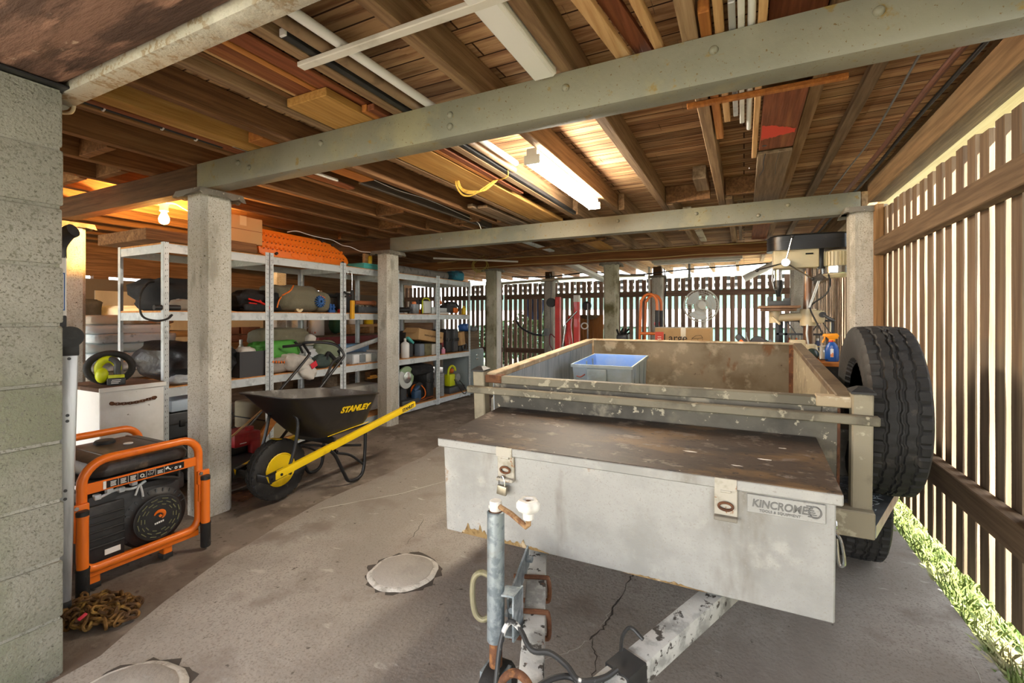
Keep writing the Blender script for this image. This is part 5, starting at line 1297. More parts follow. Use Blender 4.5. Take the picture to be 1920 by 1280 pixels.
for k in range(4): obj('drawer', MB().box(-3.85, -3.843, 3.79+k*.093, 3.875+k*.093, L2+.012, L2+.1, .003), M('drawer_front%d' % k, K(['dfe3e6', '7d858a', 'e6e4dc', '9a9f9a'][k]), [], .4), t)
carton('small_carton', 'white carton beside the clear organiser on the third unit', 'box', -4.05, -3.86, 4.19, 4.27, L2, L2+.13, m_white, False)
T1('blue_tub', 'blue tub at the back of the lower shelf of the third unit', 'tub', MB().box(-4.35, -4.15, 3.9, 4.35, L2, L2+.2, .015), M('steel_blue_tub', K('6d93b8'), [], .5), (-4.25, 4.1, L2))
T1('rag_bundle', 'white and blue rags heaped at the left of the clear organiser', 'rags', MB().bag((-4.05, 3.72, L2+.1), (.24, .2, .2), .8, .3, 53), M('rag_mix', K('d5dbe0'), [(K('6f9dc9'), 7, (1, 1, 1), .55, .6), (K('b5a58a'), 5, (1, 1, 1), .58, .64)], .9), (-4.05, 3.72, L2), None, 60)
T1('stone_slab', 'grey stone slab stored on the ground under the third unit', 'slab', MB().obox((-4.1, 3.95, L1+.17), (.25, .75, .32), None, .02), M('grey_stone', K('b5b2aa'), [(K('8d8a82'), 4, (1, 1, 1), .5, .66)], .9), (-4.1, 3.95, L1))
T1('orange_float', 'orange plastering float hanging under the third unit', 'tool', MB().box(-3.9, -3.84, 4.05, 4.4, .50, .515, .003).box(-3.89, -3.85, 4.08, 4.16, .515, .535, .008).box(-3.88, -3.86, 4.3, 4.32, .515, .612, .003), M('float_mix', K('cfd6da'), [(K('d99a3a'), 3, (1, 1, 1), .5, .54)], .5), (-3.87, 4.2, .5))
# ------------------------------------------------------------------ fourth and fifth units
t = tin('paint_tin', 'dull grey tin on the second shelf of the fourth unit', 'tin', -3.95, 4.97, L3, .065, .13, M('dull_tin', K('83878b'), [(K('6d7175'), 10, (1, 1, 1), .5, .66)], .4, .6), m_grey)
obj('orange_cap', MB().lathe([(.03, L3+.131), (.03, L3+.155), (.02, L3+.165), (0, L3+.167)], (-3.95, 4.97, 0), n=16), m_orange, t)
t = T('work_light', 'white work light with a lime carry frame on the fourth unit', 'work light', (-3.92, 5.2, L3))
obj('panel', MB().box(-3.95, -3.9, 5.13, 5.28, L3+.01, L3+.18, .008), M('white_lens', K('d9ddda'), [], .4), t)
obj('frame', MB().tube([(-3.925, 5.12, L3+.006), (-3.925, 5.115, L3+.18), (-3.925, 5.15, L3+.215), (-3.925, 5.25, L3+.215), (-3.925, 5.29, L3+.18), (-3.925, 5.285, L3+.006)], .009, 8), m_lime, t)
obj('battery', MB().box(-3.985, -3.95, 5.15, 5.26, L3, L3+.09, .008), m_dgrey, t)
tin('square_tin', 'small silver tin right of the white work light', 'tin', -3.93, 5.36, L3, .05, .10, m_galv, m_white)
T1('drill_driver', 'black cordless drill lying behind the silver tin', 'drill', MB().cyl((-4.08, 5.2, L3+.17), (-4.08, 5.42, L3+.17), .035, n=14).box(-4.1, -4.05, 5.34, 5.4, L3+.03, L3+.16, .01).box(-4.12, -4.03, 5.3, 5.43, L3, L3+.05, .01), m_black, (-4.08, 5.3, L3))
T1('grinder', 'black and orange grinder at the left of the grey tin', 'grinder', MB().cyl((-3.92, 4.6, L3+.05), (-3.92, 4.86, L3+.05), .035, .03, 14).cyl((-3.92, 4.84, L3+.0), (-3.92, 4.84, L3+.09), .028, n=12), m_black, (-3.92, 4.75, L3))
T1('red_spray_can', 'orange spray can lying behind the white work light', 'spray can', MB().cyl((-4.02, 5.05, L3+.035), (-4.02, 5.2, L3+.035), .033, n=16), m_orange, (-4.02, 5.12, L3))
t = T('chainsaw', 'orange and black chainsaw on the fifth unit', 'chainsaw', (-3.98, 5.82, L3))
obj('engine', MB().box(-4.06, -3.92, 5.7, 5.98, L3+.02, L3+.14, .02).bag((-3.98, 5.85, L3+.14), (.14, .22, .1), .7, .1, 61), m_black, t)
obj('orange_cover', MB().box(-3.925, -3.9, 5.85, 5.97, L3+.02, L3+.1, .012), m_orange, t)
obj('bar', MB().box(-3.935, -3.93, 5.45, 5.75, L3+.03, L3+.09, .002), m_galv, t)
obj('handle', MB().tube([(-3.98, 5.98, L3+.06), (-3.98, 6.07, L3+.05), (-3.98, 6.1, L3+.1), (-3.98, 6.02, L3+.17), (-3.98, 5.9, L3+.18)], .014, 10, smooth=4), m_black, t)
T1('hard_cap', 'orange cap hanging left of the chainsaw', 'cap', MB().ball((-3.95, 5.53, L3+.17), (.045, .05, .04), 14, 10), m_orange, (-3.95, 5.53, L3+.13))
bottle('oil_bottle', 'yellow oil bottle at the far end of the fifth unit', 'bottle', -3.88, 6.09, L3, .033, .13, m_yellow, m_yellow)
T1('grey_offcut', 'white offcut lying below the chainsaw bar', 'offcut', MB().box(-3.9, -3.83, 5.35, 5.62, L3, L3+.025, .004), m_white, (-3.86, 5.5, L3))
# lower shelf of fourth and fifth units
t = T('printed_carton', 'open cardboard box with a web address, propped on smaller boxes', 'box', (-3.95, 5.2, L2+.17))
rot = Matrix.Translation((-3.95, 5.2, L2+.19)) @ Matrix.Rotation(-.13, 4, 'X')
mb = MB().box(-.11, .11, -.28, .28, 0, .15, .003, 1)
b = obj('box', mb.xf(rot), m_card, t)
obj('end_flap', MB().obox((0, -.315, .12), (.21, .1, .004), Euler((.75, 0, 0))).xf(rot), m_card, b)
text('web_address', 'www.stoptool.com.au', .052, M('brown_print', K('4f3a26'), [], .7), b, Matrix.Translation(-Vector(t.location)) @ rot @ frame((.1115, .04, .075), (0, 1, 0), (0, 0, 1)), .0006, 0, 0, .86, label='printed web address')
bottle('spray_bottle', 'white spray bottle at the left end of the fourth unit shelf', 'bottle', -3.88, 4.70, L2, .055, .25, m_whitep, m_white, None, .25)
t = T1('dark_tin', 'dark tin with a blue glove on it beside the white spray bottle', 'tin', MB().lathe([(.06, L2), (.062, L2+.17), (.05, L2+.18), (0, L2+.18)], (-3.97, 4.88, 0), n=20), m_black, (-3.97, 4.88, L2))
T1('blue_glove', 'teal blue glove draped on the dark tin', 'glove', MB().obox((-3.93, 4.86, L2+.215), (.05, .14, .04), Euler((-.6, 0, 0)), .012), m_teal, (-3.93, 4.86, L2+.185))
T1('grey_jug', 'slate grey plastic jug under the printed carton', 'jug', MB().box(-3.95, -3.85, 4.97, 5.07, L2, L2+.165, .012), M('slate_plastic', K('6b7480'), [], .5), (-3.9, 5.02, L2))
T1('military_tin', 'olive metal box under the printed carton', 'box', MB().box(-3.98, -3.86, 5.09, 5.24, L2, L2+.16, .006), M('olive_tin', K('6f6a4c'), [(K('4f4b33'), 7, (1, 1, 1), .5, .64)], .6), (-3.92, 5.16, L2))
carton('white_carton', 'white carton under the right end of the printed carton', 'box', -3.98, -3.86, 5.255, 5.4, L2, L2+.15, m_white, False)
T1('dark_box', 'black box beside the white carton', 'box', MB().box(-3.98, -3.87, 5.415, 5.5, L2, L2+.13, .006), m_black, (-3.92, 5.46, L2))
t = case('tool_case', 'tall black tool case standing on the fifth unit', 'case', -4.2, -3.9, 5.66, 5.80, L2, L2+.34, m_black)
t = case('tool_case', 'tall dark grey tool case standing right of the black one', 'case', -4.15, -3.87, 5.815, 5.93, L2, L2+.345, m_dgrey)
case('tool_case', 'wide black case lying behind the printed carton', 'case', -4.4, -4.12, 5.2, 5.64, L2, L2+.33, m_black)
bottle('pink_bottle', 'small pink bottle in front of the tall black case', 'bottle', -3.85, 5.5, L2, .03, .09, M('pink_label', K('d98fa8'), [], .5), m_whitep)
bottle('red_extinguisher', 'small dark red canister behind the pink bottle', 'canister', -3.93, 5.56, L2, .035, .26, M('dark_red_can', K('7d1f24'), [], .4), m_grey)
T1('brown_carton', 'tilted brown carton right of the dark grey case', 'box', MB().obox((-3.92, 6.0, L2+.2), (.16, .12, .2), Euler((.15, 0, 0)), .003), m_card, (-3.92, 6.0, L2+.09))
T1('black_stand', 'black tool under the tilted brown carton', 'tool', MB().box(-3.99, -3.87, 5.95, 6.06, L2, L2+.085, .01), m_black, (-3.93, 6.0, L2))
T1('white_sack', 'white paper sack leaning at the end of the fifth unit', 'sack', MB().bag((-4.02, 6.06, L2+.17), (.12, .12, .3), .55, .15, 63), m_cloth_w, (-4.02, 6.06, L2), None, 60)
T1('cable_reel', 'small grey coil of hose at the end of the fifth unit', 'hose', MB().ring((-3.86, 6.08, L2+.065), .05, .014, 'x', 24, 8), m_dgrey, (-3.86, 6.08, L2))
# ground level of fourth and fifth units
t = T('mitre_saw', 'green circular saw with a round guard at the foot of the fourth unit', 'saw', (-3.95, 4.78, L1))
obj('blade_guard', MB().lathe([(.03, -.02), (.11, -.022), (.145, -.012), (.145, .012), (.11, .022), (.03, .02)], (-3.9, 4.74, L1+.35), 'x', 32), M('sage_guard', K('8fa982'), [(K('c7ccc9'), 3, (1, 1, 1), .5, .52)], .5), t)
obj('blade_hub', MB().lathe([(.08, .0), (.075, .03), (.03, .035), (0, .035)], (-3.9, 4.74, L1+.35), 'x', 24), m_chrome, t)
obj('base', MB().box(-4.1, -3.84, 4.6, 4.95, L1, L1+.06, .01).box(-4.0, -3.93, 4.68, 4.8, L1+.05, L1+.3, .015), m_dgrey, t)
t = T('cord_reel', 'orange extension cord coiled on a black reel at the foot of the fourth unit', 'cord reel', (-3.9, 5.0, L1))
obj('reel', MB().lathe([(.12, -.05), (.12, -.04), (.05, -.03), (.05, .03), (.12, .04), (.12, .05), (.0, .05)], (-3.98, 5.05, L1+.125), 'x', 28), m_black, t)
mb = MB()
for k in range(6): mb.ring((-4.0+k*.009, 5.05, L1+.125), .085+.004*(k % 2), .006, 'x', 28, 6)
mb.tube([(-3.93, 5.1, L1+.2), (-3.88, 5.11, L1+.14), (-3.87, 5.1, L1+.06), (-3.88, 5.0, L1+.02)], .007, 8, smooth=4)
obj('cord', mb, m_orange, t)
T1('planer', 'navy blue power tool at the foot of the fourth unit', 'power tool', MB().box(-3.92, -3.85, 4.86, 5.0, L1, L1+.16, .02).cyl((-3.885, 4.88, L1+.16), (-3.885, 4.98, L1+.2), .025, n=12), M('navy_tool', K('2c4a6b'), [], .5), (-3.88, 4.93, L1))
case('tool_case', 'large black case standing on edge under the fourth unit', 'case', -4.2, -3.86, 5.14, 5.29, L1, L1+.46, m_black)
T1('black_tool_bag', 'black tool bag crammed above the large case', 'bag', MB().bag((-4.05, 5.05, L1+.42), (.5, .5, .16), .6, .25, 65), m_cloth_k, (-4.05, 5.05, L1+.34), None, 60)
T1('levelling_board', 'brown board resting on the edge of the bottom shelf', 'board', MB().beam((-3.86, 4.95, L1+.02), (-3.8, 5.18, L1+.05), .05, .012), w_red, (-3.83, 5.06, L1))
t = T('pressure_washer', 'lime and black pressure washer at the foot of the fifth unit', 'pressure washer', (-3.93, 5.85, L1))
obj('body', MB().box(-3.99, -3.88, 5.72, 5.86, L1+.1, L1+.28, .02), m_lime, t)
obj('lime_handle', MB().tube([(-3.92, 5.72, L1+.27), (-3.91, 5.73, L1+.36), (-3.91, 5.8, L1+.40), (-3.91, 5.88, L1+.37), (-3.91, 5.9, L1+.32)], .016, 10, smooth=4), m_lime, t)
obj('base', MB().box(-4.1, -3.85, 5.66, 6.08, L1, L1+.09, .01), m_dgrey, t)
obj('motor', MB().lathe([(.06, -.06), (.06, .04), (.05, .05), (0, .05)], (-3.9, 5.9, L1+.22), 'x', 22), m_grey, t)
obj('hose', MB().tube([(-3.86, 5.8, L1+.2), (-3.82, 5.86, L1+.08), (-3.80, 5.95, L1-.02), (-3.8, 6.02, L1-.03), (-3.81, 6.03, L1+.03), (-3.85, 5.97, L1+.14), (-3.88, 5.93, L1+.18)], .007, 8, smooth=5), m_rubber, t)
T1('hose_coil', 'grey ribbed hose stood on end beside the lime pressure washer', 'hose', MB().lathe([(.05+.004*(i % 2), L1+i*.012) for i in range(28)]+[(0, L1+.336)], (-3.9, 5.5, 0), n=20), m_grey, (-3.9, 5.5, L1))
T1('orange_light', 'small orange lamp behind the lime pressure washer', 'lamp', MB().ball((-4.05, 6.0, L1+.3), (.04, .05, .04), 14, 10), m_orange, (-4.05, 6.0, L1+.26))
# on top of the far units
T1('swag_roll', 'long grey rolled mat on top of the far shelving units', 'roll', MB().tube([(-4.05, 4.62, L4+.07), (-4.03, 5.0, L4+.066), (-4.02, 5.5, L4+.067), (-3.98, 5.75, L4+.066)], .062, 16, smooth=4), M('grey_mat', K('8b8783'), [(K('67635f'), 8, (1, 3, 1), .5, .64)], .9, 0, .4, 20), (-4.03, 5.2, L4))
T1('blue_tarp', 'teal blue tarp bundle on top of the fifth unit', 'tarp', MB().bag((-3.98, 5.98, L4+.08), (.26, .3, .16), .6, .2, 67), M('teal_tarp', K('2f8aa3'), [(K('3d5f70'), 4, (1, 1, 1), .5, .6)], .6, 0, .4, 20), (-3.98, 5.98, L4), None, 60)
T1('dark_offcuts', 'dark timber offcuts behind the grey rolled mat', 'offcuts', MB().box(-4.35, -4.2, 4.55, 5.9, L4, L4+.11, .01), w_joistd, (-4.27, 5.2, L4))
# ------------------------------------------------------------------ filing cabinet beyond the shelves
t = T('filing_cabinet', 'grey two drawer filing cabinet beside the far end of the shelving', 'cabinet', (-4.0, 6.45, 0))
m_cab = M('grey_green_enamel', K('8f9c9e'), [(K('7f8c8e'), 3, (1, 1, 1), .5, .7)], .45)
obj('carcass', MB().box(-4.35, -3.86, 6.2, 6.66, 0, .70, .006), m_cab, t)
for k in range(2):
    d = obj('drawer', MB().box(-3.862, -3.845, 6.21, 6.65, .03+k*.335, .345+k*.335, .005), m_cab, t)
    obj('handle', MB().box(-3.846, -3.832, 6.38, 6.46, .20+k*.335, .225+k*.335, .005), m_chrome, d)
    obj('label_holder', MB().box(-3.846, -3.838, 6.39, 6.45, .25+k*.335, .285+k*.335, .003), m_chrome, d)
T1('timber_crate', 'grey timber crate standing on the filing cabinet', 'crate', MB().box(-4.2, -3.9, 6.25, 6.6, .70, .985, .004, 1), w_grey, (-4.05, 6.42, .70))
T1('blue_bucket_bag', 'blue bag on the timber crate', 'bag', MB().bag((-4.05, 6.38, 1.045), (.18, .2, .13), .6, .15, 71), m_blue, (-4.05, 6.38, .985), None, 60)
T1('grey_helmet', 'grey cap shaped cover beside the blue bag', 'cover', MB().bag((-4.0, 6.55, 1.02), (.14, .14, .08), .7, .12, 73), m_grey, (-4.0, 6.55, .985), None, 60)

# ================================================================== THINGS STORED BEHIND THE SHELVES
# stack of cement bags
bagm = [M('white_blue_bag', K('d3d9dc'), [(K('a9b8c2'), 4, (1, 1, 1), .5, .66), (K('8f979c'), 10, (1, 1, 1), .6, .7)], .7, 0, .2, 30), M('dusty_bag', K('bfb4a4'), [(K('94734f'), 3, (1, 1, 1), .48, .62)], .85, 0, .2, 30), M('green_end_bag', K('c3cfcf'), [(K('3f5f48'), 1.4, (1, 1, 1), .6, .62)], .7)]
BL = ['topmost dusty bag of the stack seen left of the shelving', 'second bag from the top of the stack left of the shelving', 'third bag from the top of the stack left of the shelving', 'fourth bag from the top of the stack, green ended', 'fifth bag from the top of the stack left of the shelving', 'sixth bag from the top of the stack, just above the black hose ring', 'lowest visible bag of the stack behind the white chest', 'bag at the bottom of the stack behind the white chest']
for k in range(14):
    z = 1.14-k*.084
    if z < 0: break
    lb = BL[k] if k < 7 else None
    if lb is None: break
    T1('cement_bag', lb, 'bag', MB().bag((-5.3+RND.uniform(-.03, .05), 2.3+RND.uniform(-.03, .05), z+.042), (.42, .7, .092), .3, .06, k+80), bagm[(1, 0, 0, 2, 0, 0, 1)[k]], (-5.3, 2.3, z), 'stacked bags left of the shelving', 60)
T1('pallet_stack', 'stack of brown timber planks under the bags', 'timber', MB().box(-5.6, -5.0, 1.9, 2.75, 0, .635, .01), w_stack, (-5.3, 2.3, 0))
# boards and bricks further back
for k, (x0, x1, y0, y1, z0, z1, lb) in enumerate([(-6.6, -5.9, 2.3, 2.95, 1.05, 1.16, 'grey sheets stacked on a far rack behind the cement bags'), (-6.5, -5.9, 2.5, 3.2, 1.17, 1.34, 'pale folded tarpaulin on the far rack behind the cement bags'), (-6.4, -6.0, 2.15, 2.45, 1.17, 1.40, 'dark sacks piled at left of the far rack')]):
    T1('stored_bundle', lb, 'bundle', MB().bag(((x0+x1)/2, (y0+y1)/2, (z0+z1)/2), (x1-x0, y1-y0, z1-z0), .35, .1, 90+k), (m_grey, m_cloth_w, m_cloth_k)[k], ((x0+x1)/2, (y0+y1)/2, z0), None, 60)
T1('storage_rack', 'low brown storage rack under the bundles at the left wall', 'rack', MB().box(-6.7, -5.85, 2.0, 3.4, .98, 1.045, .006).box(-6.68, -6.6, 2.05, 2.13, 0, .98).box(-5.95, -5.87, 2.05, 2.13, 0, .98).box(-6.68, -6.6, 3.28, 3.36, 0, .98).box(-5.95, -5.87, 3.28, 3.36, 0, .98), w_grey, (-6.3, 2.7, 0))
for k in range(5):
    T1('timber_plank', ['top brown plank of the pile behind the black sheet', 'second brown plank of the pile behind the black sheet', 'third brown plank of the pile behind the black sheet', 'fourth brown plank of the pile behind the black sheet', 'bottom brown plank of the pile behind the black sheet'][k], 'plank', MB().box(-5.25+.03*(k % 2), -4.9, 2.82, 4.0-.1*(k % 2), .86-k*.09, .94-k*.09, .005, 1), w_stack, (-5.1, 3.4, .86-k*.09), 'brown planks piled behind the shelving')
T1('plank_bearers', 'timber bearers under the pile of brown planks', 'timber', MB().box(-5.25, -4.9, 2.9, 3.1, 0, .498).box(-5.25, -4.9, 3.7, 3.85, 0, .498), w_grey, (-5.1, 3.4, 0))
for k in range(6):
    T1('house_brick', ['upper left brick on the pile of brown planks', 'upper right brick on the pile of brown planks', 'lower left brick on the pile of brown planks', 'lower middle brick on the pile of brown planks', 'lower right brick on the pile of brown planks', 'rear brick on the pile of brown planks'][k], 'brick', MB().box(*[(-5.1, -4.99, 3.02, 3.24), (-5.1, -4.99, 3.27, 3.49), (-5.1, -4.99, 2.9, 3.12), (-5.1, -4.99, 3.14, 3.36), (-5.1, -4.99, 3.38, 3.6), (-5.24, -5.13, 3.1, 3.32)][k], *( (1.022, 1.098) if k < 2 else (.942, 1.018)), .004, 1), M('brick_clay%d' % k, K('8f5a3c'), [(K('6f4330'), 6, (1, 1, 1), .5, .66)], .9), (-5.05, 3.2, .94), 'bricks on the brown planks')
# buckets and boxes on a bench behind the second and third units
T1('storage_bench', 'rough timber bench behind the second shelving unit', 'bench', MB().box(-6.2, -5.45, 4.22, 6.3, .90, .95, .005).box(-6.1, -6.02, 4.3, 4.4, 0, .9).box(-5.55, -5.47, 4.3, 4.4, 0, .9).box(-6.1, -6.02, 6.1, 6.2, 0, .9).box(-5.55, -5.47, 6.1, 6.2, 0, .9), w_grey, (-5.8, 5.1, 0))
m_bk = M('white_bucket', K('dcdcd8'), [(K('c47f5a'), 3, (1, 1, 1), .58, .62), (K('7f9ec4'), 3, (1, 1, 1), .62, .66)], .5)
tin('paint_bucket', 'white bucket stacked behind the olive roll, upper of two', 'bucket', -5.6, 4.45, 1.175, .13, .2, m_bk, m_white, None, True)
tin('paint_bucket', 'white bucket with blue print, lower of the two stacked', 'bucket', -5.6, 4.45, .95, .135, .22, m_bk, m_white, None, True)
tin('paint_bucket', 'white tub with orange print beside the stacked buckets', 'bucket', -5.55, 4.75, .95, .11, .33, M('orange_print_tub', K('e0ddd6'), [(K('d9622a'), 5, (1, 1, 1), .56, .6)], .5), m_white)
tin('paint_bucket', 'white bucket on the little pallet behind the third unit', 'bucket', -5.6, 5.55, 1.1, .12, .2, m_whitep, m_grey, None, True)
tin('paint_bucket', 'yellow tin beside the white bucket on the little pallet', 'bucket', -5.55, 5.8, 1.1, .075, .18, m_yellow, m_yellow)
T1('timber_pallet', 'little timber pallet carrying buckets behind the third unit', 'pallet', MB().box(-5.75, -5.45, 5.3, 6.2, 1.06, 1.095).box(-5.75, -5.45, 5.32, 5.42, .952, 1.06).box(-5.75, -5.45, 5.72, 5.82, .952, 1.06).box(-5.75, -5.45, 6.1, 6.2, .952, 1.06), w_pale, (-5.6, 5.75, .95))
T1('green_sack', 'dark green sack hung beside the white bucket', 'sack', MB().bag((-5.65, 5.22, 1.13), (.2, .22, .34), .7, .2, 97), M('bottle_green', K('2f5f4a'), [], .7), (-5.65, 5.2, .95), None, 60)
T1('red_beam', 'dull red painted steel beam stored behind the third unit', 'beam', MB().box(-5.3, -5.2, 4.5, 5.9, .80, .93, .004), M('dull_red', K('9a4a4a'), [(K('7f3a3b'), 6, (1, 1, 1), .5, .66)], .7), (-5.25, 5.2, .80))
T1('beam_supports', 'timber trestle carrying the dull red beam', 'trestle', MB().box(-5.32, -5.18, 4.7, 4.85, 0, .798).box(-5.32, -5.18, 5.6, 5.75, 0, .798), w_grey, (-5.25, 5.2, 0))
T1('plank_stack', 'pale plank stack low behind the third unit', 'planks', MB().box(-5.1, -4.7, 4.2, 6.2, .45, .78, .01).box(-5.05, -4.75, 4.4, 4.6, 0, .45).box(-5.05, -4.75, 5.8, 6.0, 0, .45), w_grey, (-4.9, 5.2, 0))
T1('brown_cabinet', 'dark brown cabinet standing at the back behind the third unit', 'cabinet', MB().box(-6.6, -6.0, 6.75, 8.2, 0, 1.1, .01), w_joistd, (-6.3, 7.4, 0))
bottle('milk_bottle', 'small glass milk bottle behind the green sleeping bag', 'bottle', -4.38, 2.86, L2, .03, .3, M('cloudy_glass', K('c9c5b8'), [], .3), m_white)
# cream box, yellow post and bits between first post and barrow
t = case('storage_chest', 'cream plastic storage chest seen between the near post and the barrow', 'chest', -4.35, -3.83, 2.77, 3.1, L1, L1+.33, M('cream_plastic', K('9d9278'), [(K('857b63'), 3, (1, 1, 1), .5, .66)], .6))
T1('yellow_prop', 'yellow timber prop leaning behind the barrow tray', 'prop', MB().beam((-3.77, 2.55, .05), (-3.765, 2.95, .52), .035, .07, bev=.004), w_orange, (-3.76, 2.75, 0))
T1('pale_stick', 'thin pale stick leaning above the red mower engine', 'stick', MB().beam((-3.15, 1.95, .36), (-3.2, 2.32, .56), .008, .012), w_pale, (-3.17, 2.1, .36))
T1('steel_track', 'flat grey steel bar lying on the floor beside the mower', 'bar', MB().beam((-3.12, 1.78, .03), (-3.16, 2.5, .03), .05, .012), m_galvd, (-3.14, 2.1, .02))
T1('junk_sheet', 'rusty sheet offcut on the floor left of the barrow wheel', 'sheet', MB().obox((-3.06, 1.98, -.002), (.2, .16, .012), Euler((0, 0, .3)), .002), m_rust, (-3.06, 1.98, -.01))
# ================================================================== LAMPS
t = T('tube_light', 'lit fluorescent batten under the joists between the two green beams', 'light', (-1.056, 2.96, 2.06))
mb = MB().box(-1.085, -1.03, 2.36, 3.56, 2.10, 2.144, .004, 1)
bs = obj('base', mb, m_white, t)
prof = [(-1.10, 2.066), (-1.094, 2.06), (-1.018, 2.06), (-1.012, 2.066), (-1.012, 2.095), (-1.02, 2.105), (-1.092, 2.105), (-1.10, 2.095)]
obj('diffuser', MB().prism(prof, 2.366, 3.554, 'y'), m_lamp, t, label='glowing diffuser')
for y in (2.354, 3.555):
    obj('end_cap', MB().box(-1.104, -1.008, y, y+.011, 2.056, 2.108, .003, 1).box(-1.088, -1.026, y, y+.011, 2.10, 2.144, .003, 1), m_white, t)
t = T('tube_light', 'unlit white fluorescent batten at the top, before the nearest green beam', 'light', (-.69, 1.06, 2.12))
obj('base', MB().box(-.70, -.648, .47, 1.65, 2.165, 2.2, .003, 1).box(-.652, -.64, .47, 1.66, 2.13, 2.2, .003, 1), m_white, t)
obj('diffuser', MB().prism([(a+.365, b+.065) for a, b in prof], .47, 1.66, 'y'), M('unlit_diffuser', K('e6e6e2'), [], .35), t)
obj('hanger', MB().box(-.72, -.66, 1.0, 1.05, 2.198, 2.285), m_white, t)
S('joist_blocking', MB().box(-4.365, -3.982, 2.06, 2.14, 2.15, 2.2), w_joistd)
t = T('bare_bulb', 'bare lit bulb hanging among the joists above the first shelving unit', 'light', (-4.2, 2.1, 2.05))
obj('base_plate', MB().lathe([(.0, 2.15), (.06, 2.15), (.06, 2.136), (.036, 2.128), (.03, 2.10), (.03, 2.065), (.022, 2.06), (0, 2.06)], (-4.2, 2.1, 0), n=20), m_whitep, t)
obj('bulb', MB().lathe([(.015, 2.06), (.018, 2.045), (.032, 2.018), (.036, 1.998), (.031, 1.975), (.018, 1.963), (0, 1.959)], (-4.2, 2.1, 0), n=20), m_bulb, t, label='glowing bulb')
obj('flex', MB().tube([(-4.16, 2.1, 2.13), (-4.1, 2.14, 2.12), (-4.0, 2.2, 2.06), (-3.93, 2.25, 2.12), (-3.92, 2.26, 2.144)], .006, 6, smooth=4), m_whitep, t)

# ================================================================== TIMBER AND PIPES STORED AMONG THE JOISTS
def stick(name, label, cat, x0, x1, y0, y1, z0, z1, mat, bev=.003, group=None):
    return T1(name, label, cat, MB().box(x0, x1, y0, y1, z0, z1, bev, 1), mat, ((x0+x1)/2, (y0+y1)/2, z0), group)
TOP = 2.146
stick('timber_beam', 'square yellow pine beam at upper left between joists', 'timber', -2.53, -2.44, .81, 1.98, TOP, 2.235, w_pine)
stick('timber_strip', 'thin red-brown strip beside the square yellow pine beam', 'timber', -2.585, -2.545, .81, 1.9, TOP, 2.18, w_red)
t = T('conduit', 'black conduit held by white clips at upper left', 'conduit', (-2.618, 1.2, 2.15))
obj('pipe', MB().cyl((-2.618, .8, 2.162), (-2.618, 1.66, 2.162), .012, n=10), m_black, t)
for y in (.86, 1.06, 1.3, 1.46): obj('clip', MB().tube([(-2.603, y, 2.175), (-2.602, y, 2.15), (-2.615, y, 2.145), (-2.628, y, 2.15)], .004, 6), m_whitep, t)
stick('timber_strip', 'narrow pale strip in the bundle of reddish planks at upper left', 'timber', -1.80, -1.785, .81, 1.7, 2.19, 2.21, w_pale)
stick('timber_plank', 'wide reddish plank right of the narrow pale strip', 'plank', -1.78, -1.69, .81, 2.1, 2.19, 2.21, w_red)
stick('timber_plank', 'orange edged plank in the bundle of reddish planks', 'plank', -1.685, -1.655, .81, 2.87, 2.188, 2.225, w_orange)
stick('timber_plank', 'reddish brown plank nearest the dark joist at upper left', 'plank', -1.645, -1.555, .81, 2.7, 2.188, 2.205, w_red)
stick('timber_plank', 'dark brown plank left of the narrow pale strip', 'plank', -1.842, -1.81, .81, 1.9, 2.188, 2.25, w_joistd)
stick('timber_plank', 'long yellow pine board lying over both green beams', 'plank', -1.835, -1.59, 1.41, 4.3, TOP, 2.184, w_pine)
stick('timber_plank', 'copper brown strip beside the long yellow pine board', 'plank', -1.575, -1.545, 1.6, 2.86, TOP, 2.18, w_orange)
stick('timber_plank', 'dark red strip beside the long yellow pine board', 'plank', -1.54, -1.50, 1.6, 3.2, TOP, 2.175, w_red)
T1('metal_pipe', 'brown pipe lying beside the white plastic pipe', 'pipe', MB().cyl((-1.345, .7, 2.17), (-1.345, 2.72, 2.17), .022, n=16), M('brown_pipe', K('8b7358'), [(K('6f5a42'), 10, (1, 1, 1), .5, .66)], .6), (-1.345, 1.7, 2.148))
T1('plastic_pipe', 'long white plastic pipe among the joists', 'pipe', MB().cyl((-1.272, .7, 2.165), (-1.272, 2.6, 2.165), .018, n=16), m_whitep, (-1.272, 1.7, 2.147))
t = T('steel_tube', 'square black steel tube with a white end cap', 'tube', (-1.385, 2.5, TOP))
obj('tube', MB().box(-1.40, -1.372, 1.055, 4.6, TOP, 2.174, .002, 1), m_black, t)
obj('end_cap', MB().box(-1.40, -1.372, 1.046, 1.056, TOP, 2.174, .002, 1), m_whitep, t)
stick('timber_batten', 'white painted batten nailed across under the joists at top', 'batten', -1.471, -.55, 1.172, 1.207, 2.124, 2.143, M('chalky_white_paint', K('d3d0c6'), [(K('b9b5a9'), 5, (1, 1, 1), .5, .66)], .8))
def slant(name, label, cat, a, b, w, h, mat):
    return T1(name, label, cat, MB().beam(a, b, w, h, bev=.003), mat, ((a[0]+b[0])/2, (a[1]+b[1])/2, min(a[2], b[2])-h/2))
slant('timber_plank', 'tan board lying askew before the nearest beam, leftmost of three', 'plank', (-.50, .8, 2.16), (-.385, 1.77, 2.16), .05, .024, w_pale)
slant('timber_plank', 'reddish board lying askew, middle of three before the nearest beam', 'plank', (-.46, .8, 2.185), (-.325, 1.77, 2.185), .06, .02, w_red)
slant('timber_plank', 'narrow pale board lying askew, rightmost of three before the nearest beam', 'plank', (-.345, .8, 2.162), (-.262, 1.77, 2.162), .03, .03, w_pale)
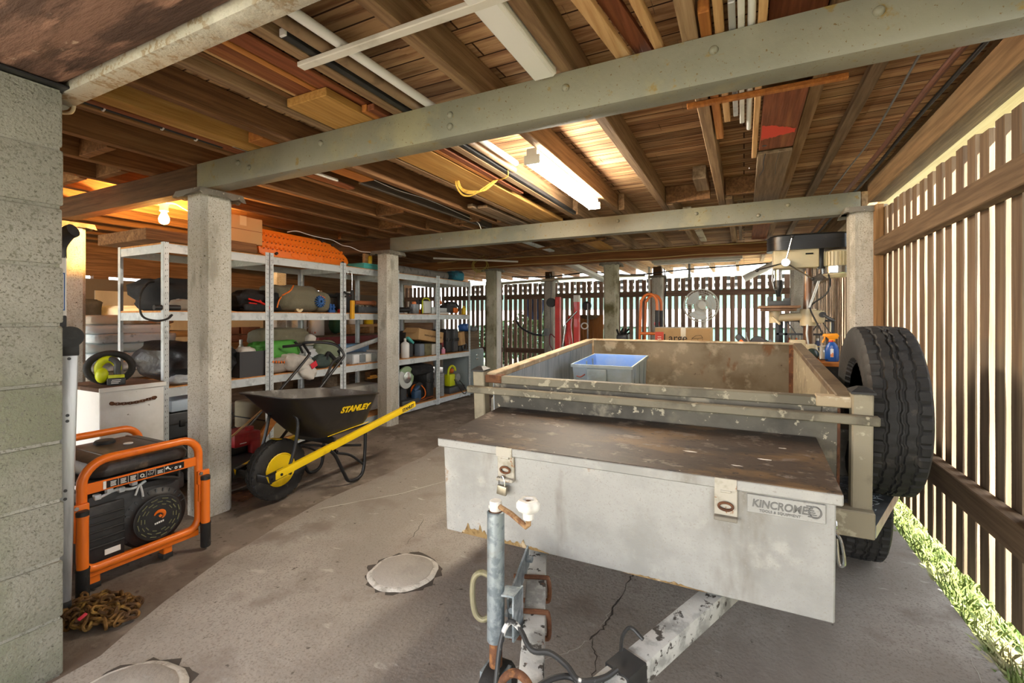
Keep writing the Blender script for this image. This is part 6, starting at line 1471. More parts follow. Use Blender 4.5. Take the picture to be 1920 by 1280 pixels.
stick('timber_offcut', 'orange timber with a cut end beside the rightmost joist', 'timber', -.13, -.096, 1.55, 2.69, TOP, 2.19, w_orange)
stick('timber_strip', 'tan strip between the orange timber and the white channels', 'timber', -.086, -.058, .9, 2.47, TOP, 2.185, w_pale)
stick('aluminium_channel', 'silver channel left of the white strip over the nearest beam', 'channel', -.045, -.024, 1.54, 2.42, TOP, 2.17, m_alu)
stick('white_strip', 'flat white strip over the nearest beam', 'strip', -.018, .002, 1.0, 2.52, TOP, 2.172, m_white)
T1('plastic_pipe', 'thin white round conduit over the nearest beam', 'pipe', MB().cyl((.022, .9, 2.16), (.022, 2.63, 2.16), .012, n=14), m_whitep, (.022, 1.7, 2.148))
stick('timber_strip', 'long pale strip beside the red marked board', 'timber', .04, .066, 1.0, 3.1, TOP, 2.175, w_pale)
stick('ply_panel', 'brown plywood panel up against the floor boards at top right', 'panel', .075, .25, .9, 2.2, 2.235, 2.246, w_red)
t = T('timber_board', 'brown board with a red spray paint mark', 'board', (.155, 2.58, TOP))
bo = obj('board', MB().box(.075, .24, 2.24, 2.97, TOP, 2.165, .003, 1), w_red, t)
mb = MB()
n = 18
mb._add([(.08+.15*i/n, 2.60+.10*(i/n)**1.5+RND.uniform(-.01, .01), TOP-.0006) for i in range(n+1)]+[(.08+.15*i/n, 2.80-.05*(i/n)+RND.uniform(-.01, .01), TOP-.0006) for i in range(n+1)], [(i, i+1, n+2+i, n+1+i) for i in range(n)])
obj('red_paint', mb, M('red_spray', K('d8452f'), [(K('a0502f'), 9, (1, 1, 1), .52, .7)], .8), bo, 0)
obj('knot_hole', MB().lathe([(0, TOP-.0008), (.012, TOP-.0007), (.012, TOP)], (.1, 2.9, 0), n=14), m_black, bo)
t = T('timber_board', 'cracked pale board behind the red marked one', 'board', (.15, 3.6, TOP))
bo = obj('board', MB().box(.07, .245, 3.05, 4.5, TOP, 2.166, .003, 1), w_grey, t)
obj('crack', MB().tube([(.11, 3.05, TOP), (.105, 3.2, TOP), (.11, 3.35, TOP), (.09, 3.5, TOP)], .003, 6, smooth=4).tube([(.18, 3.05, TOP), (.175, 3.3, TOP), (.185, 3.5, TOP)], .0015, 6, smooth=4), m_black, bo)
stick('timber_board', 'long brown board beyond the farther green beam', 'board', .08, .24, 4.52, 6.3, TOP, 2.166, w_red)
stick('timber_batten', 'thin orange batten nailed across under the white conduits', 'batten', -.225, .36, 2.165, 2.19, 2.122, 2.143, w_orange)
T1('pipe_run', 'brown pipe running along the right wall plate', 'pipe', MB().tube([(.70, .9, 2.165), (.702, 1.8, 2.16), (.69, 2.5, 2.165), (.70, 3.2, 2.16), (.70, 4.0, 2.165), (.69, 5.5, 2.165), (.69, 8.5, 2.165)], .014, 10, smooth=4), M('copper_brown', K('6a4434'), [(K('54362a'), 10, (1, 1, 1), .5, .66)], .5, .2), (.7, 3, 2.15))
T1('cable_run', 'grey cable looping along the boards beside the brown pipe', 'cable', MB().tube([(.64, .9, 2.27), (.655, 1.6, 2.255), (.63, 2.2, 2.262), (.645, 2.8, 2.25), (.66, 3.4, 2.24), (.66, 4.2, 2.26), (.64, 6.0, 2.26)], .005, 6, smooth=5), m_grey, (.65, 3, 2.25))
T1('cable_run', 'dark cable close against the right wall plate', 'cable', MB().tube([(.745, .9, 2.16), (.75, 2.0, 2.155), (.742, 3.0, 2.16), (.75, 4.0, 2.155), (.745, 7.0, 2.16)], .009, 8, smooth=4), m_black, (.745, 3, 2.15))
stick('timber_plank', 'blunt ended brown plank left of the long yellow pine board', 'plank', -2.39, -2.27, 1.6, 2.43, TOP, 2.2, w_orange)
stick('timber_plank', 'ragged ended strip left of the blunt brown plank', 'plank', -2.62, -2.55, 1.6, 2.53, TOP, 2.165, w_red)
stick('white_strip', 'short white strip beside the ragged ended timber', 'strip', -2.535, -2.515, 1.6, 2.34, TOP, 2.165, m_white)
stick('timber_board', 'black stained board on edge with flaking paint', 'board', -2.44, -2.415, 2.45, 4.35, TOP, 2.275, M('black_stained_timber', K('3a332c'), [(K('55493c'), 4, GY, .45, .65), (K('b5ad98'), 6, (1, 1.5, 1), .7, .74)], .8))
T1('loose_wire', 'thin white wire sagging along the black stained board', 'wire', MB().tube([(-2.38, 2.42, 2.2), (-2.40, 2.8, 2.19), (-2.39, 3.2, 2.2), (-2.40, 3.7, 2.185), (-2.39, 4.0, 2.16), (-2.38, 4.06, 2.10)], .0035, 6, smooth=5), m_whitep, (-2.4, 3.2, 2.15))
stick('timber_plank', 'pale grey planks resting on the farther green beam', 'plank', -2.06, -1.96, 3.45, 4.7, TOP, 2.17, w_grey)
stick('timber_plank', 'grey offcut beside the pale planks on the farther beam', 'plank', -2.13, -2.075, 3.4, 4.5, TOP, 2.18, w_grey)
stick('timber_offcut', 'grey block wedged above the farther beam near the rightmost joist', 'block', -.33, -.24, 3.55, 3.9, 2.19, 2.284, w_grey)
stick('timber_plank', 'pale plank with torn white paper beyond the farther beam', 'plank', -.48, -.41, 4.3, 6.2, TOP, 2.17, M('paper_on_plank', K('c4bda8'), [(K('8b7660'), 5, (1, 1, 1), .5, .6)], .8))
stick('timber_strip', 'grey strip beyond the farther beam, left of the rightmost joist', 'timber', -.05, -.02, 4.3, 6.3, TOP, 2.18, w_grey)
mb = MB()
for k in range(9):
    o = RND.uniform(-.015, .015)
    mb.tube([(-1.52+o, 2.80, 2.15), (-1.60+o, 2.76+o, 2.08), (-1.66+o*2, 2.74, 2.055+o), (-1.72+o*2, 2.72, 2.06+o), (-1.76+o, 2.70+o, 2.10), (-1.77+o, 2.69, 2.144)], .0035, 6, smooth=4)
mb.tube([(-1.52, 2.8, 2.15), (-1.43, 2.72, 2.12), (-1.38, 2.70, 2.13), (-1.36, 2.66, 2.16)], .0035, 6, smooth=4)
T1('rope_hank', 'hank of yellow rope hung under the long pine board', 'rope', mb, M('yellow_rope', K('d6ae4c'), [(K('b8913a'), 60, (1, 1, 1), .5, .6)], .8), (-1.62, 2.74, 2.1))
# behind the farther beam
T1('long_pole', 'long thin brown pole hung across under the joists behind the farther beam', 'pole', MB().cyl((-4.2, 6.25, 2.09), (-1.42, 5.25, 2.115), .014, n=10), w_joistd, (-2.8, 5.75, 2.08))
T1('thin_rod', 'thin pale rod across the joists behind the farther beam', 'rod', MB().cyl((-.62, 5.18, 2.13), (.26, 5.16, 2.13), .009, n=8), w_pale, (-.2, 5.17, 2.12))
T1('white_pole', 'thin white pole slung left of the yellow cable coil', 'pole', MB().cyl((-3.95, 5.4, 2.05), (-3.05, 6.3, 2.05), .014, n=10), m_white, (-3.5, 5.85, 2.09))
stick('metal_channel', 'pale metal channel stored beyond the farther beam', 'channel', -2.5, -2.42, 4.5, 6.2, TOP, 2.17, m_galv)
stick('timber_plank', 'wide pine plank beyond the farther beam', 'plank', -1.84, -1.62, 4.5, 6.35, TOP, 2.18, w_pine)
mb = MB()
for k in range(7): mb.ring((-3.75+RND.uniform(-.02, .02), 6.375-k*.004, 2.04+RND.uniform(-.02, .02)), (.10+RND.uniform(-.015, .015), .13+RND.uniform(-.02, .02)), .0035, 'y', 28, 6)
mb.tube([(-3.72, 6.36, 2.15), (-3.66, 6.35, 2.2), (-3.63, 6.35, 2.24)], .0035, 6)
mb.tube([(-3.8, 6.36, 1.93), (-3.86, 6.36, 1.85), (-3.84, 6.36, 1.8)], .0035, 6)
T1('cable_coil', 'coil of yellow cable hung on the back bearer above the mossy post', 'cable', mb, M('yellow_cable', K('b5a04e'), [], .6), (-3.75, 6.37, 1.9))
for (z, dz, lb) in ((2.125, .01, 'upper pale cable clipped along the back bearer'), (2.01, .014, 'lower pale cable clipped along the back bearer')):
    P = [(-4.6+i*.34, 6.408, z+dz*.5*math.sin(i*1.7)) for i in range(16)]
    T1('bearer_cable', lb, 'cable', MB().tube(P, .0055, 8, smooth=3), M('pale_cable_%d' % int(z*1000), K('bda56f'), [], .6), (-2, 6.408, z-.02))
t = T('tube_light', 'unlit bare fluorescent batten with two tubes near the rear fence', 'light', (-.7, 7.9, 2.09))
obj('base', MB().box(-1.36, -.02, 7.86, 7.96, 2.105, 2.144, .003, 1), m_white, t)
for y in (7.88, 7.94): obj('tube', MB().cyl((-1.33, y, 2.085), (-.05, y, 2.085), .013, n=12), m_whitep, t)
T1('drain_pipe', 'white drain pipe sloping down by the drill press', 'pipe', MB().cyl((.0, 7.8, 1.79), (.60, 7.8, 2.10), .05, n=18), m_white, (.3, 7.8, 1.75))
slant('white_beam', 'white boxed beam sloping down toward the rear fence by the mossy post', 'beam', (-2.34, 6.55, 2.02), (-2.34, 8.75, 1.90), .13, .05, m_white)
T1('grey_pipe', 'thin grey pipe hanging down to the rear fence', 'pipe', MB().cyl((-.86, 8.7, 1.88), (-.86, 8.7, 2.28), .02, n=10), m_grey, (-.86, 8.7, 1.88))
T1('white_conduit', 'white conduit running up the post by the orange trolley', 'conduit', MB().cyl((-1.56, 8.76, .2), (-1.56, 8.76, 2.14), .02, n=10), m_white, (-1.56, 8.76, .2))
T1('rear_cable', 'dark cable swagged along the rear wall under the joists', 'cable', MB().tube([(-4.3, 8.6, 2.05), (-3.4, 8.55, 2.02), (-2.6, 8.5, 2.06), (-1.8, 8.5, 1.98), (-1.0, 8.5, 2.03), (-.2, 8.4, 2.05), (.6, 8.3, 2.07)], .012, 8, smooth=5), m_black, (-2, 8.5, 2.0))
T1('rear_pipe', 'pale pipe along the top of the rear fence', 'pipe', MB().tube([(-4.6, 8.7, 1.93), (-3.6, 8.69, 1.97), (-2.6, 8.68, 1.99), (-1.62, 8.68, 1.985)], .025, 10, smooth=4), M('cream_pipe', K('cfc4ac'), [], .5), (-3, 8.69, 1.95))
for (x, lb) in ((-3.52, 'grey wires running down the post beside the slatted gate'), (-1.3, 'dark wire looped down the post behind the orange trolley')):
    T1('post_wire', lb, 'wire', MB().tube([(x, 8.76, 2.1), (x+.04, 8.75, 1.8), (x+.01, 8.755, 1.4), (x+.03, 8.755, .9), (x, 8.76, .5)], .009, 8, smooth=4), m_grey if x < -2 else m_black, (x, 8.76, .5))
# ================================================================== AT THE BACK
# red folding engine crane
t = T('engine_crane', 'red folded engine crane standing beyond the trailer', 'crane', (-2.42, 6.75, 0))
mb = MB().box(-2.61, -2.535, 6.7, 6.78, .06, 1.525, .005, 1)
obj('mast', mb, m_red, t)
obj('mast', MB().box(-2.295, -2.215, 6.66, 6.74, .06, 1.45, .005, 1), m_red, t)
obj('boom_end', MB().box(-2.297, -2.213, 6.658, 6.742, 1.44, 1.545, .004, 1).cyl((-2.255, 6.64, 1.49), (-2.255, 6.76, 1.49), .03, n=16), m_white, t)
obj('pulley', MB().lathe([(.03, -.03), (.07, -.03), (.05, -.01), (.05, .01), (.07, .03), (.03, .03)], (-2.68, 6.72, 1.44), 'y', 22).ring((-2.68, 6.72, 1.44), .035, .012, 'y', 20, 8), m_black, t)
obj('folded_leg', MB().beam((-2.52, 6.72, .1), (-2.40, 6.72, 1.12), .06, .05, bev=.004), m_red, t)
obj('folded_leg', MB().beam((-2.46, 6.70, .1), (-2.36, 6.70, 1.22), .06, .05, bev=.004), m_red, t)
obj('brace', MB().beam((-2.43, 6.66, .95), (-2.38, 6.66, .75), .03, .05).beam((-2.36, 6.68, 1.1), (-2.28, 6.68, .4), .025, .03), m_red, t)
obj('hydraulic_ram', MB().cyl((-2.42, 6.66, 1.12), (-2.24, 6.66, 1.3), .014, n=12).cyl((-2.5, 6.66, .5), (-2.42, 6.66, 1.1), .024, n=12), m_chrome, t)
obj('base', MB().box(-2.66, -2.18, 6.62, 7.1, .05, .1, .006), m_red, t)
for (x, y) in ((-2.6, 6.66), (-2.24, 6.66), (-2.6, 7.05), (-2.24, 7.05)):
    obj('castor', MB().lathe([(.012, -.014), (.028, -.014), (.028, .014), (.012, .014)], (x, y, .028), 'x', 16), m_black, t)
obj('loose_cable', MB().tube([(-2.6, 6.68, .9), (-2.67, 6.66, .95), (-2.68, 6.66, .8), (-2.63, 6.66, .7), (-2.68, 6.66, .6), (-2.6, 6.66, .5)], .009, 8, smooth=5), M('maroon_cable', K('6a2430'), [], .5), t)
t = T('hanging_hose', 'white loop of hose and a grey rod beside the red crane', 'hose', (-2.16, 6.8, .6))
obj('rod', MB().cyl((-2.12, 6.8, 0), (-2.12, 6.8, 1.42), .01, n=8), m_grey, t)
obj('loop', MB().ring((-2.165, 6.79, 1.08), (.045, .05), .01, 'y', 20, 8), m_white, t)
# orange board panel
t = T('board_panel', 'panel of orange-brown fence boards standing before the rear fence', 'panel', (-2.65, 8.7, 0))
for k in range(7):
    x = -3.1+k*.1
    obj('board', MB().box(x, x+.096, 8.70, 8.72, 0.0, 1.255+RND.uniform(-.01, .01), .002, 1), w_fence, t)
obj('rail', MB().box(-3.1, -2.41, 8.72, 8.76, .3, .38).box(-3.1, -2.41, 8.72, 8.76, 1.0, 1.08), w_fence, t)
t = T('basin_stand', 'rusty shallow dish under a black disc before the orange boards', 'stand', (-2.62, 8.55, 0))
obj('dish', MB().lathe([(0, 1.17), (.06, 1.175), (.14, 1.2), (.2, 1.255), (.205, 1.26), (.14, 1.215), (.05, 1.19), (0, 1.188)], (-2.62, 8.5, 0), n=26), M('brown_rust_dish', K('5b4630'), [(K('7a6140'), 8, (1, 1, 1), .5, .66)], .9), t)
obj('stem', MB().cyl((-2.64, 8.5, 0), (-2.64, 8.5, 1.37), .022, n=10), m_rust, t)
obj('disc', MB().lathe([(.0, -.03), (.075, -.03), (.085, -.02), (.085, .02), (.075, .03), (.02, .03), (0, .035)], (-2.66, 8.49, 1.43), 'y', 26), m_black, t)
# orange hand trolley
t = T('hand_trolley', 'orange hand trolley with two hoop handles behind the trailer', 'trolley', (-.98, 5.7, 0))
for (y, dx) in ((5.55, 0), (5.85, .0)):
    P = [(-1.115+dx, y, .25), (-1.085+dx, y, 1.3), (-1.075+dx, y, 1.40), (-1.03+dx, y, 1.465), (-.965+dx, y, 1.475), (-.915+dx, y, 1.43), (-.90+dx, y, 1.34), (-.90+dx, y, 1.0), (-.905+dx, y, .2)]
    h = obj('hoop_handle', MB().tube(P, .0165, 12, smooth=4), m_orange, t)
    obj('grip', MB().cyl((-.90+dx, y, .98), (-.90+dx, y, 1.29), .021, n=14), m_black, h)
obj('cross_bar', MB().cyl((-1.095, 5.55, 1.02), (-.90, 5.55, 1.02), .017, n=12).box(-1.1, -.9, 5.53, 5.56, .40, .46).box(-1.1, -1.07, 5.55, 5.85, .5, .54), m_orange, t)
obj('toe_plate', MB().box(-1.15, -.93, 5.5, 5.9, .0, .012, .002, 1).box(-1.13, -.9, 5.54, 5.56, .0, .3), m_orange, t)
for y in (5.48, 5.92): obj('wheel', MB().lathe([(.04, -.03), (.1, -.03), (.12, -.02), (.12, .02), (.1, .03), (.04, .03)], (-1.15, y, .12), 'y', 24), m_rubber, t)
obj('red_reflector', MB().lathe([(0, -.003), (.035, -.003), (.035, .003), (0, .003)], (-.95, 5.86, 1.13), 'y', 20), m_red, t)
# big carton with print
t = T('moving_carton', 'brown moving carton printed Large, behind the trailer', 'box', (-.6, 5.4, .66))
b = obj('box', MB().box(-.865, -.31, 5.2, 5.62, .66, 1.095, .004, 1), m_card, t)
obj('top_flap', MB().box(-.866, -.309, 5.199, 5.621, 1.093, 1.098, .001, 1), M('pale_carton_top', K('d9cdb8'), [], .7), b)
obj('tape', MB().box(-.60, -.55, 5.1975, 5.2, .98, 1.096).box(-.60, -.55, 5.2, 5.62, 1.097, 1.0995), M('shiny_tape', K('e3d3b0'), [], .2), b)
lb = obj('red_label', MB().box(-.862, -.775, 5.1975, 5.2, .93, 1.05), M('label_red', K('d14a31'), [], .6), b)
off = -Vector(t.location)
text('label_number', '15', .05, M('label_cream', K('f0dccb'), [], .6), lb, Matrix.Translation(off) @ frame((-.82, 5.197, .985), (0, 0, -1), (1, 0, 0)), .0006, .001)
m_prn = M('carton_print', K('3a2d22'), [], .7)
text('carton_word', 'Large', .11, m_prn, b, Matrix.Translation(off) @ frame((-.655, 5.1975, .985), (1, 0, 0), (0, 0, 1)), .0006, .001)
mb = MB()
q = [(-.49, .985), (-.45, 1.015), (-.40, 1.02), (-.385, .995), (-.43, .985)]
for a_, c_ in zip(q, q[1:]+q[:1]): mb.beam((a_[0], 5.1975, a_[1]), (c_[0], 5.1975, c_[1]), .002, .004)
for p in ((-.49, .985), (-.43, .985), (-.385, .995)): mb.beam((p[0], 5.1975, p[1]), (p[0], 5.1975, p[1]-.04), .002, .004)
obj('box_drawing', mb, m_prn, b, 0)
T1('packing_crate', 'brown crate under the printed moving carton', 'crate', MB().box(-.9, -.28, 5.18, 5.64, 0, .655, .008), w_stack, (-.6, 5.4, 0))
# pedestal fan
t = T('pedestal_fan', 'grey-white pedestal fan standing before the rear fence', 'fan', (-.42, 6.25, 0))
fc = Vector((-.475, 6.17, 1.355)); fd = Vector((.22, -.97, .0)).normalized()
fx = Vector((0, 0, 1)).cross(fd).normalized(); fz = fd.cross(fx)
FR = Matrix((fx, fz, fd)).transposed()
m_fan = M('fan_plastic', K('d5d2c8'), [], .4)
mb = MB()
for (r, z) in ((.20, 0), (.198, .03), (.165, .055), (.12, .068), (.075, .075), (.2, -.03), (.15, -.06), (.09, -.075)):
    mb.ring(fc+fd*z, r, .0034 if r < .19 else .006, 'z', 44, 6, FR)
for k in range(36):
    a = 2*PI*k/36; d = fx*math.cos(a)+fz*math.sin(a)
    mb.tube([fc+d*.05+fd*.078, fc+d*.12+fd*.068, fc+d*.17+fd*.052, fc+d*.2], .0013, 5, smooth=2)
    if k % 2 == 0: mb.tube([fc+d*.05-fd*.08, fc+d*.15-fd*.06, fc+d*.2], .0013, 5, smooth=2)
obj('grille', mb, m_fan, t)
bl = MB()
for k in range(3):
    a0_ = 2*PI*k/3+.3; rings = []
    for i in range(8):
        r = .035+.145*i/7; w_ = .35+.55*math.sin(min(1, i/6)*PI*.6)
        L_ = []
        for j in range(5):
            a = a0_+w_*(j/4-.5)*1.5; tw = .03*(j/4-.5)
            L_.append(fc+(fx*math.cos(a)+fz*math.sin(a))*r+fd*tw)
        rings.append(L_)
    bl.shell(rings, closed=False); bl.shell([[p-fd*.003 for p in L_] for L_ in rings], closed=False)
obj('blade', bl, M('smoky_blades', K('d3d8d6'), [], .3), t)
obj('hub', MB().lathe([(.05, .06), (.048, .078), (.03, .086), (0, .088)], fc, n=24, rot=FR).lathe([(.025, -.03), (.025, .03), (0, .035)], fc, n=20, rot=FR), m_fan, t)
obj('motor_housing', MB().lathe([(.07, -.075), (.075, -.1), (.06, -.17), (.03, -.19), (0, -.192)], fc, n=24, rot=FR), m_fan, t)
obj('pole', MB().cyl((-.445, 6.27, .03), (-.445, 6.27, 1.3), .016, n=14).cyl((-.445, 6.27, 1.05), (-.445, 6.27, 1.32), .024, n=14), m_fan, t)
obj('base', MB().lathe([(.2, 0), (.2, .02), (.06, .04), (.03, .06), (0, .06)], (-.445, 6.27, 0), n=30), m_fan, t)
# black machine on a stool left of the trolley
T1('work_stool', 'low timber stool carrying a black engine behind the mossy post', 'stool', MB().box(-1.36, -.98 - .16, 5.3, 5.62, .90, .93, .004).box(-1.35, -1.31, 5.31, 5.35, 0, .9).box(-1.19, -1.15, 5.31, 5.35, 0, .9).box(-1.35, -1.31, 5.57, 5.61, 0, .9).box(-1.19, -1.15, 5.57, 5.61, 0, .9), w_grey, (-1.25, 5.46, 0))
mb = MB().box(-1.33, -1.2, 5.36, 5.5, .93, 1.01, .02)
for i in range(9): mb.cyl((-1.26+RND.uniform(-.05, .05), 5.42, .99), (-1.26+RND.uniform(-.08, .08), 5.4+RND.uniform(-.05, .05), 1.05+RND.uniform(-.02, .03)), .012, n=8)
T1('small_engine', 'small black engine with levers on the stool', 'engine', mb, M('black_chrome_mix', K('262626'), [(K('b0b0b0'), 14, (1, 1, 1), .62, .66)], .4, .3), (-1.26, 5.43, .93))
# ------------------------------------------------------------------ workbench with drill press
t = T('workbench', 'bench with an orange timber top behind the trailer, black steel frame', 'bench', (.23, 4.15, 0))
obj('top', MB().box(-.2, .615, 3.80, 4.55, .868, .898, .003, 1), wood('orange_bench_top', 'b9743a', 'a0602c', GX, 'c98748', rnd=0), t)
obj('apron', MB().box(-.18, .60, 3.81, 3.84, .78, .868, .002, 1).box(-.18, .60, 4.5, 4.53, .78, .868, .002, 1), m_blackm, t)
for (x, y) in ((-.18, 3.81), (.56, 3.81), (-.18, 4.49), (.56, 4.49)): obj('leg', MB().box(x, x+.04, y, y+.04, 0, .78, .002, 1), m_blackm, t)
zb = .9
t = T('drill_press', 'cream drill press with a black belt cover on the workbench', 'drill press', (.46, 4.26, zb))
m_dp = M('cream_enamel', K('c9bd9c'), [(K('b5a884'), 4, (1, 1, 1), .5, .7)], .4)
px, py = .445, 4.26
obj('base', MB().box(.28, .56, 4.12, 4.4, zb, zb+.035, .01).lathe([(.07, zb+.03), (.06, zb+.09), (.042, zb+.1)], (px, py, 0), n=24), m_dp, t)
obj('column', MB().cyl((px, py, zb+.05), (px, py, 1.66), .034, n=24), M('brown_column', K('6f5442'), [(K('8f8a85'), 3, (3, 3, .4), .55, .6)], .35, .5), t)
obj('head', MB().box(.205, .51, 4.17, 4.35, 1.585, 1.735, .014), m_dp, t)
def stad(x0, x1, r0, r1, z, k=1):
    P = []
    for i in range(13):
        a = PI/2+PI*i/12; P.append((x0+r0+(r0*k)*math.cos(a), py+(r0*k)*math.sin(a), z))
    for i in range(13):
        a = -PI/2+PI*i/12; P.append((x1-r1+(r1*k)*math.cos(a), py+(r1*k)*math.sin(a), z))
    return P
mb = MB().shell([stad(.165, .715, .13, .105, 1.728), stad(.165, .715, .13, .105, 1.80), stad(.165, .715, .13, .105, 1.83), stad(.165, .715, .13, .105, 1.842, .9)], True, True)
bc = obj('belt_cover', mb, m_blackm, t)
obj('cover_rim', MB().shell([stad(.162, .718, .133, .108, 1.725), stad(.162, .718, .133, .108, 1.737)], True, True).shell([stad(.163, .717, .132, .107, 1.788), stad(.163, .717, .132, .107, 1.796)], True, True), m_blackm, bc)
mb = MB().lathe([(.062, 1.545), (.085, 1.555), (.085, 1.70), (.07, 1.712), (0, 1.712)], (.628, py, 0), n=28)
for k in range(26):
    a = 2*PI*k/26; mb.obox((.628+.089*math.cos(a), py+.089*math.sin(a), 1.648), (.014, .006, .1), Euler((0, 0, a)))
mo = obj('motor', mb, m_dp, t)
obj('motor_band', MB().lathe([(.086, 1.535), (.091, 1.54), (.091, 1.59), (.086, 1.594)], (.628, py, 0), n=30), m_chrome, mo)
obj('motor_end', MB().lathe([(.0, 1.505), (.06, 1.508), (.085, 1.53), (.086, 1.545)], (.628, py, 0), n=28), m_dp, mo)
obj('motor_bracket', MB().box(.51, .545, 4.22, 4.3, 1.58, 1.73, .004).cyl((.42, 4.166, 1.69), (.47, 4.165, 1.69), .006, n=8), m_blackm, t)
hb_ = Vector((.285, 4.155, 1.625))
fh = obj('feed_hub', MB().cyl(hb_+Vector((0, .02, 0)), hb_-Vector((0, .05, 0)), .03, n=20), m_chrome, t)
for a, L_ in ((1.35, .2), (3.4, .2), (-.65, .22)):
    e = hb_+Vector((math.cos(a)*L_, -.045, math.sin(a)*L_))
    s = obj('feed_spoke', MB().cyl(hb_+Vector((math.cos(a)*.02, -.035, math.sin(a)*.02)), e, .006, n=8), m_chrome, fh)
    obj('spoke_knob', MB().ball(e, .014, 12, 8), m_black, s)
qx = .245
obj('quill', MB().cyl((qx, py, 1.48), (qx, py, 1.59), .026, n=18), m_chrome, t)
ck = obj('chuck', MB().lathe([(.03, 1.50), (.033, 1.46), (.033, 1.44), (.02, 1.40), (.014, 1.37), (0, 1.37)], (qx, py, 0), n=20), m_blackm, t)
obj('depth_stop', MB().tube([(qx-.04, py-.02, 1.58), (qx-.045, py-.02, 1.5), (qx-.03, py-.02, 1.43), (qx, py-.02, 1.42)], .005, 8), m_chrome, ck)
tb_ = obj('table', MB().box(.10, .385, 4.10, 4.42, 1.275, 1.295, .004).box(.12, .36, 4.13, 4.4, 1.255, 1.275, .004), M('rusty_table_edge', K('8a6a4f'), [(K('6d4f3a'), 8, (1, 1, 1), .5, .66)], .5, .3), t)
obj('vice', MB().box(.17, .32, 4.16, 4.3, 1.296, 1.335, .004).box(.17, .2, 4.16, 4.3, 1.33, 1.37, .004).box(.28, .32, 4.16, 4.3, 1.33, 1.355, .004), m_dgrey, tb_)
obj('table_arm', MB().cyl((.22, 4.26, 1.20), (.43, 4.26, 1.215), .032, n=18).cyl((.22, 4.26, 1.16), (.22, 4.26, 1.26), .04, n=18).cyl((px, py, 1.14), (px, py, 1.27), .055, n=22).box(.46, .55, 4.2, 4.32, 1.16, 1.26, .02), m_dp, t)
cr_ = obj('table_crank', MB().beam((.53, 4.16, 1.225), (.60, 4.14, 1.175), .02, .022, bev=.004).cyl((.53, 4.2, 1.225), (.53, 4.15, 1.225), .022, n=14), m_blackm, t)
obj('clamp_lever', MB().cyl((.2, 4.2, 1.21), (.25, 4.16, 1.15), .008, n=8), m_dp, t)
obj('power_cable', MB().tube([(.57, 4.2, 1.53), (.575, 4.17, 1.46), (.55, 4.16, 1.38), (.47, 4.18, 1.31), (.45, 4.16, 1.27), (.47, 4.12, 1.2), (.52, 4.06, 1.08), (.57, 4.0, .99), (.6, 3.98, .92)], .006, 8, smooth=5), m_black, t)
obj('hanging_chain', MB().tube([(.50, 4.17, 1.48), (.47, 4.16, 1.38), (.44, 4.16, 1.28)], .005, 6).tube([(.51, 4.17, 1.48), (.48, 4.15, 1.38), (.445, 4.15, 1.28)], .004, 6).tube([(.43, 4.15, 1.15), (.425, 4.15, 1.08), (.435, 4.15, 1.0)], .007, 6), m_galv, t)
# rack with bottles
t = T('wire_rack', 'black wire rack with small bottles behind the drill press', 'rack', (.42, 4.48, zb))
mb = MB()
for x in (.24, .30, .62): mb.box(x, x+.018, 4.42, 4.44, zb, 1.2)
for z in (1.06, 1.17): mb.box(.24, .64, 4.42, 4.44, z, z+.016)
for k in range(12): mb.cyl((.325+k*.024, 4.43, zb), (.325+k*.024, 4.43, 1.06), .0028, n=6)
for (a, c_) in (((.32, 1.17), (.38, 1.07)), ((.40, 1.17), (.46, 1.07)), ((.48, 1.07), (.54, 1.17)), ((.56, 1.17), (.62, 1.07))): mb.beam((a[0], 4.43, a[1]), (c_[0], 4.43, c_[1]), .006, .008)
obj('frame', mb, m_blackm, t)
obj('side_panel', MB().box(.235, .29, 4.44, 4.52, zb, 1.19, .004), m_black, t)
cols = [('orange_label_%d' % i, c) for i, c in enumerate(('d9562c', 'd9562c', 'e8e8e4', '3556a0', 'caa32c'))]
for k, (n_, c_) in enumerate(cols):
    bottle('small_bottle', ['small orange bottle at the left of the wire rack', 'second orange bottle inside the wire rack', 'white bottle in the middle of the wire rack', 'blue bottle in the wire rack', 'yellow bottle at the right of the wire rack'][k], 'bottle', .335+k*.05, 4.485, zb, .019, .135, M(n_, K(c_), [(K('33406a'), 3, (.1, .1, 4), .52, .54)], .4), m_white if k > 1 else m_orange, 'bottles in the wire rack')
t = T('spray_bottle', 'blue spray bottle with an orange trigger on the workbench', 'bottle', (.545, 3.87, zb))
sx, sy = .545, 3.87
mb = MB().shell([[(sx+.041*k*math.cos(a), sy+.026*k*math.sin(a), z) for a in [2*PI*i/28 for i in range(28)]] for (k, z) in ((.9, zb), (1, zb+.008), (1, zb+.085), (.82, zb+.11), (.45, zb+.13), (.34, zb+.138))], True, True)
b = obj('bottle', mb, M('blue_bottle', K('1f55a5'), [], .3), t)
obj('label', MB().ring((sx-.004, sy-.0255, zb+.1), (.008, .005), .001, 'y', 16, 5).box(sx-.012, sx+.006, sy-.0275, sy-.025, zb+.03, zb+.088), M('label_mix', K('dfe6ee'), [(K('d98a5a'), 40, (1, 1, .6), .52, .56)], .5), b)
mb = MB().box(sx-.018, sx+.018, sy-.012, sy+.012, zb+.136, zb+.155, .004)
mb.prism([(sx-.055, zb+.172), (sx-.05, zb+.19), (sx+.03, zb+.194), (sx+.042, zb+.178), (sx+.03, zb+.155), (sx-.02, zb+.155), (sx-.03, zb+.168)], sy-.011, sy+.011, 'y', .003)
mb.tube([(sx-.04, sy, zb+.17), (sx-.045, sy, zb+.15), (sx-.055, sy, zb+.128)], .006, 8)
obj('trigger', mb, M('amber_orange', K('ee9a1c'), [], .4), t)
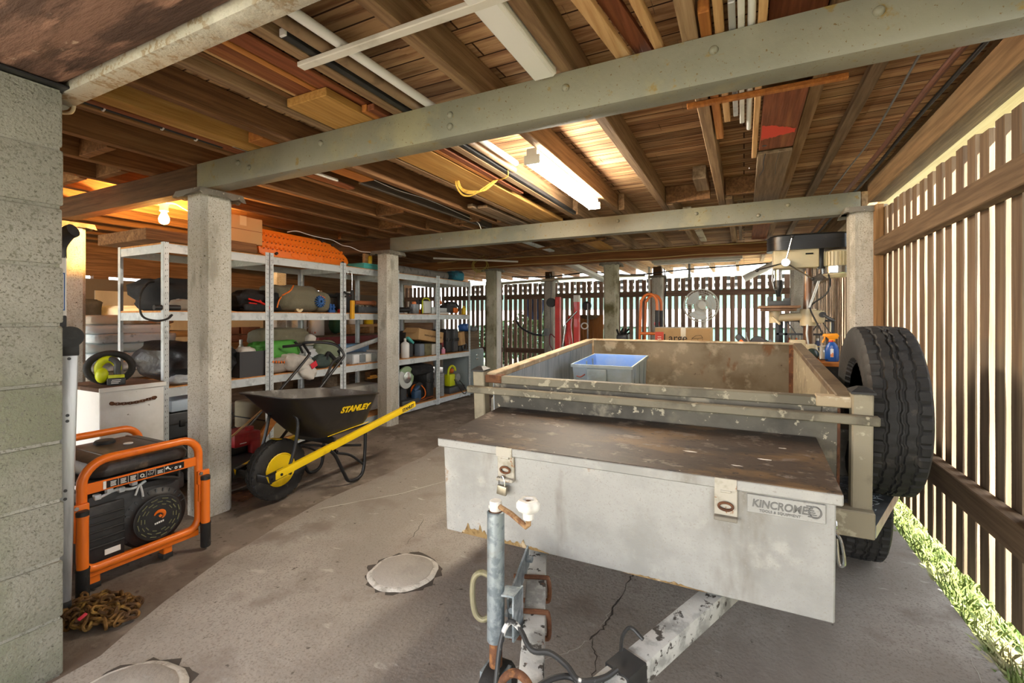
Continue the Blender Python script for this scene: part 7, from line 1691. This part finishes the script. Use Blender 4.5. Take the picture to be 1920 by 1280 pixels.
obj('collar', MB().cyl((sx-.004, sy, zb+.134), (sx-.004, sy, zb+.146), .016, n=16), m_red, t)
t = T('desk_lamp', 'small dark green glass globe on a black base on the workbench', 'lamp', (.42, 3.86, zb))
obj('globe', MB().ball((.43, 3.87, zb+.045), .042, 20, 14), M('glossy_green', K('2c3a38'), [], .08), t)
obj('base', MB().box(.36, .44, 3.83, 3.9, zb, zb+.014, .005).cyl((.47, 3.86, zb+.01), (.52, 3.85, zb+.012), .004, n=6), m_black, t)
tin('glass_jar', 'clear jar standing behind the dark globe on the workbench', 'jar', .51, 4.0, zb, .022, .10, M('clear_glass', K('e4ecec'), [], .08, trans=.7), m_white)
# white box leaning at the trailer corner
T1('switch_box', 'cream box with a bracket between trailer and drill press', 'box', MB().box(.30, .40, 3.95, 4.03, zb, 1.04, .006), m_dp, (.35, 3.99, zb))
t = T('leaf_blower', 'dark grey garden tool with orange print behind the trailer', 'garden tool', (.08, 4.3, zb))
ax = Matrix.Rotation(.5, 3, 'Y')
obj('body', MB().obox((.0, 4.25, 1.0), (.16, .12, .05), Matrix.Rotation(.85, 3, 'Y'), .012).obox((.11, 4.28, 1.0), (.13, .14, .06), Matrix.Rotation(.1, 3, 'Y'), .02).lathe([(.0, 0), (.05, 0), (.055, .05), (.03, .07), (0, .07)], (.1, 4.2, 1.0), 'y', 20).box(-.03, .17, 4.22, 4.34, zb, .97, .01), m_dgrey, t)
obj('orange_print', MB().obox((-.008, 4.187, 1.0), (.06, .003, .022), Matrix.Rotation(.85, 3, 'Y')).obox((.01, 4.187, .985), (.02, .003, .03), Matrix.Rotation(.85, 3, 'Y')), m_orange, t)
obj('hook_lever', MB().tube([(.045, 4.2, .95), (.03, 4.2, 1.02), (.015, 4.2, 1.06), (.018, 4.2, 1.085)], .006, 8, smooth=3), m_grey, t)
obj('grey_shroud', MB().tube([(.18, 4.28, 1.02), (.21, 4.28, .97), (.22, 4.28, .91)], .018, 10, smooth=3), m_grey, t)
# bits by the slatted gate
T1('blue_tarp', 'blue tarp hung over the outside of the slatted gate', 'tarp', MB().bag((-4.02, 9.12, 1.42), (.42, .06, .5), .6, .25, 111, flat=False), M('navy_tarp', K('34568a'), [(K('23395f'), 4, (1, 1, 1), .5, .66)], .7), (-4.02, 9.12, 1.17), None, 60)
T1('black_hose', 'black hose drooping on the slatted gate below the blue tarp', 'hose', MB().tube([(-4.35, 8.90, 1.15), (-4.25, 8.88, 1.02), (-4.1, 8.87, .93), (-3.92, 8.88, .86), (-3.75, 8.9, .84)], .022, 10, smooth=4), m_black, (-4.05, 8.9, .84))
T1('pale_post_face', 'added white sheet for the whitish right face of the mossy post by the gate', 'board', MB().box(-3.485, -3.47, 6.42, 6.56, 0, 1.94, .003), m_white, (-3.478, 6.49, 0))  # added sheet that gives the post its whitish right face, no separate board
T1('weatherproof_box', 'grey switch box low on the post beside the slatted gate', 'switch box', MB().box(-3.64, -3.53, 8.72, 8.775, .84, .99, .006), m_grey, (-3.58, 8.75, .84))
# ================================================================== CAMERA, LIGHT
cam = bpy.data.cameras.new('camera'); co = bpy.data.objects.new('camera', cam); COL.objects.link(co)
cam.sensor_width = 36; cam.lens = 870*36/1920; cam.shift_x = 0; cam.shift_y = -44/1920
cam.clip_start = .05; cam.clip_end = 200
co.location = (0, 0, 1.2); co.rotation_euler = (PI/2, 0, math.atan(.5))
SC.camera = co
w = bpy.data.worlds.new('sky'); SC.world = w; w.use_nodes = True
nt = w.node_tree; bg = nt.nodes['Background']
tc = nt.nodes.new('ShaderNodeTexCoord'); sp = nt.nodes.new('ShaderNodeSeparateXYZ'); rp = nt.nodes.new('ShaderNodeValToRGB')
nt.links.new(tc.outputs['Generated'], sp.inputs[0]); nt.links.new(sp.outputs['Z'], rp.inputs['Fac']); nt.links.new(rp.outputs[0], bg.inputs['Color'])
rp.color_ramp.elements[0].position = 0; rp.color_ramp.elements[0].color = (1, .99, .97, 1)
rp.color_ramp.elements[1].position = .7; rp.color_ramp.elements[1].color = (.8, .88, 1, 1)
bg.inputs['Strength'].default_value = 3.6
def light(kind, name, loc, energy, col, rot=None, **kw):
    d = bpy.data.lights.new(name, kind); d.energy = energy; d.color = col
    for k, v in kw.items(): setattr(d, k, v)
    o = bpy.data.objects.new(name, d); COL.objects.link(o); o.location = loc
    if rot is not None: o.rotation_euler = rot
    return o
sd = -Vector((.57*.81, -.82*.81, .585)).normalized()
light('SUN', 'sun', (3, -10, 8), 18, (1, .93, .8), sd.to_track_quat('-Z', 'Y').to_euler(), angle=.009)
SC.view_settings.view_transform = 'Standard'; SC.view_settings.look = 'None'; SC.view_settings.gamma = 1
SC.view_settings.use_curve_mapping = False
SC.view_settings.exposure = 1.25
cy = SC.cycles
cy.use_denoising = True; cy.max_bounces = 10; cy.diffuse_bounces = 6; cy.glossy_bounces = 4; cy.transparent_max_bounces = 8
cy.sample_clamp_indirect = 6; cy.caustics_reflective = False; cy.caustics_refractive = False
